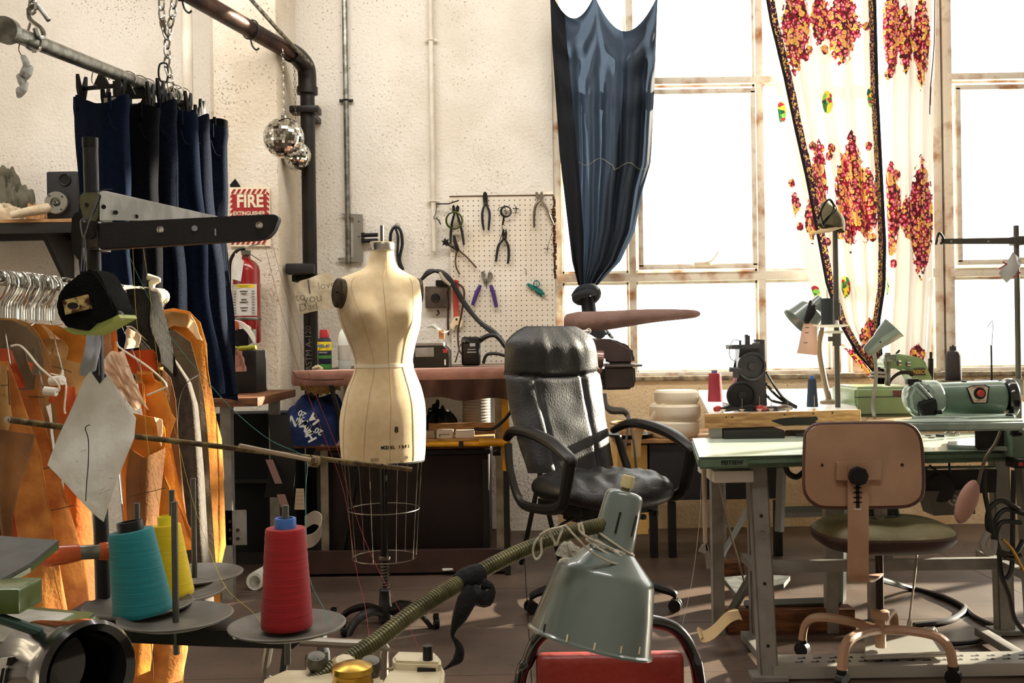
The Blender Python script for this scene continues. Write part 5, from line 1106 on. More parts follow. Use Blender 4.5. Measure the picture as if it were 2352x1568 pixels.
c = P(715, 1010, 5.0)
b = B()
def hd(u, v):
    a = u * 2 * math.pi; ph = v * math.pi / 2
    n_ = noise.noise(V((math.cos(a) * 2, math.sin(a) * 2, v * 3)))
    pr_ = [(650, 1012), (652, 975), (668, 945), (700, 930), (735, 928), (765, 945), (790, 965), (800, 1015)]
    rx = math.cos(ph) ** .6; return V((P(722, 784, 5.0).x + m(80, 5) * rx * math.cos(a) * (1 + .15 * n_), 5.05 + .13 * rx * math.sin(a) * (1 + .2 * n_), P(720, 1020, 5.0).z + m(96, 5) * math.sin(ph) ** .8 * (1 + .25 * n_)))
b.grid(hd, 44, 18)
bmesh.ops.remove_doubles(b.bm, verts=b.bm.verts, dist=.0005)
hood = single('blue_hoodie', b, BLUE, 'royal blue hoodie with white lettering heaped left of the dress form', 'hoodie', ang=70)
WT_ = mat('white_print', 'dcdcd8', .8)
word = [('C', 716, 1012, 60), ('H', 714, 1000, 58), ('A', 709, 986, 52), ('M', 700, 972, 45), ('P', 690, 963, 35), ('I', 683, 958, 28), ('O', 679, 956, 24), ('N', 672, 966, 10)]
for ch, px, py, r_ in (('H', 715, 1003, -62), ('A', 711, 990, -55), ('M', 702, 978, -48), ('A', 694, 968, -40), ('I', 687, 963, -36), ('N', 674, 966, -20)):
    a = R(r_); text(ch, .062, P(px, py, 4.885), V((math.cos(a + math.pi), 0, math.sin(a + math.pi))), V((-math.sin(a + math.pi), 0, math.cos(a + math.pi))), WT_, hood, off=.002)
for ch, px, py in (('20', 694, 950), ('20', 732, 990)):
    a = R(150); text(ch, .04, P(px, py, 4.885), V((math.cos(a), 0, math.sin(a))), V((-math.sin(a), 0, math.cos(a))), WT_, hood, off=.001)
text('LA', .05, P(721, 962, 4.885), V((-.6, 0, .8)), V((-.8, 0, -.6)), WT_, hood, off=.003, spacing=.7)
t = thing('black_bag', 'dark bag with hanging straps left of the blue hoodie', 'bag', P(645, 1140, 4.9))
b = B(); b.ribbon([P(640, 952, 4.83), P(645, 1000, 4.82), P(650, 1060, 4.82), P(640, 1140, 4.85)], EX, [.10, .10, .12, .14], .02); part('black_strap', b, BLACK, t)
b = B(); b.ribbon([P(618, 1055, 4.8), P(630, 1085, 4.8), P(640, 1110, 4.8)], EX, .035, .004); b.ribbon([P(645, 1135, 4.8), P(655, 1165, 4.8)], EX, .04, .003, 1); part('webbing_end', b, mat('mauve_web', '8a6a62', .9), t)
t = thing('paper_tag_card', 'beige printed tag card below the black bag straps', 'card', P(690, 1170, 4.8))
b = B(); b.poly([(680, 1122), (698, 1122), (700, 1170), (676, 1170)], 4.8, .003); part('card', b, mat('beige_card', 'b09a80', .8), t, False)
b = B()
for k in range(4): b.box(P(688, 1130 + k * 9, 4.797), (.034, .001, .0012))
part('print_line', b, INK, t, False, kind='stuff')
# grey cloth, tubes on floor
b = B(); b.cyl(P(584, 1283, 4.75), P(620, 1270, 4.95), .042, n=22, cap=False); b.cyl(P(584, 1283, 4.75), P(620, 1270, 4.95), .028, n=22, cap=False)
o = P(584, 1283, 4.75); 
bmesh.ops.remove_doubles(b.bm, verts=b.bm.verts, dist=1e-6)
c0_, c1_ = P(584, 1283, 4.75), P(620, 1270, 4.95); b = B(); b.lathe([(.028, .0), (.042, .0), (.043, .01), (.042, .24), (.028, .24), (.027, .01)], V((c0_.x, c0_.y, .044)), V((c1_.x - c0_.x, c1_.y - c0_.y, 0)), 24, cap=False)
single('paper_roll', b, PAPER, 'white paper roll end lying on the floor behind the red cone', 'paper roll')
b = B(); b.ribbon([P(690, 1245, 4.9), P(718, 1240, 4.88), P(735, 1222, 4.88), P(738, 1198, 4.9), P(722, 1188, 4.95), P(700, 1200, 4.98)], V((.1, -.4, 1)), .075, .004); single('white_ribbon_roll', b, mat('offwhite_canvas', 'b8ada0', .85), 'curled off-white canvas band on the floor behind the red cone', 'fabric band')
# boxes etc. on lower shelf
def sbox(x0, x1, y0, y1, D, d, mt, label, name='small_box', cat='box'):
    a, c = P(x0, y1, D), P(x1, y0, D); b = B(); b.box(((a.x + c.x) / 2, D + d / 2, (a.z + c.z) / 2), (abs(c.x - a.x), d, abs(c.z - a.z)), bev=.003); return single(name, b, mt, label, cat)
t_ = P(1030, 1014, 5.0).z
b = B(); a, c = P(975, 1014, 5.0), P(1135, 1005, 5.0); b.box(((a.x + c.x) / 2, 5.12, (a.z + c.z) / 2), (c.x - a.x, .3, .018), bev=.002); a2, c2 = P(985, 985, 5.2), P(1135, 972, 5.2)
b.box(((a.x + c.x) / 2, 5.26, a.z + .03), (c.x - a.x, .015, .08)); single('wooden_tray', b, WOOD, 'pale wooden tray holding small cartons under the bench', 'tray')
CW = mat('carton_white', 'c8bab0', .7)
sbox(975, 998, 990, 1009, 5.01, .06, mat('carton_tan', '9a8470', .8), 'small tan carton at the left of the wooden tray')
sbox(1003, 1040, 987, 1010, 5.0, .06, CW, 'white carton with printed side in the middle of the wooden tray'); 
sbox(1046, 1088, 989, 1010, 5.0, .08, CW, 'plain white carton at the right of the wooden tray')
b = B(); b.box(P(1021, 997, 4.995), (.05, .002, .002)); b.box(P(1010, 1000, 4.995), (.004, .002, .012)); single('carton_print', b, INK, 'tiny black print on the middle white carton', 'print', kind=None)
c = P(1090, 975, 5.25); zs_ = .645; 
b = B(); pr = [(.075, 0)]
for k in range(20): pr += [(.078, .004 + k * .016), (.074, .012 + k * .016)]
pr += [(.07, .33)]
b.lathe(pr, (P(1092, 784, 5.45).x, 5.45, zs_), n=24); single('twine_cone', b, mat('grey_twine', '8a8580', .9, bump=.5, bscale=200), 'big grey twine spool under the bench behind the cartons', 'spool')
heap('black_cloth', 1010, 975, 80, 60, 5.45, mat('black_cloth', '0e0e10', .95, bump=.4), 'black cloth heap under the bench left of the twine spool', 'cloth', 8, 6, .645, .12)
b = B(); b.tube([P(1180, 935, 4.9), P(1160, 962, 4.9), P(1130, 985, 4.92), P(1090, 985, 4.95)], .008, 8); single('bag_strap', b, BLACKP, 'black strap curving over the end of the wooden tray', 'strap')
b = B(); b.box(P(1028, 1307, 5.0), (.05, .03, .006), .3); single('paper_scrap', b, PAPER, 'tiny white paper scrap on the floor in front of the chest', 'paper scrap')
# ---------------------------------------------------------------- ironing board
PINK = mat('dusty_rose_cover', '8e6458', .9, col2='7a5448', cscale=9, bump=.3, bscale=40)
t = thing('ironing_board', 'long ironing board with dusty rose cover and gathered brown skirt', 'ironing board', (P(930, 784, 4.9).x, 4.9, 0))
IBZ = 1.04
x0, x1 = P(670, 845, 5.0).x, P(1370, 845, 5.0).x; yc = 5.0
out = []
def hwid(f): return .17 * min(1, (f / .28)) ** .5 if f < .28 else .17
outl = [(x0 + (x1 - x0) * (1 - math.cos(k / 24 * math.pi / 2)), hwid(1 - math.cos(k / 24 * math.pi / 2))) for k in range(25)]
top = [V((x, yc - w, 0)) for x, w in outl] + [V((x, yc + w, 0)) for x, w in outl[::-1]][:-1]
b = B(); cc = V(((x0 + x1) / 2, yc, 0))
def ringz(z, s_): return [V((cc.x + (p.x - cc.x) * (1 - s_ * .01), yc + (p.y - yc) * (1 - s_ * .06), z)) for p in top]
b.rings([ringz(IBZ - .075, .5), ringz(IBZ - .06, -.2), ringz(IBZ - .02, -.3), ringz(IBZ - .005, 0), ringz(IBZ, .8)]); part('padded_top', b, PINK, t, ang=50)
SK = mat('brown_skirt', '5c3c2e', .95, col2='44291e', cscale=12, stretch=(1, 1, .3), bump=.4, bscale=30)
b = B()
def skirt(u, v):
    x = P(905, 784, 4.82).x + (x1 - P(905, 784, 4.82).x) * u; f = max(0, (x - x0) / (x1 - x0)); w = hwid(f)
    return V((x, yc - w - .004 - .02 * v * math.sin(u * 46) - .01 * v, IBZ - .05 - v * (.085 + .03 * u + .008 * math.sin(u * 23))))
b.grid(skirt, 110, 6, .003); part('skirt', b, SK, t, ang=60)
b = B()
b.grid(lambda u, v: V((P(678, 784, 4.85).x + m(100, 4.8) * u, yc - hwid(max(.0, .04 + .11 * u)) + .02 * v, IBZ - .06 - v * (.03 + .03 * math.sin(u * 3.1) + .006 * math.sin(u * 40)))), 40, 4, .004); part('frayed_fleece', b, mat('yellowed_fleece', 'a8854c', .95, bump=1, bscale=120), t, ang=80)
b = B(); b.tube([P(672, 852, 4.98), P(690, 868, 4.87), P(740, 872, 4.83), P(790, 870, 4.82)], .004, 6); part('cover_edge', b, SK, t)
for xx in (P(760, 784, 4.9).x, P(1190, 784, 4.9).x):
    b = B(); b.tube([(xx, yc - .12, IBZ - .07), (xx + .2, yc + .1, .03)], .012, 8, 1); b.tube([(xx + .2, yc - .12, IBZ - .07), (xx, yc + .1, .03)], .012, 8, 1); part('leg', b, BLACK, t)
# things standing on the bench
c = P(746, 838, 5.3)
t = thing('spray_can', 'yellow and blue WD-40 spray can with red cap beside the black pipe', 'spray can', (c.x, 5.3, BT))
rr = m(16, 5.3); h = P(746, 757, 5.3).z - BT
b = B(); b.lathe([(rr * .9, 0), (rr, .006), (rr, h * .72), (rr * .85, h * .78), (rr * .6, h * .8)], (c.x, 5.3, BT)); part('can', b, mat('can_navy', '15203a', .35), t)
b = B(); b.lathe([(rr * .55, h * .79), (rr * .68, h * .8), (rr * .68, h * .93), (rr * .6, h)], (c.x, 5.3, BT)); part('cap', b, RED, t)
b = B(); b.lathe([(rr + .0006, h * .48), (rr + .0006, h * .70)], (c.x, 5.3, BT), cap=False, n=24); part('yellow_label', b, mat('label_yellow2', 'e8d020', .5), t)
b = B(); b.lathe([(rr + .0006, h * .02), (rr + .0006, h * .14)], (c.x, 5.3, BT), cap=False, n=24); b.lathe([(rr + .0008, h * .28), (rr + .0008, h * .36)], (c.x, 5.3, BT), cap=False); part('green_band', b, mat('label_green', '3a7a2a', .5), t)
text('WD-40', .022, (c.x, 5.3 - rr - .002, BT + h * .59), EX, EZ, mat('print_blue', '2a5a9a', .6), t, off=.001)
text('SPECIALIST', .009, (c.x, 5.3 - rr - .002, BT + h * .43), EX, EZ, WHITE, t)
def bottle_clear(px, D, ytop, rpx, label):
    c = P(px, 838, D); rr = m(rpx, D); h = P(px, ytop, D).z - BT
    t = thing('clear_bottle', label, 'bottle', (c.x, D, BT))
    b = B(); b.lathe([(rr * .9, 0), (rr, .01), (rr, h * .55), (rr * .95, h * .6), (rr, h * .65), (rr * .7, h * .82), (rr * .35, h * .88), (rr * .35, h * .98), (rr * .3, h)], (c.x, D, BT)); part('bottle_body', b, CLEAR, t)
    b = B(); b.lathe([(rr + .001, h * .2), (rr + .001, h * .52)], (c.x, D, BT), cap=False, n=24); part('paper_label', b, mat('grey_label', 'b8b4aa', .7), t)
    return t
bottle_clear(792, 5.35, 742, 15, 'clear plastic bottle with grey label left of the dress form waist')
heap('dough_lump', 729, 838, 22, 10, 5.25, CLOTHC, 'small cream cloth scrap at the foot of the spray can', 'cloth', 2, 3, BT, .03)
c = P(995, 838, 5.3)
x0, x1 = P(948, 784, 5.3).x, P(1030, 784, 5.3).x; zt_ = P(990, 778, 5.3).z
t = thing('bench_scale', 'grey and black bench scale holding white papers beside the pegboard', 'scale', ((x0 + x1) / 2, 5.45, BT))
b = B(); b.prism([(x0, 5.3, BT), (x1, 5.3, BT), (x1, 5.3, BT + .09), (x1 - .03, 5.3, BT + .12), (x0 + .01, 5.3, BT + .12), (x0, 5.3, BT + .06)], (0, .26, 0)); part('body', b, BLACKP, t, False)
b = B(); b.box(((x0 + x1) / 2 - .01, 5.42, BT + .125), (x1 - x0 - .03, .24, .02), bev=.006); part('pan', b, GREYP, t)
b = B(); b.box((P(975, 800, 5.29).x, 5.292, BT + .085), (.10, .006, .05), bev=.002); part('grey_front', b, GREYP, t)
b = B(); b.box((P(1022, 800, 5.29).x, 5.295, BT + .09), (.022, .006, .02)); part('red_digits', b, RED, t)
b = B(); b.box((P(1022, 822, 5.29).x, 5.296, BT + .03), (.008, .006, .03)); part('white_sticker', b, WHITE, t)
for k, (x_, y_, a_) in enumerate(((985, 768, .3), (1000, 760, -.5), (1012, 766, .6))):
    b = B(); c = P(x_, y_, 5.42); b.grid(lambda u, v: c + V(((u - .5) * .09, (v - .5) * .1, .015 + .02 * math.sin(u * 3 + k) + .012 * v + abs(u - .5) * .04 * a_)), 8, 8, .001); single('paper_sheet', b, PAPER, ['flat white sheet at the left on the bench scale', 'upright folded white sheet in the middle of the bench scale', 'right white sheet leaning on the bench scale'][k], 'paper')
sbox(1008, 1020, 757, 778, 5.38, .02, mat('kraft', 'b07a48', .8), 'small kraft card standing at the right of the bench scale', 'kraft_card', 'card')
# ---------------------------------------------------------------- pegboard and tools
YP = YB - .03
PEG = mat('pegboard_white', 'e8e0d2', .6, col2='ded2be', cscale=3)
t = thing('pegboard', 'white perforated pegboard full of hanging tools by the window', 'pegboard', P(1155, 830, YP))
a, c = P(1038, 838, YP), P(1272, 447, YP)
b = B(); b.box(((a.x + c.x) / 2, YP + .006, (a.z + c.z) / 2), (c.x - a.x, .008, c.z - a.z)); part('board', b, PEG, t, False)
b = B(); nx, nz = 20, 33
for i in range(nx):
    for j in range(nz):
        x, z = a.x + .018 + i * (c.x - a.x - .036) / (nx - 1), a.z + .02 + j * (c.z - a.z - .05) / (nz - 1); r = .0038
        b._f([b.bm.verts.new((x + r * math.cos(k * math.pi / 3), YP + .0015, z + r * math.sin(k * math.pi / 3))) for k in range(6)])
part('peg_hole', b, INK, t, False, kind='stuff')
b = B()
for k in range(26):
    z0 = P(1275, 455 + k * 7.2, YP).z; b.box((c.x + random.uniform(-.004, .004), YP - .001, z0), (.012 + random.uniform(0, .012), .006, .026), bev=.001)
part('torn_edge', b, mat('brown_torn', '5a3a22', .9), t, kind='stuff')
b = B(); b.box(((a.x + c.x) / 2, YP + .001, c.z), (c.x - a.x, .012, .004)); part('top_edge', b, mat('brown_torn', '5a3a22', .9), t)
yt = YP - .02
def T(x, y, d=0): return P(x, y, yt - d)
def zoomp(pts): return [(980 + x / 3.565, 420 + y / 3.565) for x, y in pts]
DKS = mat('dark_tool_steel', '2a2420', .4, .7); GRIPB = mat('black_grip', '121214', .5)
def plier(label, head, jaws, h1, h2, gm, r=.007, headm=None, pv=None, cat='pliers'):
    t = thing('pliers', label, cat, T(*head[-1]), 'hand tools on the pegboard')
    headm = headm or DKS
    for s_, pts in enumerate(jaws): b = B(); b.poly(pts, yt + .0 + s_ * .004, .008); bmesh.ops.bevel(b.bm, geom=list(b.bm.edges), offset=.001, segments=1, affect='EDGES'); part('jaw', b, headm, t)
    for h_ in (h1, h2):
        b = B(); n = len(h_); b.tube([T(x, y, .001) for x, y in h_], [r * 1.0] + [r * 1.3] * (n - 2) + [r], 8, 5); part('handle', b, gm, t)
    b = B(); b.cyl(T(*pv, .006), T(*pv, -.006), .006, n=10); part('pivot', b, STEEL, t)
    return t
plier('black handled combination pliers hanging at the top of the pegboard', zoomp([(480, 150)]), [zoomp([(475, 68), (462, 85), (459, 125), (466, 175), (490, 190), (498, 150), (482, 100)]), zoomp([(478, 68), (494, 82), (500, 120), (498, 160), (505, 190), (478, 185), (474, 110)])],
      zoomp([(474, 180), (456, 240), (458, 320), (468, 385)]), zoomp([(490, 180), (514, 240), (512, 320), (506, 385)]), GRIPB, .006, pv=zoomp([(482, 165)])[0])
plier('black handled needle-nose pliers hanging open in the middle of the pegboard', zoomp([(632, 450)]), [zoomp([(630, 365), (616, 410), (620, 465), (640, 470), (638, 410)]), zoomp([(650, 368), (658, 410), (654, 460), (630, 470), (636, 420)])],
      zoomp([(630, 460), (590, 510), (575, 580), (567, 645)]), zoomp([(642, 460), (668, 520), (672, 600), (664, 662)]), GRIPB, .0065, pv=zoomp([(634, 445)])[0])
plier('purple handled pliers hanging low on the pegboard', zoomp([(490, 800)]), [zoomp([(445, 728), (470, 722), (482, 745), (470, 775), (500, 815), (480, 830), (450, 780)]), zoomp([(505, 730), (530, 728), (545, 760), (520, 800), (480, 830), (465, 820), (500, 780)])],
      zoomp([(440, 835), (410, 900), (375, 1000)]), zoomp([(524, 835), (550, 920), (572, 1018)]), mat('purple_grip', '432a72', .45), .0105, STEEL, zoomp([(487, 790)])[0])
plier('steel long-reach pliers with bright lit jaws at the right edge of the pegboard', zoomp([(925, 130)]), [zoomp([(890, 72), (912, 76), (925, 120), (935, 150), (915, 140), (895, 120)]), zoomp([(948, 66), (930, 80), (915, 130), (930, 150), (955, 120), (958, 90)])],
      zoomp([(930, 140), (895, 180), (880, 250), (880, 365)]), zoomp([(940, 145), (975, 200), (1010, 280), (1040, 345)]), mat('aged_steel', '8a8070', .3, .9), .0062, mat('aged_steel', '8a8070', .3, .9), zoomp([(932, 145)])[0])
plier('dark cutters hanging through the green tape roll', zoomp([(235, 230)]), [zoomp([(222, 175), (208, 195), (212, 235), (235, 240), (234, 200)]), zoomp([(250, 178), (268, 195), (262, 232), (235, 245), (240, 200)])],
      zoomp([(230, 240), (205, 340), (197, 420), (195, 500)]), zoomp([(245, 240), (275, 340), (295, 430), (305, 508)]), GRIPB, .006, pv=zoomp([(237, 230)])[0])
t = thing('tape_roll', 'green-edged clear tape roll hanging over the dark cutters', 'tape roll', T(*zoomp([(228, 310)])[0], .03))
c = T(*zoomp([(226, 308)])[0], .035); r0 = m(72 / 3.565, yt)
b = B(); b.lathe([(r0 * .86, -.015), (r0, -.015), (r0, .015), (r0 * .86, .015), (r0 * .85, 0)], c, V((.15, 1, .2)), 36, cap=False); part('tape', b, mat('lime_tape', '9ab04a', .3, trans=.35), t)
b = B(); b.torus(c + V((0, -.015, -.003)), r0 * .93, .003, axis=V((.15, 1, .2)), n=30, k=6); part('roll_rim', b, BLACKP, t)
t = thing('hole_punch', 'rotary leather punch with star wheel hanging left of the pegboard', 'punch', T(*zoomp([(250, 540)])[0]), 'hand tools on the pegboard')
star = []
for k in range(12): a = k * math.pi / 6 + .3; r_ = 38 if k % 2 == 0 else 20; star.append((155 + r_ * math.cos(a), 485 + r_ * math.sin(a)))
b = B(); b.poly(zoomp(star), yt - .01, .008); b.torus(T(*zoomp([(155, 485)])[0], .012), .005, .003, axis=EY, n=10, k=5); part('star_wheel', b, DKS, t)
b = B(); b.tube([T(*p) for p in zoomp([(225, 430), (230, 470), (245, 520), (262, 560)])], [.007, .010, .012, .008], 8, 4); b.tube([T(*p) for p in zoomp([(165, 500), (205, 520), (250, 545)])], [.006, .008, .008], 8, 4); part('punch_head', b, DKS, t)
for h_ in ([(250, 545), (236, 620), (242, 690), (272, 750)], [(255, 545), (310, 590), (360, 640), (408, 694)]): b = B(); b.tube([T(*p) for p in zoomp(h_)], [.007, .005, .005, .005], 8, 4); part('handle', b, mat('brown_steel', '5a4a3a', .4, .7), t)
t = thing('cable_coil', 'small black cable coil with grey crimp hanging at the top of the pegboard', 'cable', T(*zoomp([(648, 235)])[0]))
b = B()
for k in range(3): b.torus(T(*zoomp([(648 + k * 2, 235 - k)])[0], .004 + .004 * k), m(44 / 3.565, yt) - .002 * k, .004, axis=EY, n=24, k=6)
part('coil', b, GRIPB, t); b = B(); b.tube([T(*p, .01) for p in zoomp([(580, 228), (600, 200), (640, 205), (650, 260), (630, 300), (618, 345), (622, 400), (612, 430), (600, 470)])], .0022, 6); b.tube([T(*p, .014) for p in zoomp([(632, 280), (622, 345)])], .006, 8, 1); part('wire_tail', b, DKS, t)
b = B(); b.tube([T(*p, .0) for p in zoomp([(705, 210), (755, 213)])], .003, 6, 1); b.tube([T(*p, .0) for p in zoomp([(728, 190), (735, 215), (728, 250)])], .003, 6, 1); single('peg_hook', b, DKS, 'small dark cross-shaped peg hook right of the cable coil', 'hook')
b = B(); b.tube([T(*p) for p in zoomp([(800, 700), (815, 715), (812, 740), (822, 742)])], .003, 6); single('peg_hook', b, mat('pale_peg', '8a8478', .5, .5), 'small pale S-shaped peg hook above the teal scissors', 'hook')
b = B(); b.tube([T(*p) for p in zoomp([(1032, 385), (1015, 450), (992, 520), (990, 545)])], .0014, 5); b.tube([T(*p) for p in zoomp([(958, 535), (985, 540), (1005, 538)])], .002, 5); b.tube([T(*p) for p in zoomp([(988, 520), (990, 562)])], .002, 5, 1); single('wire_hook', b, DKS, 'thin dark wire with crossed end hanging below the long-reach pliers', 'wire')
b = B(); b.tube([T(*p, .012) for p in zoomp([(566, 648), (520, 715), (470, 800)])], .0007, 4, 2); single('string_line', b, DARK, 'thin string from the needle-nose pliers to the purple pliers', 'string')
b = B(); b.tube([T(*p, .01) for p in zoomp([(455, 1050 / 1.2), (490, 820), (492, 870)])][1:], .002, 5, 1); single('peg_hook', b, DKS, 'short straight peg hook behind the purple pliers pivot', 'hook')
TEAL = mat('teal_handle', '0e6a66', .4)
t = thing('thread_snips', 'teal thread snips hanging on the right of the pegboard', 'scissors', T(*zoomp([(900, 870)])[0]), 'hand tools on the pegboard')
b = B(); b.poly(zoomp([(818, 825), (835, 820), (880, 840), (940, 872), (968, 905), (965, 918), (930, 905), (880, 880), (830, 850)]), yt, .01); part('handle', b, TEAL, t, ang=50)
b = B(); b.poly(zoomp([(880, 868), (950, 915), (942, 935), (890, 895)]), yt + .01, .008); part('lower_handle', b, TEAL, t)
b = B(); b.torus(T(*zoomp([(900, 825)])[0], .004), .018, .0035, axis=EY, n=18, k=6); b.box(T(*zoomp([(900, 825)])[0], .004), (.034, .003, .003)); b.box(T(*zoomp([(900, 825)])[0], .004), (.003, .003, .034)); part('finger_ring', b, TEAL, t)
b = B(); b.poly(zoomp([(945, 900), (985, 922), (960, 935), (945, 920)]), yt + .004, .002); part('blade', b, CHROME, t); b = B(); b.tube([T(*p) for p in zoomp([(878, 780), (886, 795), (884, 812)])], .0012, 5); part('hang_wire', b, WIRE, t)
t = thing('adjustable_wrench', 'red handled adjustable wrench hanging over the pegboard left edge', 'wrench', T(*zoomp([(240, 1100)])[0]), 'hand tools on the pegboard')
b = B(); b.poly(zoomp([(215, 800), (235, 790), (258, 800), (264, 830), (262, 1000), (266, 1090), (222, 1098), (216, 1000), (210, 830)]), yt - .012, .014); bmesh.ops.bevel(b.bm, geom=list(b.bm.edges), offset=.002, segments=2, affect='EDGES'); part('red_handle', b, mat('wrench_red', 'b01a16', .35, coat=.4), t)
b = B(); b.poly(zoomp([(222, 1098), (266, 1088), (280, 1115), (298, 1125), (292, 1165), (272, 1190), (262, 1160), (238, 1158), (222, 1185), (230, 1210), (195, 1190), (192, 1150), (210, 1125)]), yt - .010, .012); bmesh.ops.bevel(b.bm, geom=list(b.bm.edges), offset=.002, segments=2, affect='EDGES'); part('steel_head', b, mat('bright_steel', 'd8d2c4', .3, .8), t)
b = B(); b.cyl(T(*zoomp([(237, 1118)])[0], .02), T(*zoomp([(252, 1116)])[0], .02), .006, n=10); part('screw_knurl', b, DARK, t); b = B(); b.cyl(T(*zoomp([(236, 815)])[0], .018), T(*zoomp([(236, 815)])[0], .0), .006); part('hang_hole', b, DARK, t)
# junction box, cables
t = thing('junction_box', 'brown metal junction box with round knockout below the white conduit', 'junction box', P(1004, 706, YB))
a, c = P(977, 707, YB - .05), P(1029, 657, YB - .05)
b = B(); b.box(((a.x + c.x) / 2, YB - .027, (a.z + c.z) / 2), (c.x - a.x, .05, c.z - a.z), bev=.004); part('box_body', b, mat('brown_grey_box', '5a4e42', .5, .3, '463a30', 12), t)
b = B(); b.torus(P(1000, 684, YB - .054), .024, .004, axis=EY, n=20); b.cyl(P(1000, 684, YB - .053), P(1000, 684, YB - .056), .022); part('knockout', b, BLACKP, t)
for dx, dy in ((-20, -20), (22, -20), (22, 18)): b = B(); b.cyl(P(1002 + dx, 682 + dy, YB - .055), P(1002 + dx, 682 + dy, YB - .05), .004, n=8); part('corner_screw', b, STEEL, t)
b = B(); b.box(P(1018, 650, YB - .04), (.09, .05, .035), bev=.005); single('black_adapter', b, BLACKP, 'small black adapter block on top of the junction box', 'adapter')
CBL = mat('black_cable', '0d0d0e', .4)
for k in range(3):
    b = B(); o = k * 4.5; b.tube([P(960 + o, 650 - o, YB - .09), P(985, 628 - o * .7, YB - .1), P(1010, 622 + o * .5, YB - .1), P(1035, 640 + o, YB - .1), P(1065, 690 + o, YB - .1), P(1100, 735 + o * .5, YB - .12), P(1140, 765 + o, YB - .15), P(1165, 800 + o * .3, YB - .2), P(1172 - o, 830, YB - .25)], .0095, 8)
    single('thick_cable', b, CBL, ('topmost', 'middle', 'lowest')[k] + ' of the three thick black cables swooping over the pegboard', 'cable')
b = B(); b.tube([P(1010, 625, YB - .12), P(1018, 640, YB - .13), P(1034, 655, YB - .12)], [.008, .013, .008], 8); single('cable_wrap', b, mat('dusty_wrap', 'b0a494', .8), 'pale dusty wrap binding the thick black cables', 'cable tie')
b = B(); b.tube([P(1028, 668, YB - .07), P(1030, 700, YB - .03), P(1029, 740, YB - .03), P(1030, 770, YB - .03)], .007, 8); b.tube([P(1050, 650, YB - .06), P(1066, 668, YB - .06), P(1060, 720, YB - .06), P(1052, 760, YB - .06), P(1054, 800, YB - .08), P(1062, 815, YB - .1)], .006, 8); single('cord_pair', b, mat('brown_cord', '4a2c1c', .6), 'pair of brown cords hanging beside the junction box and wrench', 'cord')
b = B(); b.tube([P(1005, 712, YB - .02), P(1008, 720, YB - .03), P(1002, 724, YB - .03)], .005, 6); single('small_hook', b, DKS, 'small dark hook on the wall below the junction box', 'hook')
# black power brick with cables at bench right
t = thing('clamp_motor', 'black clamp motor with printed plate standing below the pegboard', 'motor', P(1085, 838, 5.5))
zb_ = BT; c = P(1082, 805, 5.5)
b = B(); b.box((c.x, 5.5, BT + .085), (.105, .08, .16), bev=.02, seg=3); part('housing', b, BLACKP, t)
b = B(); b.tube([P(1095, 790, 5.5), P(1108, 778, 5.48), P(1125, 770, 5.47), P(1142, 774, 5.47), P(1162, 800, 5.47)], [.012, .014, .013, .010, .009], 8); b.tube([P(1060, 782, 5.47), P(1072, 784, 5.47), P(1086, 790, 5.48)], .016, 8, 3); part('cable_boot', b, CBL, t)
b = B(); b.box((c.x + .01, 5.459, BT + .12), (.03, .002, .018)); b.box((c.x + .005, 5.459, BT + .095), (.045, .002, .004)); b.box((c.x + .005, 5.459, BT + .08), (.05, .002, .006)); part('printed_plate', b, mat('print_grey', 'a8a8a4', .6), t, kind='stuff')
b = B(); b.tube([P(1110, 835, 5.45), P(1118, 815, 5.45), P(1140, 812, 5.45), P(1165, 818, 5.45)], .009, 8); single('thick_cable', b, CBL, 'short black cable humping over the bench behind the office chair', 'cable')
b = B(); b.tube([P(1046, 832, 5.42), P(1055, 800, 5.42), P(1062, 785, 5.42), P(1068, 786, 5.42)], .004, 6); single('lever_wire', b, WIRE, 'thin bright lever wire left of the clamp motor', 'wire')
# square and clamp on the wall, cable loop
t = thing('carpenter_square', 'steel G-clamp frame and long jaws hanging behind the galvanised conduit', 'clamp', P(820, 612, YB - .04))
ALU = mat('aluminium_dull', '9c978c', .4, .7)
b = B(); b.poly([(782, 490), (833, 492), (834, 598), (829, 603), (776, 597), (776, 592), (812, 590), (812, 500), (790, 495)], YB - .03, .012); part('frame', b, ALU, t, False)
for y in (530, 565): b = B(); b.cyl(P(824, y - 22, YB - .034), P(824, y - 22, YB - .03), .004); part('rivet', b, DARK, t)
for y in (540, 553): b = B(); b.cyl(P(836, y, YB - .04), P(868, y - 1, YB - .04), .0125, n=10); b.box(P(834, y, YB - .04), (.02, .02, .03)); part('rubber_handle', b, BLACKP, t)
t = thing('hose_loop', 'looped black hose hanging on a wire behind the dress form neck', 'hose', P(910, 600, YB - .05))
b = B(); b.tube([P(902, 590, YB - .05), P(897, 560, YB - .05), P(898, 535, YB - .05), P(908, 520, YB - .05), P(920, 530, YB - .05), P(924, 560, YB - .05), P(918, 595, YB - .05), P(926, 620, YB - .05)], .0095, 8); b.tube([P(908, 523, YB - .06), P(914, 545, YB - .06), P(913, 590, YB - .06), P(920, 618, YB - .06)], .008, 8); part('hose', b, CBL, t)
b = B(); b.tube([P(903, 502, YB - .02), P(904, 520, YB - .04), P(910, 514, YB - .05), P(918, 518, YB - .05)], .0016, 5); b.torus(P(914, 517, YB - .05), .012, .0015, axis=EY, n=12, k=5); part('hanging_wire', b, WIRE, t)
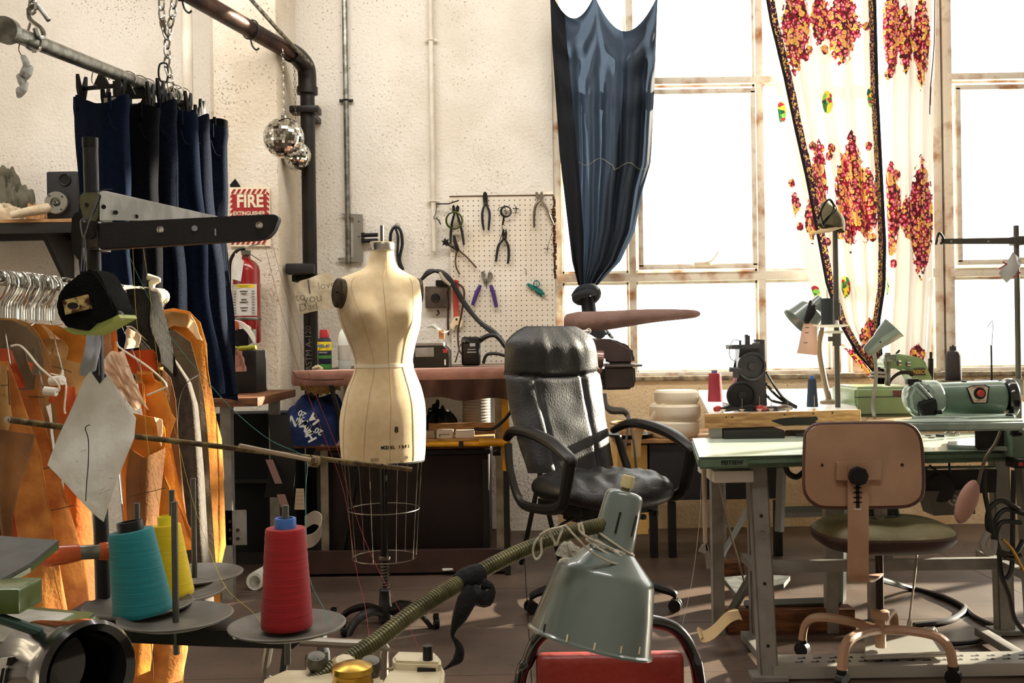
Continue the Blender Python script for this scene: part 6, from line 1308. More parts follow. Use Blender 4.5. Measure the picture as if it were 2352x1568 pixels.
b = B(); b.tube([P(1002, 468, YB - .04), P(1030, 468, YB - .06), P(1054, 460, YB - .08)], .004, 6, 1); b.tube([P(1003, 470, YB - .05), P(1001, 490, YB - .05), P(996, 500, YB - .05), P(1008, 505, YB - .05), P(1012, 515, YB - .05), P(1002, 498, YB - .05)], .0022, 5); single('wire_hook', b, DARK, 'dark wire hook with dangling loop on the white conduit strap', 'hook')
# paper bag note
NOTE = mat('crumpled_note', 'ddd2b6', .7, col2='cbbd9c', cscale=12, bump=.8, bscale=9, trans=.2, bdist=.03)
t = thing('handwritten_note', 'crumpled paper note reading I love you Dad taped beside the black pipe', 'note', P(720, 720, 5.7))
b = B(); pts = [(674, 660), (690, 645), (712, 640), (728, 632), (745, 628), (762, 628), (770, 640), (778, 690), (776, 705), (745, 710), (700, 720), (688, 720), (680, 700)]
card(b, pts, 5.74, .03, -.02, .002, 3)
for v in b.bm.verts: v.co += V((0, .02 * noise.noise(v.co * 14), 0))
part('sheet', b, NOTE, t, ang=60)
PEN = mat('pen_grey', '5a5248', .9)
for s_, sz, x, y in (('I', .12, 710, 660), ('love', .06, 750, 655), ('to', .07, 690, 682), ('you', .075, 718, 685), ('Dad', .065, 708, 705)):
    text(s_, sz, P(x, y, 5.70), V((1, 0, .12)), V((-.12, 0, 1)), PEN, t, ext=.0005, off=-.001)
b = B(); b.box(P(690, 618, 5.75), (.16, .10, .06), .1, bev=.01); b.prism([P(686, 606, 5.74), P(698, 604, 5.74), P(700, 618, 5.74), P(682, 620, 5.74)], (0, .04, 0)); single('junction_bracket', b, DARK, 'dark bracket clump on the black pipe above the note', 'bracket')

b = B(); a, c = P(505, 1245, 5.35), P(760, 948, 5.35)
t = thing('dark_filler_box', 'black box added to darken the corner below the blue hoodie', 'cabinet', ((a.x + c.x) / 2, 5.45, 0))
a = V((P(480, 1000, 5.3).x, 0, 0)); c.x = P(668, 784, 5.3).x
b.box(((a.x + c.x) / 2, 5.5, c.z / 2), (c.x - a.x, .24, c.z), bev=.004); part('filler_body', b, mat('matt_black', '0a0a0a', .9), t)  # black filler added to darken the space left of the bench
b = B(); b.box(((a.x + c.x) / 2, 5.36, c.z * .55), (c.x - a.x - .04, .03, .02)); part('filler_trim', b, DARK, t); b = B(); b.box(((a.x + c.x) / 2, 5.35, .03), (c.x - a.x, .03, .06)); part('filler_trim', b, DARK, t)
# ---------------------------------------------------------------- dark blue cloth knotted in front of the window
def pl(pts, y):
    if y <= pts[0][1]: return pts[0][0]
    for (x0, y0), (x1, y1) in zip(pts, pts[1:]):
        if y <= y1: return x0 + (x1 - x0) * (y - y0) / (y1 - y0)
    return pts[-1][0]
NAVY = mat('navy_cloth', '2b3441', .7, col2='303b4a', cscale=220, bump=.2, bscale=300, trans=.45)
NAVY2 = mat('navy_cloth_dark', '23272e', .9, bump=.2, bscale=300)  # darker opaque copy of the cloth, deepens the shade of the back fold
DB = 6.0
Lx = [(1262, -40), (1268, 100), (1275, 200), (1285, 350), (1300, 480), (1314, 600), (1328, 655)]
Rx = [(1512, -40), (1508, 60), (1503, 200), (1497, 330), (1494, 375), (1478, 430), (1458, 530), (1425, 600), (1372, 655)]
def topy(u):
    x = 1265 + 245 * u
    if x < 1368: s_ = (x - 1268) / 100; return -20 + 62 * math.sin(max(0, s_) * math.pi) ** .8 if 0 < s_ < 1 else -40
    s_ = (x - 1368) / 140; return -10 + 82 * math.sin(min(1, max(0, s_)) * math.pi) ** .8 if 0 < s_ < 1 else -40
def sheet(u, v, back=0):
    yt_ = topy(u); y = yt_ + (655 - yt_) * v; x = pl(Lx, y) + (pl(Rx, y) - pl(Lx, y)) * u
    up_ = max(0, 1 - y / 330); d = 0
    for cx, w, a0 in ((1318, 52, 40), (1440, 66, 70)):
        s_ = (x - cx) / w
        if abs(s_) < 1.15: d += up_ * .036 * math.sin((y - a0 + 70 * s_ * s_) / 15) * max(0, 1 - abs(s_) ** 3)
    lo = min(1, max(0, (y - 60) / 200)); d += lo * (.026 * math.sin(u * 30 + .6 * math.sin(v * 4)) + .014 * math.sin(u * 57 + v * 3)) * (1 - .3 * v)
    d += .03 * math.sin(u * math.pi) * -1 + .012 * noise.noise(V((u * 5, v * 5, 2)))
    return P(x, y, DB + d * 1.3 + back)
t = thing('blue_cloth', 'dark blue cloth hung over the window and knotted at its lower end', 'curtain', P(1350, 665, DB))
b = B(); b.grid(lambda u, v: sheet(u, v), 150, 170); part('cloth_panel', b, NAVY, t, ang=80)
b = B(); b.grid(lambda u, v: sheet(1 - (.46 - .36 * abs(math.sin(v * 2.2)) ** .0 + .30 * v) * (1 - u) if 0 else 1 - u * (.18 + .42 * v ** .8), v, .05), 30, 90); part('back_fold', b, NAVY2, t, ang=80)
b = B(); b.grid(lambda u, v: sheet(u * (.13 + .12 * v), v, -.012 - .012 * math.sin(u * 3.1)), 10, 90, .004); part('rolled_hem', b, NAVY2, t, ang=80)
b = B(); b.tube([sheet(.2 + .76 * k / 30, (372 + 8 * math.sin(k * .5) + (10 if k > 15 else 0) - topy(.2 + .76 * k / 30)) / (655 - topy(.2 + .76 * k / 30))) + V((0, -.006, 0)) for k in range(31)], .0022, 5, 1); part('stitched_seam', b, mat('pale_stitch', '8a8a80', .8), t)
b = B(); b.tube([P(1318, 680, DB), P(1335, 664, DB - .06), P(1362, 662, DB - .07), P(1372, 676, DB - .03), P(1358, 690, DB + .02), P(1330, 692, DB), P(1322, 682, DB - .04), P(1348, 672, DB - .09), P(1368, 670, DB - .06)], [.018, .026, .028, .024, .026, .024, .02, .024, .02], 12, 6); part('knot', b, NAVY2, t, ang=70)
b = B()
def tailf(u, v):
    a = u * 2 * math.pi; y = 680 + 92 * v; cx = 1350 + 14 * v - 2; w = 17 - 5 * math.sin(v * 3) + 28 * v ** 2.2
    return P(cx + w * math.cos(a) * (1 + .12 * math.sin(a * 7)), y + (6 * math.cos(a * 5) if v > .95 else 0), DB + .04 * math.sin(a) * (1 + .3 * math.sin(a * 6)))
b.grid(tailf, 60, 24); part('tail', b, NAVY2, t, ang=70)
# ---------------------------------------------------------------- floral curtain
def floral():
    mt = mat('floral_cotton', 'f6f0e6', .85, bump=.1, bscale=250, trans=.14); nt = mt.node_tree; L = nt.links
    bs = nt.nodes['Principled BSDF']; tl = [n for n in nt.nodes if n.type == 'BSDF_TRANSLUCENT'][0]
    tc = [x for x in nt.nodes if x.type == 'TEX_COORD'][0]
    def at(n): a = nt.nodes.new('ShaderNodeAttribute'); a.attribute_name = n; return a.outputs['Fac']
    vo = nt.nodes.new('ShaderNodeTexVoronoi'); vo.inputs['Scale'].default_value = 40; L.new(tc.outputs['Object'], vo.inputs['Vector'])
    ve = nt.nodes.new('ShaderNodeTexVoronoi'); ve.feature = 'DISTANCE_TO_EDGE'; ve.inputs['Scale'].default_value = 40; L.new(tc.outputs['Object'], ve.inputs['Vector'])
    def ramp(src, stops, const=True):
        r = nt.nodes.new('ShaderNodeValToRGB'); r.color_ramp.interpolation = 'CONSTANT' if const else 'LINEAR'
        e = r.color_ramp.elements
        while len(e) < len(stops): e.new(.5)
        for el, (p_, c_) in zip(e, stops): el.position = p_; el.color = lin(c_)
        L.new(src, r.inputs[0]); return r.outputs[0]
    sep = nt.nodes.new('ShaderNodeSeparateColor'); L.new(vo.outputs['Color'], sep.inputs[0])
    rA = ramp(vo.outputs['Distance'], [(0, 'f0d060'), (.10, '8e1830'), (.20, 'f4e8d8'), (.25, 'd85878'), (.40, 'b82440'), (.50, '84182c')])
    rB = ramp(vo.outputs['Distance'], [(0, 'f4ecd8'), (.09, '7a1426'), (.17, 'e8c848'), (.34, 'c02c3c'), (.44, 'f0a0a8'), (.52, 'e0b848')])
    rC = ramp(vo.outputs['Distance'], [(0, '3a7a3c'), (.10, 'f0e0a0'), (.18, 'd03a58'), (.33, 'f2dcd0'), (.37, '8a1a2e'), (.50, '4a1420')])
    def mixc(fac, a_, b_, th_):
        g_ = nt.nodes.new('ShaderNodeMath'); g_.operation = 'GREATER_THAN'; g_.inputs[1].default_value = th_; L.new(fac, g_.inputs[0])
        x_ = nt.nodes.new('ShaderNodeMixRGB'); L.new(g_.outputs[0], x_.inputs[0]); L.new(a_, x_.inputs[1]); L.new(b_, x_.inputs[2]); return x_.outputs[0]
    red = mixc(sep.outputs[0], mixc(sep.outputs[2], rA, rB, .5), rC, .72)
    grn = ramp(sep.outputs[1], [(0, '2c7a3c'), (.3, '8ac04a'), (.5, 'f0d040'), (.7, 'b02840'), (.85, '1e4a3a')])
    vb = nt.nodes.new('ShaderNodeTexVoronoi'); vb.inputs['Scale'].default_value = 120; L.new(tc.outputs['Object'], vb.inputs['Vector']); sb = nt.nodes.new('ShaderNodeSeparateColor'); L.new(vb.outputs['Color'], sb.inputs[0])
    bnd = ramp(sb.outputs[2], [(0, '3a0e2c'), (.35, '120c14'), (.55, 'b89a70'), (.7, '5a1a3a'), (.85, 'd8b050')])
    eg = ramp(ve.outputs['Distance'], [(0, '2a0c10'), (.03, 'ffffff')])
    m2 = nt.nodes.new('ShaderNodeMixRGB'); m2.blend_type = 'MULTIPLY'; m2.inputs[0].default_value = 1; L.new(red, m2.inputs[1]); L.new(eg, m2.inputs[2])
    cur = None
    base = nt.nodes.new('ShaderNodeRGB'); base.outputs[0].default_value = lin('f6f0e6'); cur = base.outputs[0]
    for nm, colo in (('med', m2.outputs[0]), ('grn', grn), ('band', bnd), ('black', None)):
        ad = nt.nodes.new('ShaderNodeMath'); ad.operation = 'MULTIPLY_ADD'; ad.inputs[1].default_value = .0 if nm in ('band', 'black') else .34; L.new(sep.outputs[1], ad.inputs[0]); L.new(at(nm), ad.inputs[2])
        th = nt.nodes.new('ShaderNodeMath'); th.operation = 'GREATER_THAN'; th.inputs[1].default_value = .5 if nm in ('band', 'black') else .26; L.new(ad.outputs[0], th.inputs[0])
        mx = nt.nodes.new('ShaderNodeMixRGB'); L.new(th.outputs[0], mx.inputs[0]); L.new(cur, mx.inputs[1])
        if colo: L.new(colo, mx.inputs[2])
        else: mx.inputs[2].default_value = lin('100c10')
        cur = mx.outputs[0]
    L.new(cur, bs.inputs['Base Color']); L.new(cur, tl.inputs[0]); return mt
FLO = floral()
MED = [(1935, 60, 44, 95), (1828, 60, 36, 120), (1883, 40, 26, 70), (1954, 438, 38, 140), (1990, 470, 32, 90), (1880, 420, 22, 100), (1866, 500, 20, 60), (2048, 60, 24, 130), (2080, 90, 20, 90), (2116, 90, 22, 120), (2046, 480, 26, 120), (2116, 500, 34, 145), (2082, 500, 18, 50), (2108, 812, 20, 26), (2002, 772, 30, 46), (1980, 830, 60, 40), (1906, 800, 40, 24), (1826, 470, 14, 30)]
GRN = [(1900, 235, 13, 27), (2002, 222, 11, 26), (1795, 258, 11, 26), (1943, 658, 11, 26), (2032, 660, 10, 26), (1870, 670, 14, 14)]
rn = random.Random(21)
SMALL = [(1858, 115), (1895, 115), (1918, 125), (1866, 335), (1910, 340), (1905, 358), (1885, 340), (1996, 335), (2040, 172), (2078, 22), (2080, 125), (1818, 420), (1838, 520), (1930, 540), (2005, 545), (1985, 530), (2052, 605), (1900, 555), (1850, 130), (1812, 100), (2060, 400), (2090, 540), (1990, 60)]
def curtain_part(name, Le, Re, D, ph, freq, amp, parent, yb=885, y0=-60, bandL=None, bandR=None, nu=170, nv=300, wave=0):
    b = B(); fld = []
    def fn(u, v):
        y = y0 + (yb - y0) * v; x0, x1 = pl(Le, y), pl(Re, y); x = x0 + (x1 - x0) * u
        d = amp * (math.sin(u * freq + ph + .5 * math.sin(v * 3)) + .45 * math.sin(u * freq * 2.3 + v * 2 + ph)) * (.45 + .55 * (1 - abs(v - .4)))
        mv = max([1 - abs((x - cx) / rx) ** 1.35 - abs((y - cy) / ry) ** 1.35 for cx, cy, rx, ry in MED]); gv = max([1 - ((x - cx) / rx) ** 2 - ((y - cy) / ry) ** 2 for cx, cy, rx, ry in GRN])
        for cx, cy in SMALL: mv = max(mv, (1 - ((x - cx) / 9) ** 2 - ((y - cy) / 11) ** 2) * .8)
        bv = kv = 0
        if bandL: bv = max(bv, 1.0 if 7 < x - x0 < 20 else 0); kv = max(kv, 1.0 if x - x0 <= 7 else 0)
        if bandR: bv = max(bv, 1.0 if 8 < x1 - x < 18 else 0); kv = max(kv, 1.0 if x1 - x <= 8 else 0)
        fld.append((mv, gv, bv, kv)); return P(x, y, D + d)
    b.grid(fn, nu, nv)
    o = part(name, b, FLO, parent, ang=80)
    me = o.data
    for k, nm in enumerate(('med', 'grn', 'band', 'black')):
        a = me.attributes.new(nm, 'FLOAT', 'POINT'); a.data.foreach_set('value', [f[k] for f in fld])
    return o
DC = 6.02
t = thing('floral_curtain', 'white curtain printed with red and yellow medallions, tied back at the window', 'curtain', P(2000, 880, DC))
lft = [(1752, -40), (1768, 50), (1800, 180), (1825, 300), (1848, 400), (1868, 500), (1896, 650), (1925, 740), (1965, 810), (2012, 862), (2018, 890)]
mid = [(2012, -40), (2018, 200), (2028, 400), (2036, 560), (2034, 660), (2022, 740), (2028, 820), (2034, 862), (2030, 890)]
curtain_part('left_panel', lft, mid, DC, 0, 26, .026, t, bandL=1, bandR=1)
curtain_part('right_panel', [(2026, -40), (2030, 300), (2040, 560), (2036, 680), (2028, 800), (2026, 890)], [(2150, -40), (2146, 200), (2142, 420), (2144, 640), (2138, 800), (2130, 890)], DC + .05, 1.4, 19, .022, t, bandR=None, nu=110)
curtain_part('back_layer', [(1775, 120), (1786, 250), (1812, 430), (1840, 580), (1868, 680), (1920, 780), (2000, 870)], [(1800, 120), (1826, 290), (1850, 400), (1870, 500), (1898, 650), (1927, 740), (2012, 860)], DC + .06, .4, 6, .014, t, yb=870, y0=120, nu=60, nv=140)
b = B()
for k in range(2): b.torus(P(2020, 858 + k * 8, DC), .05, .009, axis=(.1, .1, 1), n=24, k=8)
part('tie_back', b, mat('grey_tie', '8a8478', .8), t)
b = B(); b.tube([P(2148, -20, DC - .03), P(2146, 100, DC - .03), P(2138, 200, DC - .03), P(2136, 262, DC - .03)], .008, 6, 4, flat=.4); part('dark_edge_tape', b, mat('plum_tape', '3a1a30', .8), t)
# ---------------------------------------------------------------- sleeve board and machine cover
t = thing('sleeve_board', 'small padded sleeve board sticking out to the right below the knotted cloth', 'sleeve board', P(1350, 790, 5.3))
b = B(); b.tube([P(1300, 738, 5.35), P(1330, 740, 5.33), P(1400, 735, 5.3), P(1500, 725, 5.25), P(1590, 721, 5.2), P(1604, 721, 5.2)], [.040, .058, .050, .036, .022, .008], 16, 6, flat=1.2, up=(0, 0, 1)); part('padded_board', b, mat('grey_rose_cover', '7e645c', .95, col2='70564e', cscale=9, bump=.4), t)
b = B(); b.box(P(1330, 756, 5.35), (.09, .12, .03), bev=.006); b.cyl(P(1332, 760, 5.35), P(1334, 800, 5.35), .014); part('bracket', b, BLACK, t)
b = B(); b.ball(P(1345, 760, 5.24), (.03, .01, .006), 8); b.torus(P(1352, 760, 5.24), .012, .003, axis=EY, n=14); part('white_clip', b, WHITE, t)
BRN = mat('brown_bakelite', '3c2c2a', .4, col2='2e2220', cscale=6, coat=.25, bump=.1)
t = thing('steam_press_head', 'brown rounded steam press cover on a yellow post behind the office chair', 'press', P(1420, 890, 5.3))
b = B(); b.poly([(1330, 782), (1350, 776), (1400, 778), (1428, 784), (1452, 798), (1458, 812), (1459, 838), (1392, 839), (1392, 812), (1380, 799), (1340, 798)], 5.15, .3); bmesh.ops.bevel(b.bm, geom=list(b.bm.edges), offset=.02, segments=3, affect='EDGES'); part('hood', b, BRN, t)
b = B(); b.poly([(1384, 842), (1459, 840), (1461, 882), (1452, 894), (1390, 896), (1384, 890)], 5.14, .3); bmesh.ops.bevel(b.bm, geom=list(b.bm.edges), offset=.012, segments=3, affect='EDGES'); part('lower_case', b, BRN, t)
b = B(); b.box(P(1425, 838, 5.28), (.19, .34, .012), bev=.004); part('rim', b, mat('grey_rim', '6a625e', .4, .5), t)
b = B(); b.cyl(P(1350, 822, 5.12), P(1385, 824, 5.12), .045, n=20); b.box(P(1360, 850, 5.15), (.1, .06, .04), bev=.01); part('steel_roller', b, mat('pinkish_steel', '9a7a72', .25, .8), t)
b = B(); c = P(1374, 880, 5.2); b.box((c.x, 5.2, c.z), (.035, .03, .30)); b.box((c.x + .0, 5.22, c.z - .5), (.03, .03, .8)); part('post', b, MATS['yellow_paint'], t)
text('C', .05, P(1376, 875, 5.17), EX, EZ, INK, t)
b = B()
for y in range(860, 900, 8): b.box(P(1388, y, 5.15), (.016, .03, .012))
part('dark_catch', b, DARK, t, kind='stuff')
b = B(); b.tube([P(1388, 905, 5.15), P(1392, 930, 5.12), P(1405, 942, 5.1), P(1432, 944, 5.1), P(1442, 955, 5.1)], [.012, .014, .02, .018, .012], 8); b.tube([P(1440, 950, 5.1), P(1442, 975, 5.05), P(1436, 1030, 5.0), P(1430, 1090, 5)], .006, 8); b.tube([P(1444, 950, 5.1), P(1448, 975, 5.05), P(1456, 1020, 5.0), P(1462, 1090, 5)], .006, 8); single('steam_hose', b, mat('dusty_hose', '55504a', .6), 'dusty steam hose fitting with two black cords right of the chair back', 'hose')
# ---------------------------------------------------------------- black desk by the window, trays and hat forms
zD = P(1580, 1012, 5.3).z
t = thing('black_desk', 'long black cabinet with thin wood top standing below the window', 'desk', (P(1600, 784, 5.5).x, 5.6, 0))
x0, x1 = P(1412, 784, 5.3).x, P(1800, 784, 5.3).x; xm = P(1490, 784, 5.3).x; zb_ = P(1600, 1155, 5.3).z
b = B(); b.box(((x0 + x1) / 2, 5.6, zD), (x1 - x0, .62, .02), bev=.003); part('desk_top', b, WOOD, t)
b = B(); b.box(((xm + x1) / 2, 5.58, (zD + zb_) / 2), (x1 - xm, .54, zD - zb_ - .03), bev=.004); part('desk_body', b, mat('charcoal_panel', '222226', .6), t)
for px in (1495, 1537, 1780):
    b = B(); b.box((P(px, 784, 5.35).x, 5.35, zb_ / 2), (.04, .04, zb_)); part('leg', b, BLACK, t)
t = thing('yellowed_box', 'sunlit yellowed textured box between the chair back and the desk', 'box', (P(1455, 784, 5.5).x, 5.6, 0))
b = B(); b.box(((x0 + xm) / 2, 5.5, zD / 2 + .05), (xm - x0 - .02, .3, zD - .15)); part('box_body', b, mat('yellow_card', 'e8bc70', .8, bump=.4, bscale=60), t)
b = B(); b.ribbon([P(1460, 1050, 5.15), P(1462, 1010, 5.15), P(1470, 985, 5.15), P(1482, 975, 5.15), P(1495, 980, 5.15), P(1500, 992, 5.15)], (1, .5, 0), .06, .002); single('tan_ribbon', b, mat('tan_tape', 'd8b884', .8, trans=.2), 'tan ribbon loop draping from the desk edge beside the chair', 'ribbon')
b = B(); b.lathe([(.10, 0), (.125, .02), (.13, .022), (.12, .012), (.1, .008), (0, .008)], V((P(1447, 1005, 5.4).x, 5.42, zD + .012)), n=30, sx=1.0); single('black_tray', b, BLACKP, 'shallow round black tray with tan bits on the desk edge', 'tray')
heap('tan_bits', 1449, 1004, 46, 18, 5.40, mat('tan_bits', 'c09468', .9, bump=.6), 'small tan scraps lying in the black tray', 'scraps', 14, 6, zD + .024, .05)
b = B(); b.torus(V((P(1447, 990, 5.4).x, 5.42, zD + .09)), .10, .007, n=26); single('tape_ring', b, mat('amber_ring', 'c89848', .4), 'amber ring lying on the black tray', 'ring')
IV = mat('ivory_fleece', 'f4e8d0', .8, bump=.2, bscale=30)
c = V((P(1550, 1010, 5.4).x, 5.45, zD + .012)); t = thing('foam_rolls', 'stack of thick ivory padding rolls on the black desk', 'padding', c)
for k, (r_, h_, z_) in enumerate(((.14, .09, 0), (.138, .09, .088), (.12, .075, .176))):
    b = B(); b.lathe([(r_ * .9, 0), (r_, h_ * .2), (r_ * 1.02, h_ * .5), (r_, h_ * .85), (r_ * .9, h_), (0, h_)], c + V((.01 * k, 0, z_)), n=32); part('padding_roll', b, IV, t)
b = B(); b.tube([P(1508, 985, 5.4), P(1500, 965, 5.4), P(1530, 935, 5.4), P(1570, 915, 5.4), P(1600, 920, 5.4)], [.01, .03, .045, .05, .03], 14, 5, flat=.5); single('ivory_cloth', b, IV, 'ivory cloth draped over the padding rolls', 'cloth')
# ---------------------------------------------------------------- office chair
LEA = mat('black_leather', '0f0f11', .4, col2='151518', cscale=5, bump=.2, bscale=120)
OD = 4.38; oc = V((P(1372, 784, OD).x, OD, 0)); ya = R(30)
of_, ol = V((math.sin(ya), -math.cos(ya), 0)), V((math.cos(ya), math.sin(ya), 0))
def O(l, f, z): return oc + ol * l + of_ * f + V((0, 0, z))
t = thing('office_chair', 'black leather executive office chair turned towards the window', 'office chair', oc)
SZ = .56
def backp(u, v, side):   # v 0 bottom .. 1 top
    z = SZ + .02 + .66 * v; w = .235 + .03 * math.sin(v * 2.6) - .02 * max(0, v - .6); rnd_ = max(0, (v - .84) / .16)
    w *= (1 - rnd_ ** 2.4 * .42) if rnd_ else 1
    x = (u * 2 - 1); xx = w * (abs(x) ** .85) * (1 if x > 0 else -1)
    bulge = .055 * (1 - x ** 4) * (1 - .75 * rnd_ ** 2) * (1 + .4 * math.exp(-((v - .85) / .12) ** 2) + .3 * math.exp(-((v - .25) / .2) ** 2))
    groove = .011 * (math.exp(-((abs(x) - .42) / .035) ** 2) if v < .66 else 0) + .014 * math.exp(-((v - .67 + .03 * (1 - x * x)) / .014) ** 2)
    wr = .0016 * math.sin(x * 22 + v * 9) * math.exp(-((v - .85) / .12) ** 2) + .006 * noise.noise(V((x * 3, v * 8, 1)))
    lean = -.22 - .16 * v - .04 * math.sin(v * 3)
    f = lean + ((bulge - groove + wr) if side else -.045 * (1 - x ** 6) * (1 - rnd_ ** 3))
    return O(xx, f, z)
b = B(); nu, nv = 44, 64
rg = []
for j in range(nv + 1):
    v = j / nv; rg.append([backp(i / nu, v, 1) for i in range(nu + 1)] + [backp(1 - i / nu, v, 0) for i in range(1, nu)])
b.rings(rg); part('backrest', b, LEA, t, ang=75)
b = B()
def seatp(u, v):
    a = u * 2 * math.pi; ph = (v - .5) * math.pi; r = max(0, math.cos(ph)) ** .35
    ca, sa = math.cos(a), math.sin(a); x = .29 * r * abs(ca) ** .7 * (1 if ca > 0 else -1); y = .27 * r * abs(sa) ** .7 * (1 if sa > 0 else -1)
    z = .06 * math.sin(ph) + (.012 * noise.noise(V((x * 12, y * 12, 0))) + .006 * math.sin(x * 60 + y * 20) if v > .7 else 0) - (.03 * max(0, y - .12) / .15)
    return O(x, y + .02, SZ - .03 + z)
b.grid(seatp, 56, 30); bmesh.ops.remove_doubles(b.bm, verts=b.bm.verts, dist=1e-4); part('seat', b, LEA, t, ang=75)
b = B(); b.box(O(0, -.02, SZ - .115), (.40, .36, .05), ya, bev=.01); b.box(O(0, -.05, SZ - .16), (.2, .2, .06), ya, bev=.01); part('under_mechanism', b, BLACKP, t)
b = B()
for k in range(14): b.box(O(-.2 + .03 * k, .16 - .01 * (k % 3), SZ - .142 - .006 * (k % 4)), (.02, .02, .02), ya + k)
part('torn_lining', b, DARK, t, kind='stuff')
b = B(); b.tube([O(-.1, 0, SZ - .15), O(-.24, .06, SZ - .165), O(-.30, .08, SZ - .2)], [.006, .006, .006], 6, 3); b.ball(O(-.30, .08, SZ - .21), (.035, .02, .022), 10); part('lever', b, BLACKP, t)
for s_ in (-1, 1):
    b = B(); l = .315; b.tube([O(s_ * l * .93, -.30, SZ + .175), O(s_ * l, -.2, SZ + .215), O(s_ * l, -.05, SZ + .215), O(s_ * l, .12, SZ + .185), O(s_ * l, .245, SZ + .135), O(s_ * l, .265, SZ + .11)], [.016, .022, .024, .024, .022, .016], 10, 5, flat=1.35, up=(0, 0, 1)); ar = part('armrest', b, BLACKP, t)
    b = B(); b.tube([O(s_ * l, .25, SZ + .12), O(s_ * l, .21, SZ + .0), O(s_ * l, .17, SZ - .07), O(s_ * l, .02, SZ - .10), O(s_ * l, -.15, SZ - .09), O(s_ * l, -.235, SZ + .03), O(s_ * l * .96, -.275, SZ + .15)], [.022, .02, .02, .018, .018, .018, .018], 8, 5, flat=1.3); part('arm_support', b, BLACKP, ar)
b = B(); b.cyl(O(0, 0, .12), O(0, 0, .3), .028); b.cyl(O(0, 0, .3), O(0, 0, SZ - .16), .018); b.cyl(O(0, 0, .07), O(0, 0, .14), .04); part('gas_column', b, BLACKP, t)
for k in range(5):
    a = R(198) + k * 2 * math.pi / 5; d = V((math.cos(a), math.sin(a), 0)); b = B()
    b.tube([oc + d * .03 + V((0, 0, .115)), oc + d * .18 + V((0, 0, .11)), oc + d * .30 + V((0, 0, .085)), oc + d * .325 + V((0, 0, .07))], [.026, .022, .017, .015], 8, 4); lg = part('star_leg', b, BLACKP, t)
    e = oc + d * .325; q_ = V((-d.y, d.x, 0))
    for s_ in (-1, 1): b = B(); b.cyl(e + q_ * .008 * s_ + V((0, 0, .028)), e + q_ * .026 * s_ + V((0, 0, .028)), .027, n=16); part('caster_wheel', b, BLACKP, lg)
    b = B(); b.cyl(e + V((0, 0, .03)), e + V((0, 0, .07)), .008); b.box(e + V((0, 0, .045)), (.03, .02, .02), a, bev=.004); part('caster_fork', b, BLACKP, lg)
# ---------------------------------------------------------------- rear work table with black machine, wooden front rail
TZ = .868
def tbl(corners, Z, th, mt, bev=.006):
    b = B(); b.prism([V((p.x, p.y, Z)) for p in corners], (0, 0, -th)); bmesh.ops.bevel(b.bm, geom=list(b.bm.edges), offset=bev, segments=2, affect='EDGES'); return b
fl_, fr_ = PZ(1632, 952, TZ), PZ(1972, 944, TZ)
bl_, br_ = P(1602, 890, 5.85), P(1962, 884, 5.85)
t = thing('rear_table', 'white topped work table with wooden front rail in front of the window', 'table', ((fl_.x + fr_.x) / 2, 4.6, 0))
part('table_top', tbl([fl_, fr_, V((br_.x, br_.y, TZ)), V((bl_.x, bl_.y, TZ))], TZ, .03, None), mat('white_laminate', 'e8e6e0', .35), t)
DR = fl_.y - .03
b = B(); b.poly([(1621, 951), (1977, 941), (1978, 974), (1621, 984)], DR, .022); bmesh.ops.bevel(b.bm, geom=list(b.bm.edges), offset=.001, segments=1, affect='EDGES'); wr = part('wooden_rail', b, WOOD, t)
b = B(); b.poly([(1770, 966), (1790, 961), (1820, 958), (1850, 958), (1875, 956), (1880, 962), (1872, 968), (1890, 973), (1920, 972), (1940, 975), (1900, 977), (1850, 976), (1800, 977), (1785, 972)], DR - .001, .002); part('dark_patch', b, INK, wr)  # irregular dark patch along the middle of the rail
for px, py in ((1668, 958), (1682, 958), (1802, 952), (1868, 950), (1912, 948)): b = B(); b.cyl(P(px, py, DR - .002), P(px, py, DR + .001), .0035, n=8); part('screw', b, DARK, wr)
for px, D in ((1640, 3.95), (1900, 3.95), (1650, 5.2), (1930, 5.2)):
    b = B(); x = P(px, 784, D).x; b.box((x, D, TZ / 2 - .02), (.045, .045, TZ - .04)); part('leg', b, GREYP, t)
b = B(); b.box(P(1720, 1000, 4.0), (.24, .2, .06), bev=.01); b.box(P(1860, 1005, 4.05), (.16, .18, .05), bev=.01); part('drawer_runner', b, DARK, t)
def FB(px, Z=TZ, D=4.1): return V((P(px, 784, D).x, D, Z))
# black machine seen from its wheel end
BM = mat('old_black_machine', '34343a', .4, .1, '424044', 20, coat=.3)
MDp = 4.15
t = thing('black_machine', 'old black sewing machine seen from its handwheel end on the rear table', 'sewing machine', FB(1730, TZ, MDp))
def disc(px, py, r, D, name, mt, dep=.03, par=None, prof=None):
    c = P(px, py, D); rr = m(r, D); b = B(); b.lathe(prof or [(0, -dep), (rr * .9, -dep), (rr, -dep * .7), (rr, 0), (rr * .86, .002), (rr * .8, -.008), (rr * .3, -.006), (rr * .25, .008), (0, .01)], c, (0, -1, 0), 36); return part(name, b, mt, par or t)
b = B(); b.poly([(1700, 796), (1752, 798), (1758, 845), (1764, 945), (1700, 948), (1692, 880), (1700, 850)], MDp, .10); bmesh.ops.bevel(b.bm, geom=list(b.bm.edges), offset=.008, segments=2, affect='EDGES'); part('machine_column', b, BM, t)
b = B(); b.box(FB(1720, TZ + .01, MDp + .1), (.16, .34, .02), bev=.004); part('bed', b, BM, t)
disc(1727, 841, 33, MDp - .02, 'handwheel', BM); disc(1704, 909, 34, MDp - .05, 'lower_wheel', mat('dusty_black', '161618', .6), .02)
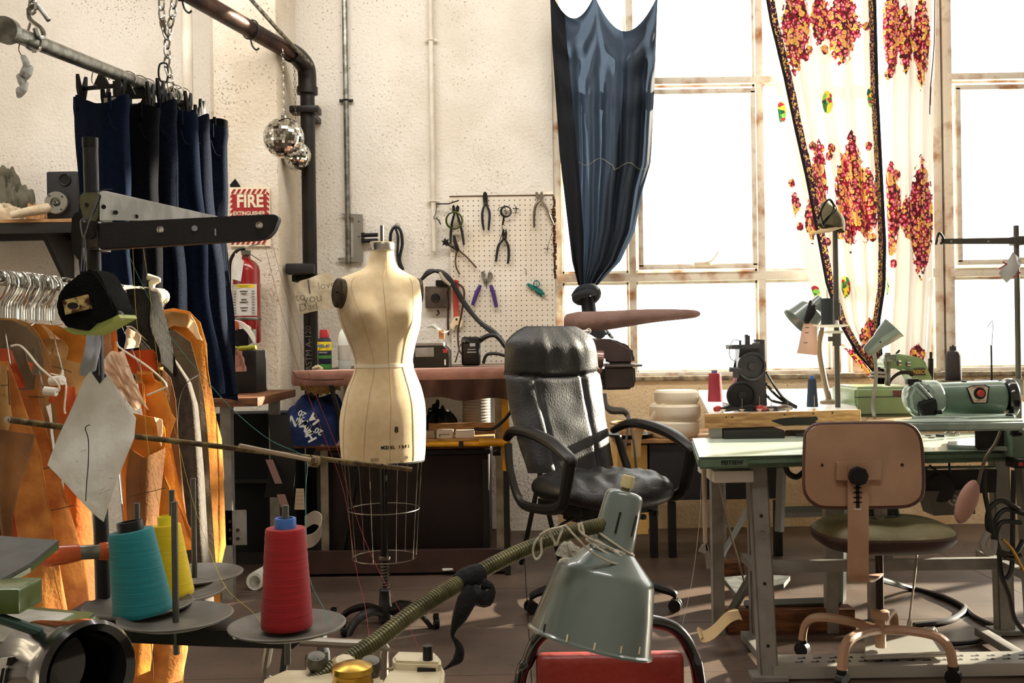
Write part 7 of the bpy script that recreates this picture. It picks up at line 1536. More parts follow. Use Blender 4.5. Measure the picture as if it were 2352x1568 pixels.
b = B(); b.poly([(1680, 792), (1745, 790), (1746, 800), (1682, 802)], MDp - .03, .12); b.poly([(1735, 779), (1756, 780), (1757, 825), (1748, 825)], MDp + .03, .04); b.box(P(1716, 784, MDp), (.02, .02, .05)); b.cyl(P(1716, 783, MDp), P(1714, 768, MDp), .008, n=8); b.cyl(P(1700, 792, MDp), P(1700, 781, MDp), .005, n=8); b.cyl(P(1728, 791, MDp), P(1745, 789, MDp), .007, n=8); part('top_mechanism', b, BM, t)
b = B(); b.tube([P(1692, 832, MDp), P(1678, 822, MDp), P(1676, 800, MDp), P(1684, 781, MDp), P(1697, 782, MDp)], .0018, 5); part('oil_wire', b, BM, t)
b = B(); b.cyl(P(1675, 848, MDp - .02), P(1700, 850, MDp - .02), .010, n=10); b.box(P(1690, 858, MDp - .02), (.022, .03, .035), bev=.004); part('side_knob', b, BM, t)
for k in range(3): b = B(); b.tube([P(1760, 855 + k * 26, MDp), P(1775, 880 + k * 20, MDp + .02), P(1800, 915 + k * 6, MDp), P(1830, 934 + k * 1, MDp)], .006, 6); single('machine_cable', b, CBL, ('upper', 'middle', 'lower')[k] + ' one of three dark cables sagging right of the black machine', 'cable')
cone(1643, 922, 857, 17, 14, mat('dusty_red_thread', 'a03440', .8, bump=.2), mat('violet_core', '6a6a8a', .5), 'dusty red thread cone at the left end of the rear table', D=4.35, name='thread_cone')
cone(1866, 934, 870, 13, 9, mat('ink_blue_thread', '2a3848', .8, bump=.2), mat('blue_tube', '3a6cb8', .4), 'slim dark blue thread cone right of the black machine', D=4.2)
# small clutter along the rail
REDH = mat('red_handle', 'b03028', .4)
def clut(px, w, mt, label, py=937, D=4.04, dz=0):
    b = B(); z0 = TZ + .011 + dz; x0, x1 = P(px - w, py, D).x, P(px + w, py, D).x; y1 = D + .03; b.tube([(x0, D, z0 + .003), ((x0 * .6 + x1 * .4), D + .01, z0 + .006), (x1, y1, z0 + .002)], [.010, .013, .006], 8, 4); single('hand_tool', b, mt, label, 'tool', 'hand tools behind the wooden rail')
clut(1652, 10, REDH, 'red handled tool at the left end behind the wooden rail'); clut(1680, 20, BLACKP, 'black handled screwdriver behind the rail left of the black machine')
clut(1728, 24, BLACKP, 'black handled tool behind the rail below the lower wheel'); clut(1752, 13, REDH, 'red handled tool behind the rail right of the lower wheel'); clut(1806, 18, WIRE, 'bare steel tool behind the rail left of the blue cone')
for i, px in enumerate((1658, 1702, 1742, 1769, 1807, 1868)):
    D = fl_.y + .06; c = V((P(px, 784, D).x, D, TZ + .001)); t = thing('bobbin_peg', ['first', 'second', 'third', 'fourth', 'fifth', 'sixth'][i] + ' bobbin on a steel peg from the left behind the wooden rail', 'bobbin', c, 'bobbins on pegs behind the wooden rail')
    b = B(); b.cyl(c, c + V((0, 0, .045 + .01 * (i % 3))), .0014, n=6); part('pin', b, WIRE, t)
    b = B(); b.lathe([(.011, 0), (.011, .002), (.006, .003), (.006, .011), (.011, .012), (.011, .014), (0, .014)], c, n=14); part('bobbin', b, mat('bone_bobbin', 'c8bca4', .5), t)
# thread stand of the rear table
def rod(name, pts, r, mt, parent): b = B(); b.tube([P(*p) for p in pts], r, 10, 1 if len(pts) < 3 else 4); return part(name, b, mt, parent)
POST = mat('dark_grey_post', '5a5650', .45, .5)
SD = 4.25
t = thing('rear_thread_stand', 'tall grey thread stand pole with white saucer in front of the curtain', 'thread stand', FB(1928, TZ, SD))
b = B(); x = P(1922, 784, SD).x; b.cyl((x, SD, TZ), (x, SD, P(1912, 528, SD).z), .011, n=12); part('pole', b, POST, t)
for y in (711, 778): b = B(); z = P(1920, y, SD).z; b.cyl((x, SD, z - .03), (x, SD, z + .03), .018, n=12); b.box((x - .02, SD, z), (.03, .02, .02)); part('collar', b, POST, t)
zp = P(1900, 752, SD).z
b = B(); xs_ = P(1905, 784, SD).x; b.lathe([(0, 0), (.04, .0), (.078, .008), (.08, .011), (.04, .004), (0, .004)], (xs_, SD - .04, zp), n=30); part('white_saucer', b, WHITE, t)
b = B(); b.cyl((xs_ + .02, SD - .04, zp), (xs_ + .02, SD - .04, zp + .03), .012, .006, n=12); b.cyl((P(1893, 784, SD).x, SD - .05, zp), (P(1893, 784, SD).x, SD - .05, zp + .16), .003, n=6); b.box((xs_ + .01, SD - .03, zp - .02), (.07, .03, .012)); part('saucer_peg', b, WHITE, t)
c = V((P(1893, 784, SD).x, SD - .05, zp + .006)); b = B(); r_ = m(14, SD); b.lathe([(r_, 0), (r_ * 1.02, .004), (r_ * 1.02, .112), (r_, .116), (r_ * .4, .117)], c, n=24); single('black_spool', b, mat('charcoal_thread', '2c3034', .85, bump=.3, bscale=200), 'charcoal thread spool on the white saucer of the rear stand', 'thread spool')
OLC = mat('olive_cloth', '6a6246', .9, col2='524a34', cscale=14, bump=.3)
t = thing('baseball_cap', 'olive cap with black straps perched on top of the rear thread stand', 'cap', P(1905, 530, SD))
b = B(); c = P(1908, 505, SD); b.grid(lambda u, v: c + V((.055 * math.cos(u * 6.283) * math.cos(v * 1.5) ** .6 + .006 * math.sin(v * 5), .065 * math.sin(u * 6.283) * math.cos(v * 1.5) ** .6, -.035 + .095 * math.sin(v * 1.57) - .02 * math.cos(u * 6.283))), 30, 14); part('crown', b, OLC, t, ang=70)
b = B(); b.tube([P(1935, 520, SD - .05), P(1905, 528, SD - .08), P(1880, 532, SD - .08), P(1864, 537, SD - .05)], [.004, .014, .012, .003], 8, 4, flat=.3); part('brim', b, mat('tan_brim', 'b8a078', .8), t)
for pts in ([(1878, 505), (1890, 475), (1905, 458), (1915, 480), (1890, 520)], [(1900, 460), (1885, 490), (1896, 525)], [(1908, 462), (1922, 480), (1900, 500), (1888, 515)]): b = B(); b.tube([P(x, y, SD - .075) for x, y in pts], .006, 6, 4, flat=.4); part('strap', b, BLACK, t)
# grey lamp facing away with rag, pink card, lamp arm
t = thing('grey_task_lamp', 'grey lamp shade turned away at the left of the rear thread stand', 'lamp', FB(1902, TZ, 4.5))
LD = 4.5; a0, a1 = P(1888, 690, LD), P(1836, 742, LD); ax2 = (a1 - a0).normalized(); L2 = (a1 - a0).length
b = B(); b.lathe([(.02, -.01), (.034, 0), (.038, L2 * .35), (.065, L2 * .45), (.083, L2), (.088, L2 + .002), (.086, L2 + .006), (.07, L2 * .5)], a0, ax2, 30, cap=False); part('shade', b, LG, t)
b = B(); b.tube([P(1888, 760, LD), P(1882, 800, LD), P(1893, 870, LD), V((FB(1902, 0, LD).x, LD, TZ + .02))], .013, 10, 4); b.tube([P(1888, 760, LD), P(1890, 720, LD), P(1888, 695, LD)], .01, 8, 3); b.lathe([(.04, 0), (.04, .012), (.014, .02)], FB(1902, TZ, LD), n=18); part('arm', b, mat('tan_gooseneck', '8a7a60', .5, .2), t)
b = B(); b.tube([P(1862, 690, LD - .09), P(1860, 715, LD - .1), P(1852, 740, LD - .1), P(1866, 720, LD - .1), P(1872, 700, LD - .1)], [.006, .016, .012, .014, .006], 8, 4); single('dark_rag', b, BC, 'dark rag knotted round the grey lamp shade', 'rag')
t = thing('pink_card', 'pinkish pattern card with staples hanging below the grey lamp shade', 'card', P(1855, 815, LD - .12))
b = B(); card(b, [(1848, 742), (1880, 744), (1879, 780), (1874, 816), (1827, 811), (1840, 775)], LD - .12, .01, .01, .001, 1); part('card', b, mat('pink_card', 'd8b8a4', .8, trans=.2), t)
for px, py in ((1854, 752), (1853, 764), (1850, 787)): b = B(); b.box(P(px, py, LD - .14), (.016, .002, .003)); part('staple', b, INK, t)
# ---------------------------------------------------------------- right rear table with the pale green machines
GM = mat('pale_green_enamel', '82996c', .4, col2='748c60', cscale=5, coat=.3); GM2 = mat('sage_enamel', '5e7464', .35, col2='526858', cscale=5, coat=.45); GW = mat('worn_pale_teal', '9aa89e', .35, col2='76887c', cscale=9, coat=.3)
t = thing('tan_table', 'tan topped table carrying the pale green buttonhole machine', 'table', (2.0, 4.5, 0))
TZ2 = .82; c1_, c2_ = PZ(1985, 972, TZ2), PZ(2420, 966, TZ2)
part('table_top', tbl([c1_, c2_, V((c2_.x * 1.25, 5.3, 0)), V((P(2004, 900, 5.3).x, 5.3, 0))], TZ2, .035, None), mat('tan_laminate', 'c8a886', .5), t)
for px, D in ((2000, 4.1), (2400, 4.15), (2030, 5.1)): b = B(); b.box((P(px, 784, D).x, D, TZ2 / 2 - .02), (.045, .045, TZ2 - .04)); part('leg', b, GREYP, t)
GD = 4.3
t = thing('buttonhole_machine', 'pale green buttonhole machine on a box base in front of the curtain', 'sewing machine', V((P(2045, 784, GD).x, GD + .1, TZ2)))
zb0 = P(2040, 952, GD).z
b = B(); b.prism([V((P(x, 784, GD).x, GD, P(x, y, GD).z if y < 940 else TZ2)) for x, y in ((1964, 889), (2120, 889), (2120, 952), (1968, 952), (1962, 915))], (0, .32, 0)); bmesh.ops.bevel(b.bm, geom=list(b.bm.edges), offset=.012, segments=3, affect='EDGES'); part('box_base', b, GM, t)
b = B(); b.box(P(2040, 911, GD - .001), (.29, .004, .003)); b.box(P(2041, 951, GD - .001), (.28, .004, .004)); part('lid_gap', b, DARK, t)
b = B(); b.poly([(2052, 897), (2080, 897), (2080, 909), (2052, 909)], GD - .004, .004); part('maker_plate', b, mat('dark_red_plate', '5a2a24', .5), t)
b = B(); b.poly([(2030, 838), (2034, 820), (2060, 812), (2090, 816), (2120, 822), (2132, 838), (2136, 870), (2146, 884), (2098, 886), (2094, 866), (2092, 848), (2076, 842), (2050, 846), (2036, 848)], GD + .04, .10); bmesh.ops.bevel(b.bm, geom=list(b.bm.edges), offset=.01, segments=3, affect='EDGES'); part('machine_arm', b, GM, t)
b = B(); b.poly([(2100, 846), (2126, 846), (2126, 862), (2100, 862)], GD + .032, .006); part('name_badge', b, mat('badge_dark', '3a2a20', .5), t)
text('REECE', .022, P(2113, 854, GD + .03), EX, EZ, mat('gilt', 'b89a50', .4, .6), t, off=.0006)
b = B(); b.tube([P(2040, 885, GD + .03), P(2050, 868, GD + .02), P(2068, 856, GD + .02), P(2090, 856, GD + .03), P(2095, 862, GD + .04)], [.009, .012, .012, .010], 8, 4, flat=.5); part('curved_link', b, DKS, t)
b = B()
for px in (2036, 2042): b.cyl(P(px, 810, GD + .02), P(px, 885, GD + .02), .006, n=8)
b.box(P(2042, 822, GD + .02), (.05, .04, .03), bev=.004); b.cyl(P(2062, 834, GD), P(2068, 834, GD), .014, n=10); b.cyl(P(2082, 836, GD + .03), P(2090, 836, GD + .03), .012, n=10); part('needle_bars', b, STEEL, t, kind='stuff')
b = B(); b.cyl(P(2138, 823, GD + .06), P(2138, 878, GD + .06), .012, n=10); b.cyl(P(2138, 808, GD + .06), P(2138, 823, GD + .06), .006, n=8); part('side_spindle', b, DKS, t)
b = B(); b.tube([P(2058, 812, GD + .03), P(2066, 804, GD + .03), P(2062, 810, GD + .03)], .004, 6); part('thread_hook', b, DKS, t)
# lamp with upturned shade
LD = 4.2; t = thing('upturned_lamp', 'small grey lamp with its open shade tilted up by the curtain', 'lamp', V((P(2024, 784, LD).x, LD, TZ2)))
a0, a1 = P(1994, 806, LD), P(2052, 752, LD - .03); ax2 = (a1 - a0).normalized(); L2 = (a1 - a0).length
b = B(); b.lathe([(.018, -.01), (.026, 0), (.032, L2 * .45), (.036, L2 * .5), (.052, L2), (.056, L2 + .003), (.050, L2), (.03, L2 * .5), (0, L2 * .45)], a0, ax2, 30, cap=False); part('shade', b, LG, t)
b = B(); q_ = a0 + ax2 * .05 + V((0, -.030, 0)); b.cyl(q_, q_ + ax2 * .03, .004, n=6); part('slot', b, INK, t)
b = B(); b.tube([P(2005, 800, LD + .03), P(2010, 830, LD + .04), P(2012, 870, LD + .03), V((P(2006, 784, LD).x, LD + .02, TZ2 + .06)), V((P(2000, 784, LD).x, LD - .03, TZ2 + .01))], .008, 8); part('arm', b, GREYP, t)
# spool plates behind the big machine
for i, (px, lb) in enumerate(((2190, 'black spool saucer with a dark cone on it behind the big green machine'), (2278, 'empty black spool saucer with a tall wire guide at right'))):
    D = 4.35; c = P(px, 880, D); t = thing('spool_saucer', lb, 'spool holder', V((c.x, D, TZ2)))
    b = B(); b.lathe([(0, 0), (.04, 0), (.068, .012), (.07, .015), (.05, .006), (0, .004)], c, n=30); b.cyl((c.x, D, TZ2), c, .006, n=8); b.lathe([(.03, 0), (.03, .006)], (c.x, D, TZ2), n=14); part('saucer', b, BLACKP, t)
    b = B(); b.cyl(c, V((c.x, D, P(px, 792, D).z)), .004, n=8); part('peg', b, BLACKP, t)
    if i: b = B(); b.tube([P(px, 792, D), P(px + 2, 760, D), P(px + 1, 737, D), P(px - 8, 748, D), P(px - 10, 752, D)], .0018, 5); part('wire_guide', b, WIRE, t)
c = P(2190, 874, 4.35); b = B(); r_ = m(17, 4.35); h = P(2190, 795, 4.35).z - c.z; b.lathe([(r_, 0), (r_ * 1.05, .004), (r_ * 1.02, h * .74), (r_ * .8, h * .84), (r_ * .46, h * .88), (r_ * .44, h), (0, h)], c, n=28); single('thread_cone', b, mat('dark_plum_thread', '2e2628', .8, bump=.25, bscale=200), 'dark brown thread cone on the black saucer by the window', 'thread cone')
# right-hand thread stand with arm and tag
RD = 4.0; x = P(2338, 784, RD).x; t = thing('right_thread_stand', 'grey thread stand post at the right edge with a long cross arm', 'thread stand', (x, RD, .0))
b = B(); b.cyl((x, RD, TZ2), (x, RD, P(2334, 518, RD).z), .011, n=12); part('post', b, POST, t)
b = B(); b.poly([(2162, 548), (2350, 545), (2350, 560), (2162, 560)], RD - .02, .006); part('cross_arm', b, POST, t); b = B(); b.box(P(2338, 553, RD), (.05, .05, .035), bev=.004); part('arm_clamp', b, POST, t)
b = B(); b.tube([P(2150, 562, RD - .02), P(2157, 535, RD - .02), P(2168, 550, RD - .02), P(2160, 560, RD - .02)], .005, 6); part('arm_hook', b, DARK, t)
for px in (2185, 2270): b = B(); b.cyl(P(px, 554, RD - .022), P(px, 554, RD - .019), .004, n=8); part('bolt', b, CHROME, t)
b = B(); b.poly([(2310, 870), (2350, 870), (2350, 906), (2310, 906)], RD - .02, .01); part('bracket', b, GREYP, t)
t = thing('red_marked_tag', 'grey paper tag with red handwriting on the right stand post', 'tag', P(2310, 648, RD - .05))
b = B(); card(b, [(2328, 578), (2350, 596), (2344, 610), (2310, 650), (2291, 628)], RD - .05, .005, .005, .0006, 2); part('paper', b, mat('grey_paper', 'b8b6b4', .8), t)
text('7 47', .05, P(2318, 622, RD - .062), V((.75, 0, -.5)), V((.5, 0, .75)), mat('red_pen', '9a3a34', .8), t)
# ---------------------------------------------------------------- green sewing table in front
GTZ = .775
TOPG = mat('green_laminate', 'd6e6d4', .22, col2='cadcc8', cscale=3, coat=.5); RIMG = mat('green_rim', '5e7860', .5, col2='546c56', cscale=10)  # laminate paled to put window glare into its colour
cn = [PZ(1603, 1049, GTZ), PZ(2480, 1028, GTZ), PZ(2480, 988, GTZ), PZ(1588, 1006, GTZ)]
t = thing('sewing_table', 'pale green topped sewing table with grey steel legs and printed ruler edge', 'sewing table', ((cn[0].x + cn[1].x) / 2, 3.6, 0))
part('table_top', tbl(cn, GTZ - .002, .040, None, .008), RIMG, t)
cc_ = sum(cn, V()) / 4; b = B(); b.prism([cc_ + (p - cc_) * .995 for p in cn], (0, 0, -.003)); bmesh.ops.bevel(b.bm, geom=list(b.bm.edges), offset=.0012, segments=1, affect='EDGES'); part('laminate', b, TOPG, t)
e0, e1 = cn[0], cn[1]; ed = (e1 - e0).normalized(); en = V((ed.y, -ed.x, 0))
def E(s_, z): return e0 + ed * s_ + en * .0015 + V((0, 0, z))
def sx_(px): return (P(px, 1050, 3.36).x - e0.x) / ed.x
text('FEITSEW', .020, E(sx_(1678), -.022), ed, EZ, INK, t, off=.0006)
b = B(); s0, s1 = sx_(1714), sx_(2400); n = 118
for z in (-.010, -.026, -.029, -.0325): b.prism([E(s0, z), E(s1, z), E(s1, z - .0011), E(s0, z - .0011)], en * .0004)
for k in range(n):
    s_ = s0 + (s1 - s0) * k / n; h_ = .010 if k % 8 == 0 else (.007 if k % 4 == 0 else .0045); b.prism([E(s_, -.0105), E(s_ + .0009, -.0105), E(s_ + .0009, -.0105 - h_), E(s_, -.0105 - h_)], en * .0004)
part('ruler_print', b, INK, t, False, kind='stuff')
LS = mat('grey_leg_steel', '8a8782', .45, .3, '76736e', 8, bump=.08)
def legbox(px, D, w=.062, d=.05, tilt=0, name='leg'):
    x = P(px, 784, D).x; b = B(); z1 = GTZ - .043; b.prism([(x - w / 2, D, z1), (x + w / 2, D, z1), (x + w / 2 + tilt, D - .03, .02), (x - w / 2 + tilt, D - .03, .02)], (0, .004, 0)); b.prism([(x - w / 2, D, z1), (x - w / 2, D + d, z1), (x - w / 2 + tilt, D + d - .03, .02), (x - w / 2 + tilt, D - .03, .02)], (.004, 0, 0)); b.prism([(x + w / 2 - .004, D, z1), (x + w / 2 - .004, D + d, z1), (x + w / 2 + tilt - .004, D + d - .03, .02), (x + w / 2 + tilt - .004, D - .03, .02)], (.004, 0, 0)); b.box((x + tilt, D - .01, .012), (w + .06, .08, .02), bev=.003)
    o = part(name, b, LS, t, False)
    if D < 3.7:
        for k, z in enumerate((.56, .33, .12)): b = B(); b.cyl((x + tilt * (1 - z / .73), D - .03 * (1 - z / .73) - .003, z), (x + tilt * (1 - z / .73), D - .03 * (1 - z / .73) + .001, z), .006, n=10); part('bolt_hole', b, INK, o)
        b = B(); z = .5; b.torus((x + tilt * .3, D - .013, z), .013, .002, axis=EY, n=18, k=5); part('embossed_ring', b, LS, o)
legbox(1738, 3.42, .06, .05, .02); legbox(1722, 3.86, .03, .04); legbox(2360, 3.5, .06, .05, .02); legbox(2296, 3.9, .06, .05)
xa, xb = P(1752, 784, 3.66).x, P(2330, 784, 3.66).x; zc = P(2000, 1297, 3.66).z
b = B(); b.box(((xa + xb) / 2, 3.66, zc), (xb - xa, .03, .042), bev=.003); part('cross_beam', b, LS, t)
b = B(); z = P(2000, 1522, 3.4).z; b.box(((xa + xb) / 2, 3.45, .045), (xb - xa + .1, .13, .012)); b.box(((xa + xb) / 2, 3.385, .03), (xb - xa + .1, .006, .04)); part('treadle_shelf', b, mat('pale_shelf', '9a9790', .4, .3), t)
b = B()
for k in range(18):
    for r_ in (0, 1): x = xa + .05 + k * .055 + r_ * .02; b.box((x, 3.43 + r_ * .04, .0515), (.026, .006, .001)); b.box((x + .012, 3.436 + r_ * .04, .0515), (.006, .014, .001))
part('slot', b, INK, t, False, kind='stuff')
for x in (P(1752, 784, 3.5).x + .0, P(2340, 784, 3.5).x): b = B(); b.box((x, 3.62, .03), (.04, .42, .03), bev=.003); part('foot_rail', b, LS, t); b = B(); b.box((x, 3.64, zc - .0), (.03, .36, .03)); part('side_brace', b, LS, t)
b = B(); c = P(1671, 1086, 3.5); b.box((c.x, 3.55, c.z), (m(90, 3.5), .3, m(27, 3.5)), bev=.006); part('drawer', b, mat('drawer_white', 'd2cec8', .5), t)
b = B(); b.tube([P(1648, 1102, 3.5), P(1668, 1190, 3.52), P(1709, 1333, 3.55)], .004, 6, 1); part('treadle_rod', b, WIRE, t)
b = B(); b.cyl(P(1617, 1078, 3.45), P(1620, 1245, 3.45), .008, n=8); single('hanging_tape', b, mat('beige_tape', '9a8a78', .8), 'beige tape hanging from the left end of the green table', 'tape')
t2 = thing('thread_snips', 'small steel snips dangling on the beige tape below the green table', 'scissors', P(1625, 1310, 3.44))
b = B(); b.poly([(1614, 1250), (1622, 1246), (1626, 1262), (1618, 1272), (1604, 1266)], 3.44, .006); part('tag', b, GREYP, t2); b = B(); b.poly([(1620, 1250), (1626, 1252), (1636, 1300), (1630, 1308)], 3.44, .003); part('blade', b, CHROME, t2); b = B(); b.poly([(1616, 1258), (1621, 1258), (1629, 1302), (1624, 1308)], 3.445, .003); part('blade', b, CHROME, t2)
thread([(1612, 1072, 3.4), (1606, 1200, 3.4), (1590, 1330, 3.35), (1568, 1432, 3.3)], .0007, mat('white_line', 'c8c0b0', .7), 'pale thread falling from the left corner of the green table')
# under-table hardware
t = thing('clutch_motor', 'dark clutch motor and grey control box hung under the green table', 'motor', P(2200, 1180, 3.75))
b = B(); b.poly([(2122, 1080), (2290, 1078), (2288, 1130), (2130, 1140)], 3.7, .12); b.cyl(P(2160, 1122, 3.68), P(2160, 1122, 3.8), .05, n=16); part('motor_case', b, DARK, t)
b = B(); b.poly([(2128, 1128), (2240, 1124), (2240, 1180), (2146, 1184)], 3.68, .1); part('control_box', b, mat('box_grey', '5c5852', .6), t)
c = P(2190, 1148, 3.678); b = B(); b.torus(c, .016, .005, axis=EY, n=20, k=5); b.cyl(c, c + V((0, -.01, 0)), .007, n=8); part('dial', b, mat('dial_pale', 'a8a49c', .5), t)
b = B(); b.cyl(P(2130, 1076, 3.66), P(2286, 1073, 3.66), .007, n=8); part('shaft_bar', b, CHROME, t)
b = B(); b.tube([P(2180, 1060, 3.6), P(2182, 1085, 3.6)], .004, 6, 1); b.tube([P(2135, 1068, 3.6), P(2150, 1080, 3.6), P(2180, 1098, 3.6)], .004, 6); part('linkage', b, BLACKP, t)
t = thing('knee_lift', 'pink padded knee lifter on a curved rod under the green table', 'knee lifter', P(2215, 1205, 3.35))
b = B(); b.tube([P(2298, 990, 3.3), P(2285, 1020, 3.3), P(2266, 1048, 3.3), P(2254, 1080, 3.32), P(2246, 1115, 3.34), P(2238, 1150, 3.34)], .006, 8); part('rod', b, mat('worn_rod', '6a6258', .4, .6), t)
b = B(); c = P(2221, 1152, 3.34); b.ball(c, (.034, .02, .078), 16, Matrix.Rotation(R(22), 3, 'Y')); part('pad', b, mat('pink_pad', '9c7464', .6, bump=.15), t)
t = thing('cable_bundle', 'tangle of black cables at the right table leg', 'cables', P(2300, 1320, 3.45))
for k, pts in enumerate(([(2262, 1080), (2262, 1130), (2276, 1200), (2284, 1250)], [(2340, 1170), (2300, 1150), (2272, 1170), (2268, 1210), (2280, 1225)], [(2352, 1180), (2310, 1170), (2285, 1200), (2290, 1260), (2330, 1270), (2350, 1240)], [(2345, 1200), (2300, 1200), (2288, 1240), (2310, 1280), (2345, 1275)], [(2328, 1080), (2326, 1200), (2324, 1300), (2310, 1330)], [(2295, 1270), (2300, 1320), (2318, 1370), (2330, 1420), (2352, 1450)])):
    b = B(); b.tube([P(x, y, 3.38 + .01 * k) for x, y in pts], .0085, 8); part('cable', b, CBL, t)
b = B(); b.tube([P(2270, 1222, 3.36), P(2258, 1245, 3.36), P(2262, 1262, 3.36), P(2280, 1268, 3.36), P(2284, 1240, 3.36)], .012, 6); part('crumpled_tag', b, mat('grey_tag', '8a8680', .8), t)
b = B(); b.tube([P(2302, 1238, 3.36), P(2325, 1262, 3.36), P(2350, 1310, 3.36)], .005, 6); single('brass_snips', b, mat('brass', 'b8923a', .25, .9), 'brass coloured snips hanging by the cable tangle', 'scissors')
b = B(); b.poly([(2330, 1055), (2352, 1055), (2352, 1075), (2330, 1075)], 3.33, .06); b.mi = 1; b.poly([(2340, 1062), (2350, 1062), (2350, 1070), (2340, 1070)], 3.325, .01); single('power_switch', b, [BLACKP, REDH], 'black power switch box with red button under the right of the green table', 'switch')
# floor things under the tables
t = thing('frame_stand', 'grey trestle frame of the rear table standing on wooden blocks', 'trestle', (P(1830, 784, 4.1).x, 4.1, .1))
for pts, w in ((((1795, 1176, 4.25), (1935, 1172, 4.25)), .024), (((1935, 1165, 4.1), (1932, 1410, 4.1)), .02), (((1710, 1388, 4.0), (1930, 1380, 4.0)), .018), (((1735, 1140, 4.2), (1650, 1290, 4.2)), .012), (((1738, 1300, 3.95), (1682, 1400, 3.95)), .018), (((1888, 1165, 4.2), (1925, 1215, 4.2)), .012), (((1795, 1075, 4.1), (1790, 1220, 4.1)), .02)):
    b = B(); b.cyl(P(*pts[0]), P(*pts[1]), w, n=4, rot=.785); part('frame_bar', b, mat('green_grey_steel', '6a6c68', .5, .2), t, False)
def wblock(x0, x1, y0, y1, D, d, label): 
    xa_, xb_ = P(x0, 784, D).x, P(x1, 784, D).x; zt_, zb_ = P((x0 + x1) / 2, y0, D).z, P((x0 + x1) / 2, y1, D).z; b = B(); b.box(((xa_ + xb_) / 2, D + d / 2, (zt_ + zb_) / 2), (xb_ - xa_, d, zt_ - zb_), bev=.004); single('wooden_block', b, WOODD, label, 'wooden block', 'wooden blocks under the trestle')
Df = H * F / (1455 - 784 + 9)
wblock(1662, 1957, 1428, 1456, Df, .09, 'long lower timber under the front feet of the trestle'); wblock(1664, 1955, 1401, 1428, Df + .004, .085, 'long upper timber stacked under the front feet of the trestle')
wblock(1636, 1702, 1290, 1330, H * F / (1330 - 784 + 8), .08, 'small square timber under the rear foot of the trestle')
t = thing('metal_pedal', 'worn grey metal foot pedal tilted on the floor behind the table leg', 'pedal', P(1740, 1368, 4.2))
b = B(); b.prism([P(1660, 1325, 4.3), P(1740, 1318, 4.45), P(1815, 1322, 4.45), P(1800, 1340, 4.2), P(1690, 1362, 4.1)], (0, 0, -.02)); part('plate', b, mat('scratched_steel', '7c7e7c', .4, .5, '5c5e5c', 20), t, False)
b = B(); b.ribbon([P(1700, 1412, 3.75), P(1690, 1410, 3.75), P(1670, 1420, 3.72), P(1640, 1450, 3.7), P(1618, 1462, 3.7), P(1606, 1460, 3.7), P(1608, 1452, 3.72), P(1622, 1462, 3.72)], (0, .9, .25), .075, .002); single('fabric_tape', b, mat('tan_tape2', 'b89e74', .85), 'tan tape strip curling off the timber onto the floor', 'tape')
t = thing('foot_pedal', 'pale cast metal treadle pedal on the shelf below the stool', 'pedal', P(2080, 1500, 3.55))
c4 = [PZ(1985, 1508, .075), PZ(2182, 1500, .075), PZ(2145, 1438, .095), PZ(1985, 1445, .095)]
b = B(); b.prism(c4, (0, 0, -.012)); bmesh.ops.bevel(b.bm, geom=list(b.bm.edges), offset=.004, segments=2, affect='EDGES'); part('plate', b, mat('pale_cast_metal', 'a8a6a0', .35, .4), t)
b = B(); b.tube([PZ(1988, 1505, .08), PZ(2180, 1497, .08), PZ(2145, 1440, .1)], .004, 6, 1); b.torus(PZ(2134, 1443, .1), .016, .003, n=14); part('raised_rim', b, MATS['pale_cast_metal'], t)
b = B(); b.tube([P(2112, 1190, 3.62), P(2104, 1300, 3.62), P(2088, 1432, 3.62)], .004, 6, 1); b.cyl(P(2089, 1425, 3.62), P(2087, 1440, 3.62), .008, n=8); part('pitman_rod', b, WIRE, t)
b = B(); b.tube([P(2020, 1330, 4.2), PZ(2090, 1350, .012), PZ(2160, 1368, .012), PZ(2205, 1388, .012), PZ(2215, 1400, .012), PZ(2190, 1420, .012), PZ(2150, 1430, .012), PZ(2100, 1436, .012)], .0125, 8); single('floor_hose', b, CBL, 'thick black hose looping on the floor behind the stool', 'hose')
b = B(); b.tube([PZ(2214, 1390, .01), PZ(2232, 1410, .01), PZ(2258, 1426, .01), PZ(2292, 1440, .01)], .010, 8); single('floor_cable', b, CBL, 'thinner black cable continuing right from the floor hose', 'cable')
b = B(); b.tube([PZ(2296, 1462, .01), PZ(2250, 1472, .01), PZ(2200, 1478, .01), PZ(2170, 1478, .01)], .009, 8); single('floor_cable', b, CBL, 'black cable lying behind the treadle shelf at right', 'cable')
b = B(); b.tube([P(1850, 1080, 4.0), P(1830, 1095, 4.0), P(1810, 1085, 4.0), P(1802, 1060, 4.0)], .012, 8); single('hose_piece', b, CBL, 'black hose curve under the left of the green table', 'hose')
# ---------------------------------------------------------------- blindstitch machine on the green table
BD = 3.62; t = thing('blindstitch_machine', 'large sage green blindstitch machine with red dial badge on the green table', 'sewing machine', V((P(2280, 784, BD).x, BD, GTZ)))
def bp(pts, D, th, bev, mt, name, ang=35): b = B(); b.poly(pts, D, th); bmesh.ops.bevel(b.bm, geom=list(b.bm.edges), offset=bev, segments=3, affect='EDGES'); return part(name, b, mt, t, ang=ang)
a, c = P(2130, 918, BD), P(2290, 916, BD)
b = B(); b.cyl(a, c, .062, .068, n=28); part('arm_barrel', b, GM2, t)
bp([(2205, 884), (2282, 880), (2296, 900), (2292, 962), (2236, 958), (2228, 940), (2200, 935)], BD - .045, .1, .015, GM2, 'column')
b = B(); a, c = P(2078, 918, BD - .03), P(2162, 908, BD - .03); b.tube([a, a.lerp(c, .12), a.lerp(c, .5), a.lerp(c, .9), c], [.03, .052, .068, .062, .04], 20, 4, flat=.85); part('head_shell', b, GW, t)
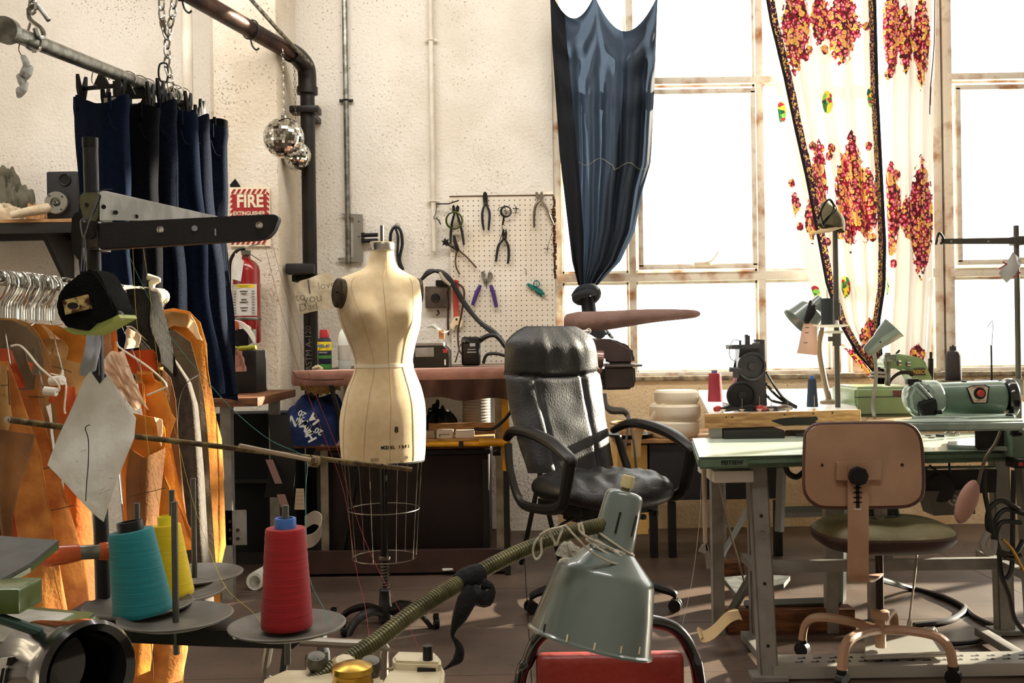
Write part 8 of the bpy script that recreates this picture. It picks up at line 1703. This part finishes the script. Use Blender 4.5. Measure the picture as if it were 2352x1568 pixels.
bp([(2085, 905), (2100, 880), (2130, 876), (2158, 905), (2160, 935), (2120, 965), (2090, 945)], BD - .10, .05, .015, GW, 'face_cover')
b = B(); b.tube([P(2098, 884, BD - .1), P(2118, 905, BD - .105), P(2135, 925, BD - .105)], .006, 8, 3); b.tube([P(2106, 880, BD - .1), P(2126, 900, BD - .105), P(2142, 918, BD - .105)], .006, 8, 3); part('face_ribs', b, GW, t)
bp([(2112, 925), (2150, 912), (2156, 935), (2152, 955), (2128, 965), (2116, 950)], BD - .125, .05, .006, BLACKP, 'needle_box')
b = B()
for x, y in ((2132, 960), (2140, 962), (2148, 964)): b.cyl(P(x, y - 12, BD - .11), P(x, y + 5, BD - .11), .006, n=8)
b.box(P(2143, 967, BD - .11), (.05, .03, .015)); b.box(P(2095, 876, BD - .03), (.04, .03, .02), bev=.003); b.box(P(2108, 882, BD - .04), (.02, .02, .03)); b.cyl(P(2150, 946, BD - .13), P(2162, 946, BD - .13), .008, n=8); part('needle_parts', b, BLACKP, t, kind='stuff')
text('q', .03, P(2130, 900, BD - .104), EX, EZ, INK, t, off=.0006)
bd = BD - .075; b = B(); b.poly([(2220, 890), (2236, 884), (2262, 883), (2273, 888), (2268, 926), (2236, 927), (2232, 918)], bd, .006); part('badge_rim', b, BLACKP, t, False); b = B(); b.poly([(2223, 891), (2238, 886), (2261, 885), (2270, 890), (2265, 924), (2238, 924), (2234, 916)], bd - .002, .003); part('badge', b, mat('badge_cream', 'd8ccb4', .5), t, False)
c = P(2250, 903, bd - .002); b = B(); b.lathe([(.021, 0), (.021, .004), (.014, .006), (0, .006)], c, (0, -1, 0), 24); part('dial_ring', b, BLACKP, t); b = B(); b.lathe([(.013, .004), (.013, .012), (.010, .014), (0, .014)], c, (0, -1, 0), 16); part('red_knob', b, mat('red_knob', 'b83a30', .4), t)
text('U.S. BLIND STITCH', .0065, P(2250, 920, bd - .005), EX, EZ, RED, t); text('MICRO-LEAP', .008, P(2248, 888, bd - .005), EX, EZ, RED, t)
b = B(); b.cyl(P(2278, 912, BD), P(2286, 912, BD), .05, n=28); part('black_collar', b, BLACKP, t); b = B(); b.lathe([(.05, 0), (.058, .006), (.058, .02), (.05, .028)], P(2285, 912, BD), (1, 0, 0), 30); part('green_pulley', b, GM2, t)
b = B(); b.lathe([(.03, 0), (.066, .004), (.072, .014), (.072, .032), (.064, .04), (.05, .034), (0, .034)], P(2303, 914, BD), (1, -.1, 0), 36); part('handwheel', b, MB_, t)
b = B(); b.lathe([(.006, 0), (.01, .004), (.01, .01), (0, .012)], P(2215, 880, BD), n=10); part('oil_cap', b, BLACKP, t)
def bar3(pts, w, h, mt, name, D): # long bed arm seen nearly edge on: polygon top view given by px along x
    b = B(); b.prism([V((P(x, 784, d).x, d, 0)) for x, d in pts], (0, 0, h)); z = w; bmesh.ops.translate(b.bm, vec=(0, 0, z), verts=b.bm.verts); bmesh.ops.bevel(b.bm, geom=list(b.bm.edges), offset=.007, segments=3, affect='EDGES'); return part(name, b, mt, t)
bar3([(2046, 3.25), (2120, 3.20), (2352, 3.20), (2356, 3.29), (2120, 3.31), (2050, 3.31)], P(2250, 990, 3.2).z, .032, GW, 'lower_bed_arm', 0)
bar3([(2086, 3.42), (2190, 3.40), (2225, 3.36), (2332, 3.38), (2332, 3.52), (2225, 3.54), (2090, 3.48)], P(2250, 970, 3.45).z, .024, GW, 'upper_bed_arm', 0)
bar3([(2236, 3.38), (2330, 3.38), (2330, 3.62), (2236, 3.62)], GTZ + .001, .078, mat('gearbox_black', '16140f', .5, .3), 'gear_housing', 0)
bar3([(2168, 3.44), (2335, 3.34), (2338, 3.66), (2175, 3.64)], GTZ + .001, .014, GW, 'base_plate', 0)
b = B(); b.box(P(2330, 1010, 3.36), (.05, .07, .11), bev=.008); part('clamp_block', b, GM2, t); b = B(); b.cyl(P(2335, 968, 3.3), P(2330, 1000, 3.3), .014, n=12); b.cyl(P(2325, 997, 3.28), P(2345, 996, 3.28), .008, n=8); part('clamp_screw', b, BLACKP, t)
b = B(); b.box(P(2318, 955, 3.42), (.02, .02, .016), bev=.006); part('black_knob', b, BLACKP, t)
b = B(); b.lathe([(.0, 0), (.012, 0), (.012, .002), (0, .002)], PZ(2132, 1000, GTZ + .001), n=12); b.lathe([(.0, 0), (.012, 0), (.012, .002), (0, .002)], PZ(2140, 1005, GTZ + .001), n=12); single('small_washers', b, DARK, 'two small dark discs lying on the green table top', 'washer')
b = B(); b.tube([PZ(2150, 1000, GTZ + .006), PZ(2170, 1001, GTZ + .006)], .005, 6, 1); single('small_screwdriver', b, BLACKP, 'tiny black tool lying on the green table', 'tool')
b = B()
for k in range(5): b.tube([PZ(2168 + k * 6, 996, GTZ + .006), PZ(2176 + k * 6, 992 + k % 3, GTZ + .01), PZ(2184 + k * 5, 998, GTZ + .006)], .003, 5)
single('steel_bits', b, WIRE, 'small heap of shiny metal parts on the green table', 'metal parts', kind='stuff')
# ---------------------------------------------------------------- operator stool
TAN = mat('tan_enamel', 'ac8a70', .5, .0, '9a785e', 5, bump=.12, bscale=150); BRD = mat('brown_binding', '4a2e24', .6, bump=.2)
BD2 = 3.10; sc_ = V((P(2012, 784, 3.46).x, 3.46, 0))
t = thing('operator_chair', 'old operator chair with tan metal back and olive seat at the green table', 'chair', sc_)
bo = [(1852, 1010), (1858, 990), (1875, 978), (1910, 975), (2050, 974), (2085, 978), (2105, 995), (2114, 1030), (2117, 1120), (2108, 1145), (2085, 1158), (2040, 1161), (1920, 1162), (1880, 1158), (1858, 1140), (1850, 1110)]
b = B(); b.prism(smooth_path([P(x, y, BD2) for x, y in bo], 4, True), (0, .014, 0)); bmesh.ops.bevel(b.bm, geom=[e for e in b.bm.edges], offset=.002, segments=1, affect='EDGES'); part('back_plate', b, TAN, t)
b = B(); b.tube([P(x, y, BD2 + .012) for x, y in bo], m(7.5, BD2), 10, 4, closed=True); part('edge_binding', b, BRD, t)
b = B(); cb = P(1983, 1068, BD2 + .05); b.box(cb, (m(235, BD2), .05, m(160, BD2)), bev=.02, seg=4); part('back_cushion', b, mat('dark_vinyl', '2e1e18', .5), t)
for px, py in ((1888, 1068), (2072, 1067)): b = B(); b.lathe([(.006, 0), (.0055, .002), (.0035, .002), (.003, .0), (0, 0)], P(px, py, BD2), (0, -1, 0), 14); part('rivet', b, mat('rivet_tan', '7a5c4a', .4, .4), t)
b = B(); b.poly([(1922, 1062), (1948, 1060), (1950, 1058), (1995, 1058), (1998, 1060), (2026, 1061), (2025, 1102), (1996, 1103), (1994, 1098), (1950, 1098), (1948, 1104), (1922, 1103)], BD2 - .017, .016); bmesh.ops.bevel(b.bm, geom=list(b.bm.edges), offset=.0015, segments=1, affect='EDGES'); part('back_bracket', b, TAN, t, False)
sp = [P(1971, 1070, BD2 - .022), P(1971, 1150, BD2 - .022), P(1971, 1250, BD2 - .022), P(1971, 1310, BD2 - .015), P(1974, 1332, BD2 + .01), P(1982, 1335, BD2 + .06), P(1996, 1328, 3.3), P(2008, 1318, 3.44)]
b = B(); b.ribbon(sp, EX, m(47, BD2), .006, 6); part('support_strip', b, TAN, t)
b = B(); c = P(1971, 1070, BD2 - .02); b.prism([c + V((m(23.5, BD2) * math.cos(k * math.pi / 10), -.005, m(12, BD2) * math.sin(k * math.pi / 10))) for k in range(11)], (0, .006, 0)); part('strip_top', b, TAN, t, False)
b = B(); c = P(1968, 1092, BD2 - .028)
kn = [c + V(((.0275 + .0022 * math.cos(8 * a_)) * math.cos(a_), 0, (.0275 + .0022 * math.cos(8 * a_)) * math.sin(a_))) for a_ in [k * math.pi / 24 for k in range(48)]]
b.prism(kn, (0, -.024, 0)); bmesh.ops.bevel(b.bm, geom=[e for e in b.bm.edges if abs((e.verts[0].co - e.verts[1].co).y) < .001], offset=.003, segments=2, affect='EDGES'); part('star_knob', b, BLACKP, t)
b = B(); b.box(P(1970, 1140, BD2 - .0265), (.011, .001, .078))
for k in range(4): b.box(P(1970, 1120 + k * 11, BD2 - .0265), (.026, .001, .004))
part('adjusting_slot', b, INK, t, False)
b = B(); b.box(P(1970, 1169, BD2 - .0268), (.024, .001, .006)); part('slot_light', b, mat('slot_pale', 'b8b4ac', .5), t)
SZ2 = .545
def st(u, v):
    a = u * 2 * math.pi; ph = (v - .5) * math.pi; r = max(0, math.cos(ph)) ** .4; ca, sa = math.cos(a), math.sin(a)
    x = .232 * r * abs(ca) ** .72 * (1 if ca > 0 else -1); y = .19 * r * abs(sa) ** .75 * (1 if sa > 0 else -1)
    return sc_ + V((x, y - .03, SZ2 - .055 + .052 * math.sin(ph) - (.012 * math.exp(-((x - .01) / .06) ** 2) * (1 if v > .6 else 0))))
b = B(); b.grid(st, 52, 24); bmesh.ops.remove_doubles(b.bm, verts=b.bm.verts, dist=1e-4); seat = part('seat', b, [mat('olive_seat', '7c7454', .6, col2='68603f', cscale=8, bump=.2, bscale=80), mat('maroon_side', '2e1614', .5)], t, ang=70)
for p in seat.data.polygons:
    if p.center.z + 0 < SZ2 - .045: p.material_index = 1
b = B(); b.tube([st(k / 40, .56) + V((0, 0, .001)) for k in range(40)], .003, 5, 1, closed=True); part('seat_piping', b, BRD, t)
for px in (1997, 2056):
    b = B(); x = P(px, 784, 3.45).x; b.cyl((x, 3.49, SZ2 - .008), (x, 3.49, .725), .020, n=16); part('hanging_sleeve', b, BLACK, t); b = B(); b.lathe([(.036, 0), (.03, .006), (.021, .012)], (x, 3.49, SZ2 - .014), n=20, cap=False); part('flange', b, STEEL, t)
b = B(); b.cyl(sc_ + V((0, 0, .14)), sc_ + V((0, 0, SZ2 - .1)), .0135, n=14); b.cyl(sc_ + V((0, 0, SZ2 - .12)), sc_ + V((0, 0, SZ2 - .1)), .07, n=20); part('column', b, mat('dark_column', '2a1e1a', .4, .5), t)
b = B(); zh_ = P(2005, 1408, 3.46).z; b.lathe([(.024, 0), (.032, .004), (.032, .03), (.024, .034), (.018, .036)], sc_ + V((0, 0, zh_ - .02)), n=20); b.cyl(sc_ + V((0, 0, .09)), sc_ + V((0, 0, zh_ - .02)), .018, n=16); part('height_collar', b, TAN, t)
for k, (px, py) in enumerate(((1835, 1505), (1935, 1580), (2190, 1572), (2078, 1455))):
    f = PZ(px, py, .0 if k in (1, 2) else .0); d = V((f.x - sc_.x, f.y - sc_.y, 0)); d = d.normalized() * min(d.length, .32 if k in (1, 2) else .29); zl_ = .15
    b = B(); q_ = V((-d.y, d.x, 0)).normalized(); b.tube([sc_ + V((0, 0, zl_)), sc_ + d * .4 + V((0, 0, zl_ + .01)), sc_ + d * .78 + V((0, 0, zl_ + .004)), sc_ + d * .95 + V((0, 0, zl_ - .03)), sc_ + d + V((0, 0, .055))], .0175, 8, 5, flat=.8); lg = part('chair_leg', b, TAN, t)
    b = B(); e = sc_ + d; b.cyl(e + V((0, 0, .05)), e + V((0, 0, .062)), .018, n=12); b.cyl(e + q_ * -.014 + V((0, 0, .027)), e + q_ * .014 + V((0, 0, .027)), .026, n=16); part('caster', b, BLACKP, lg)
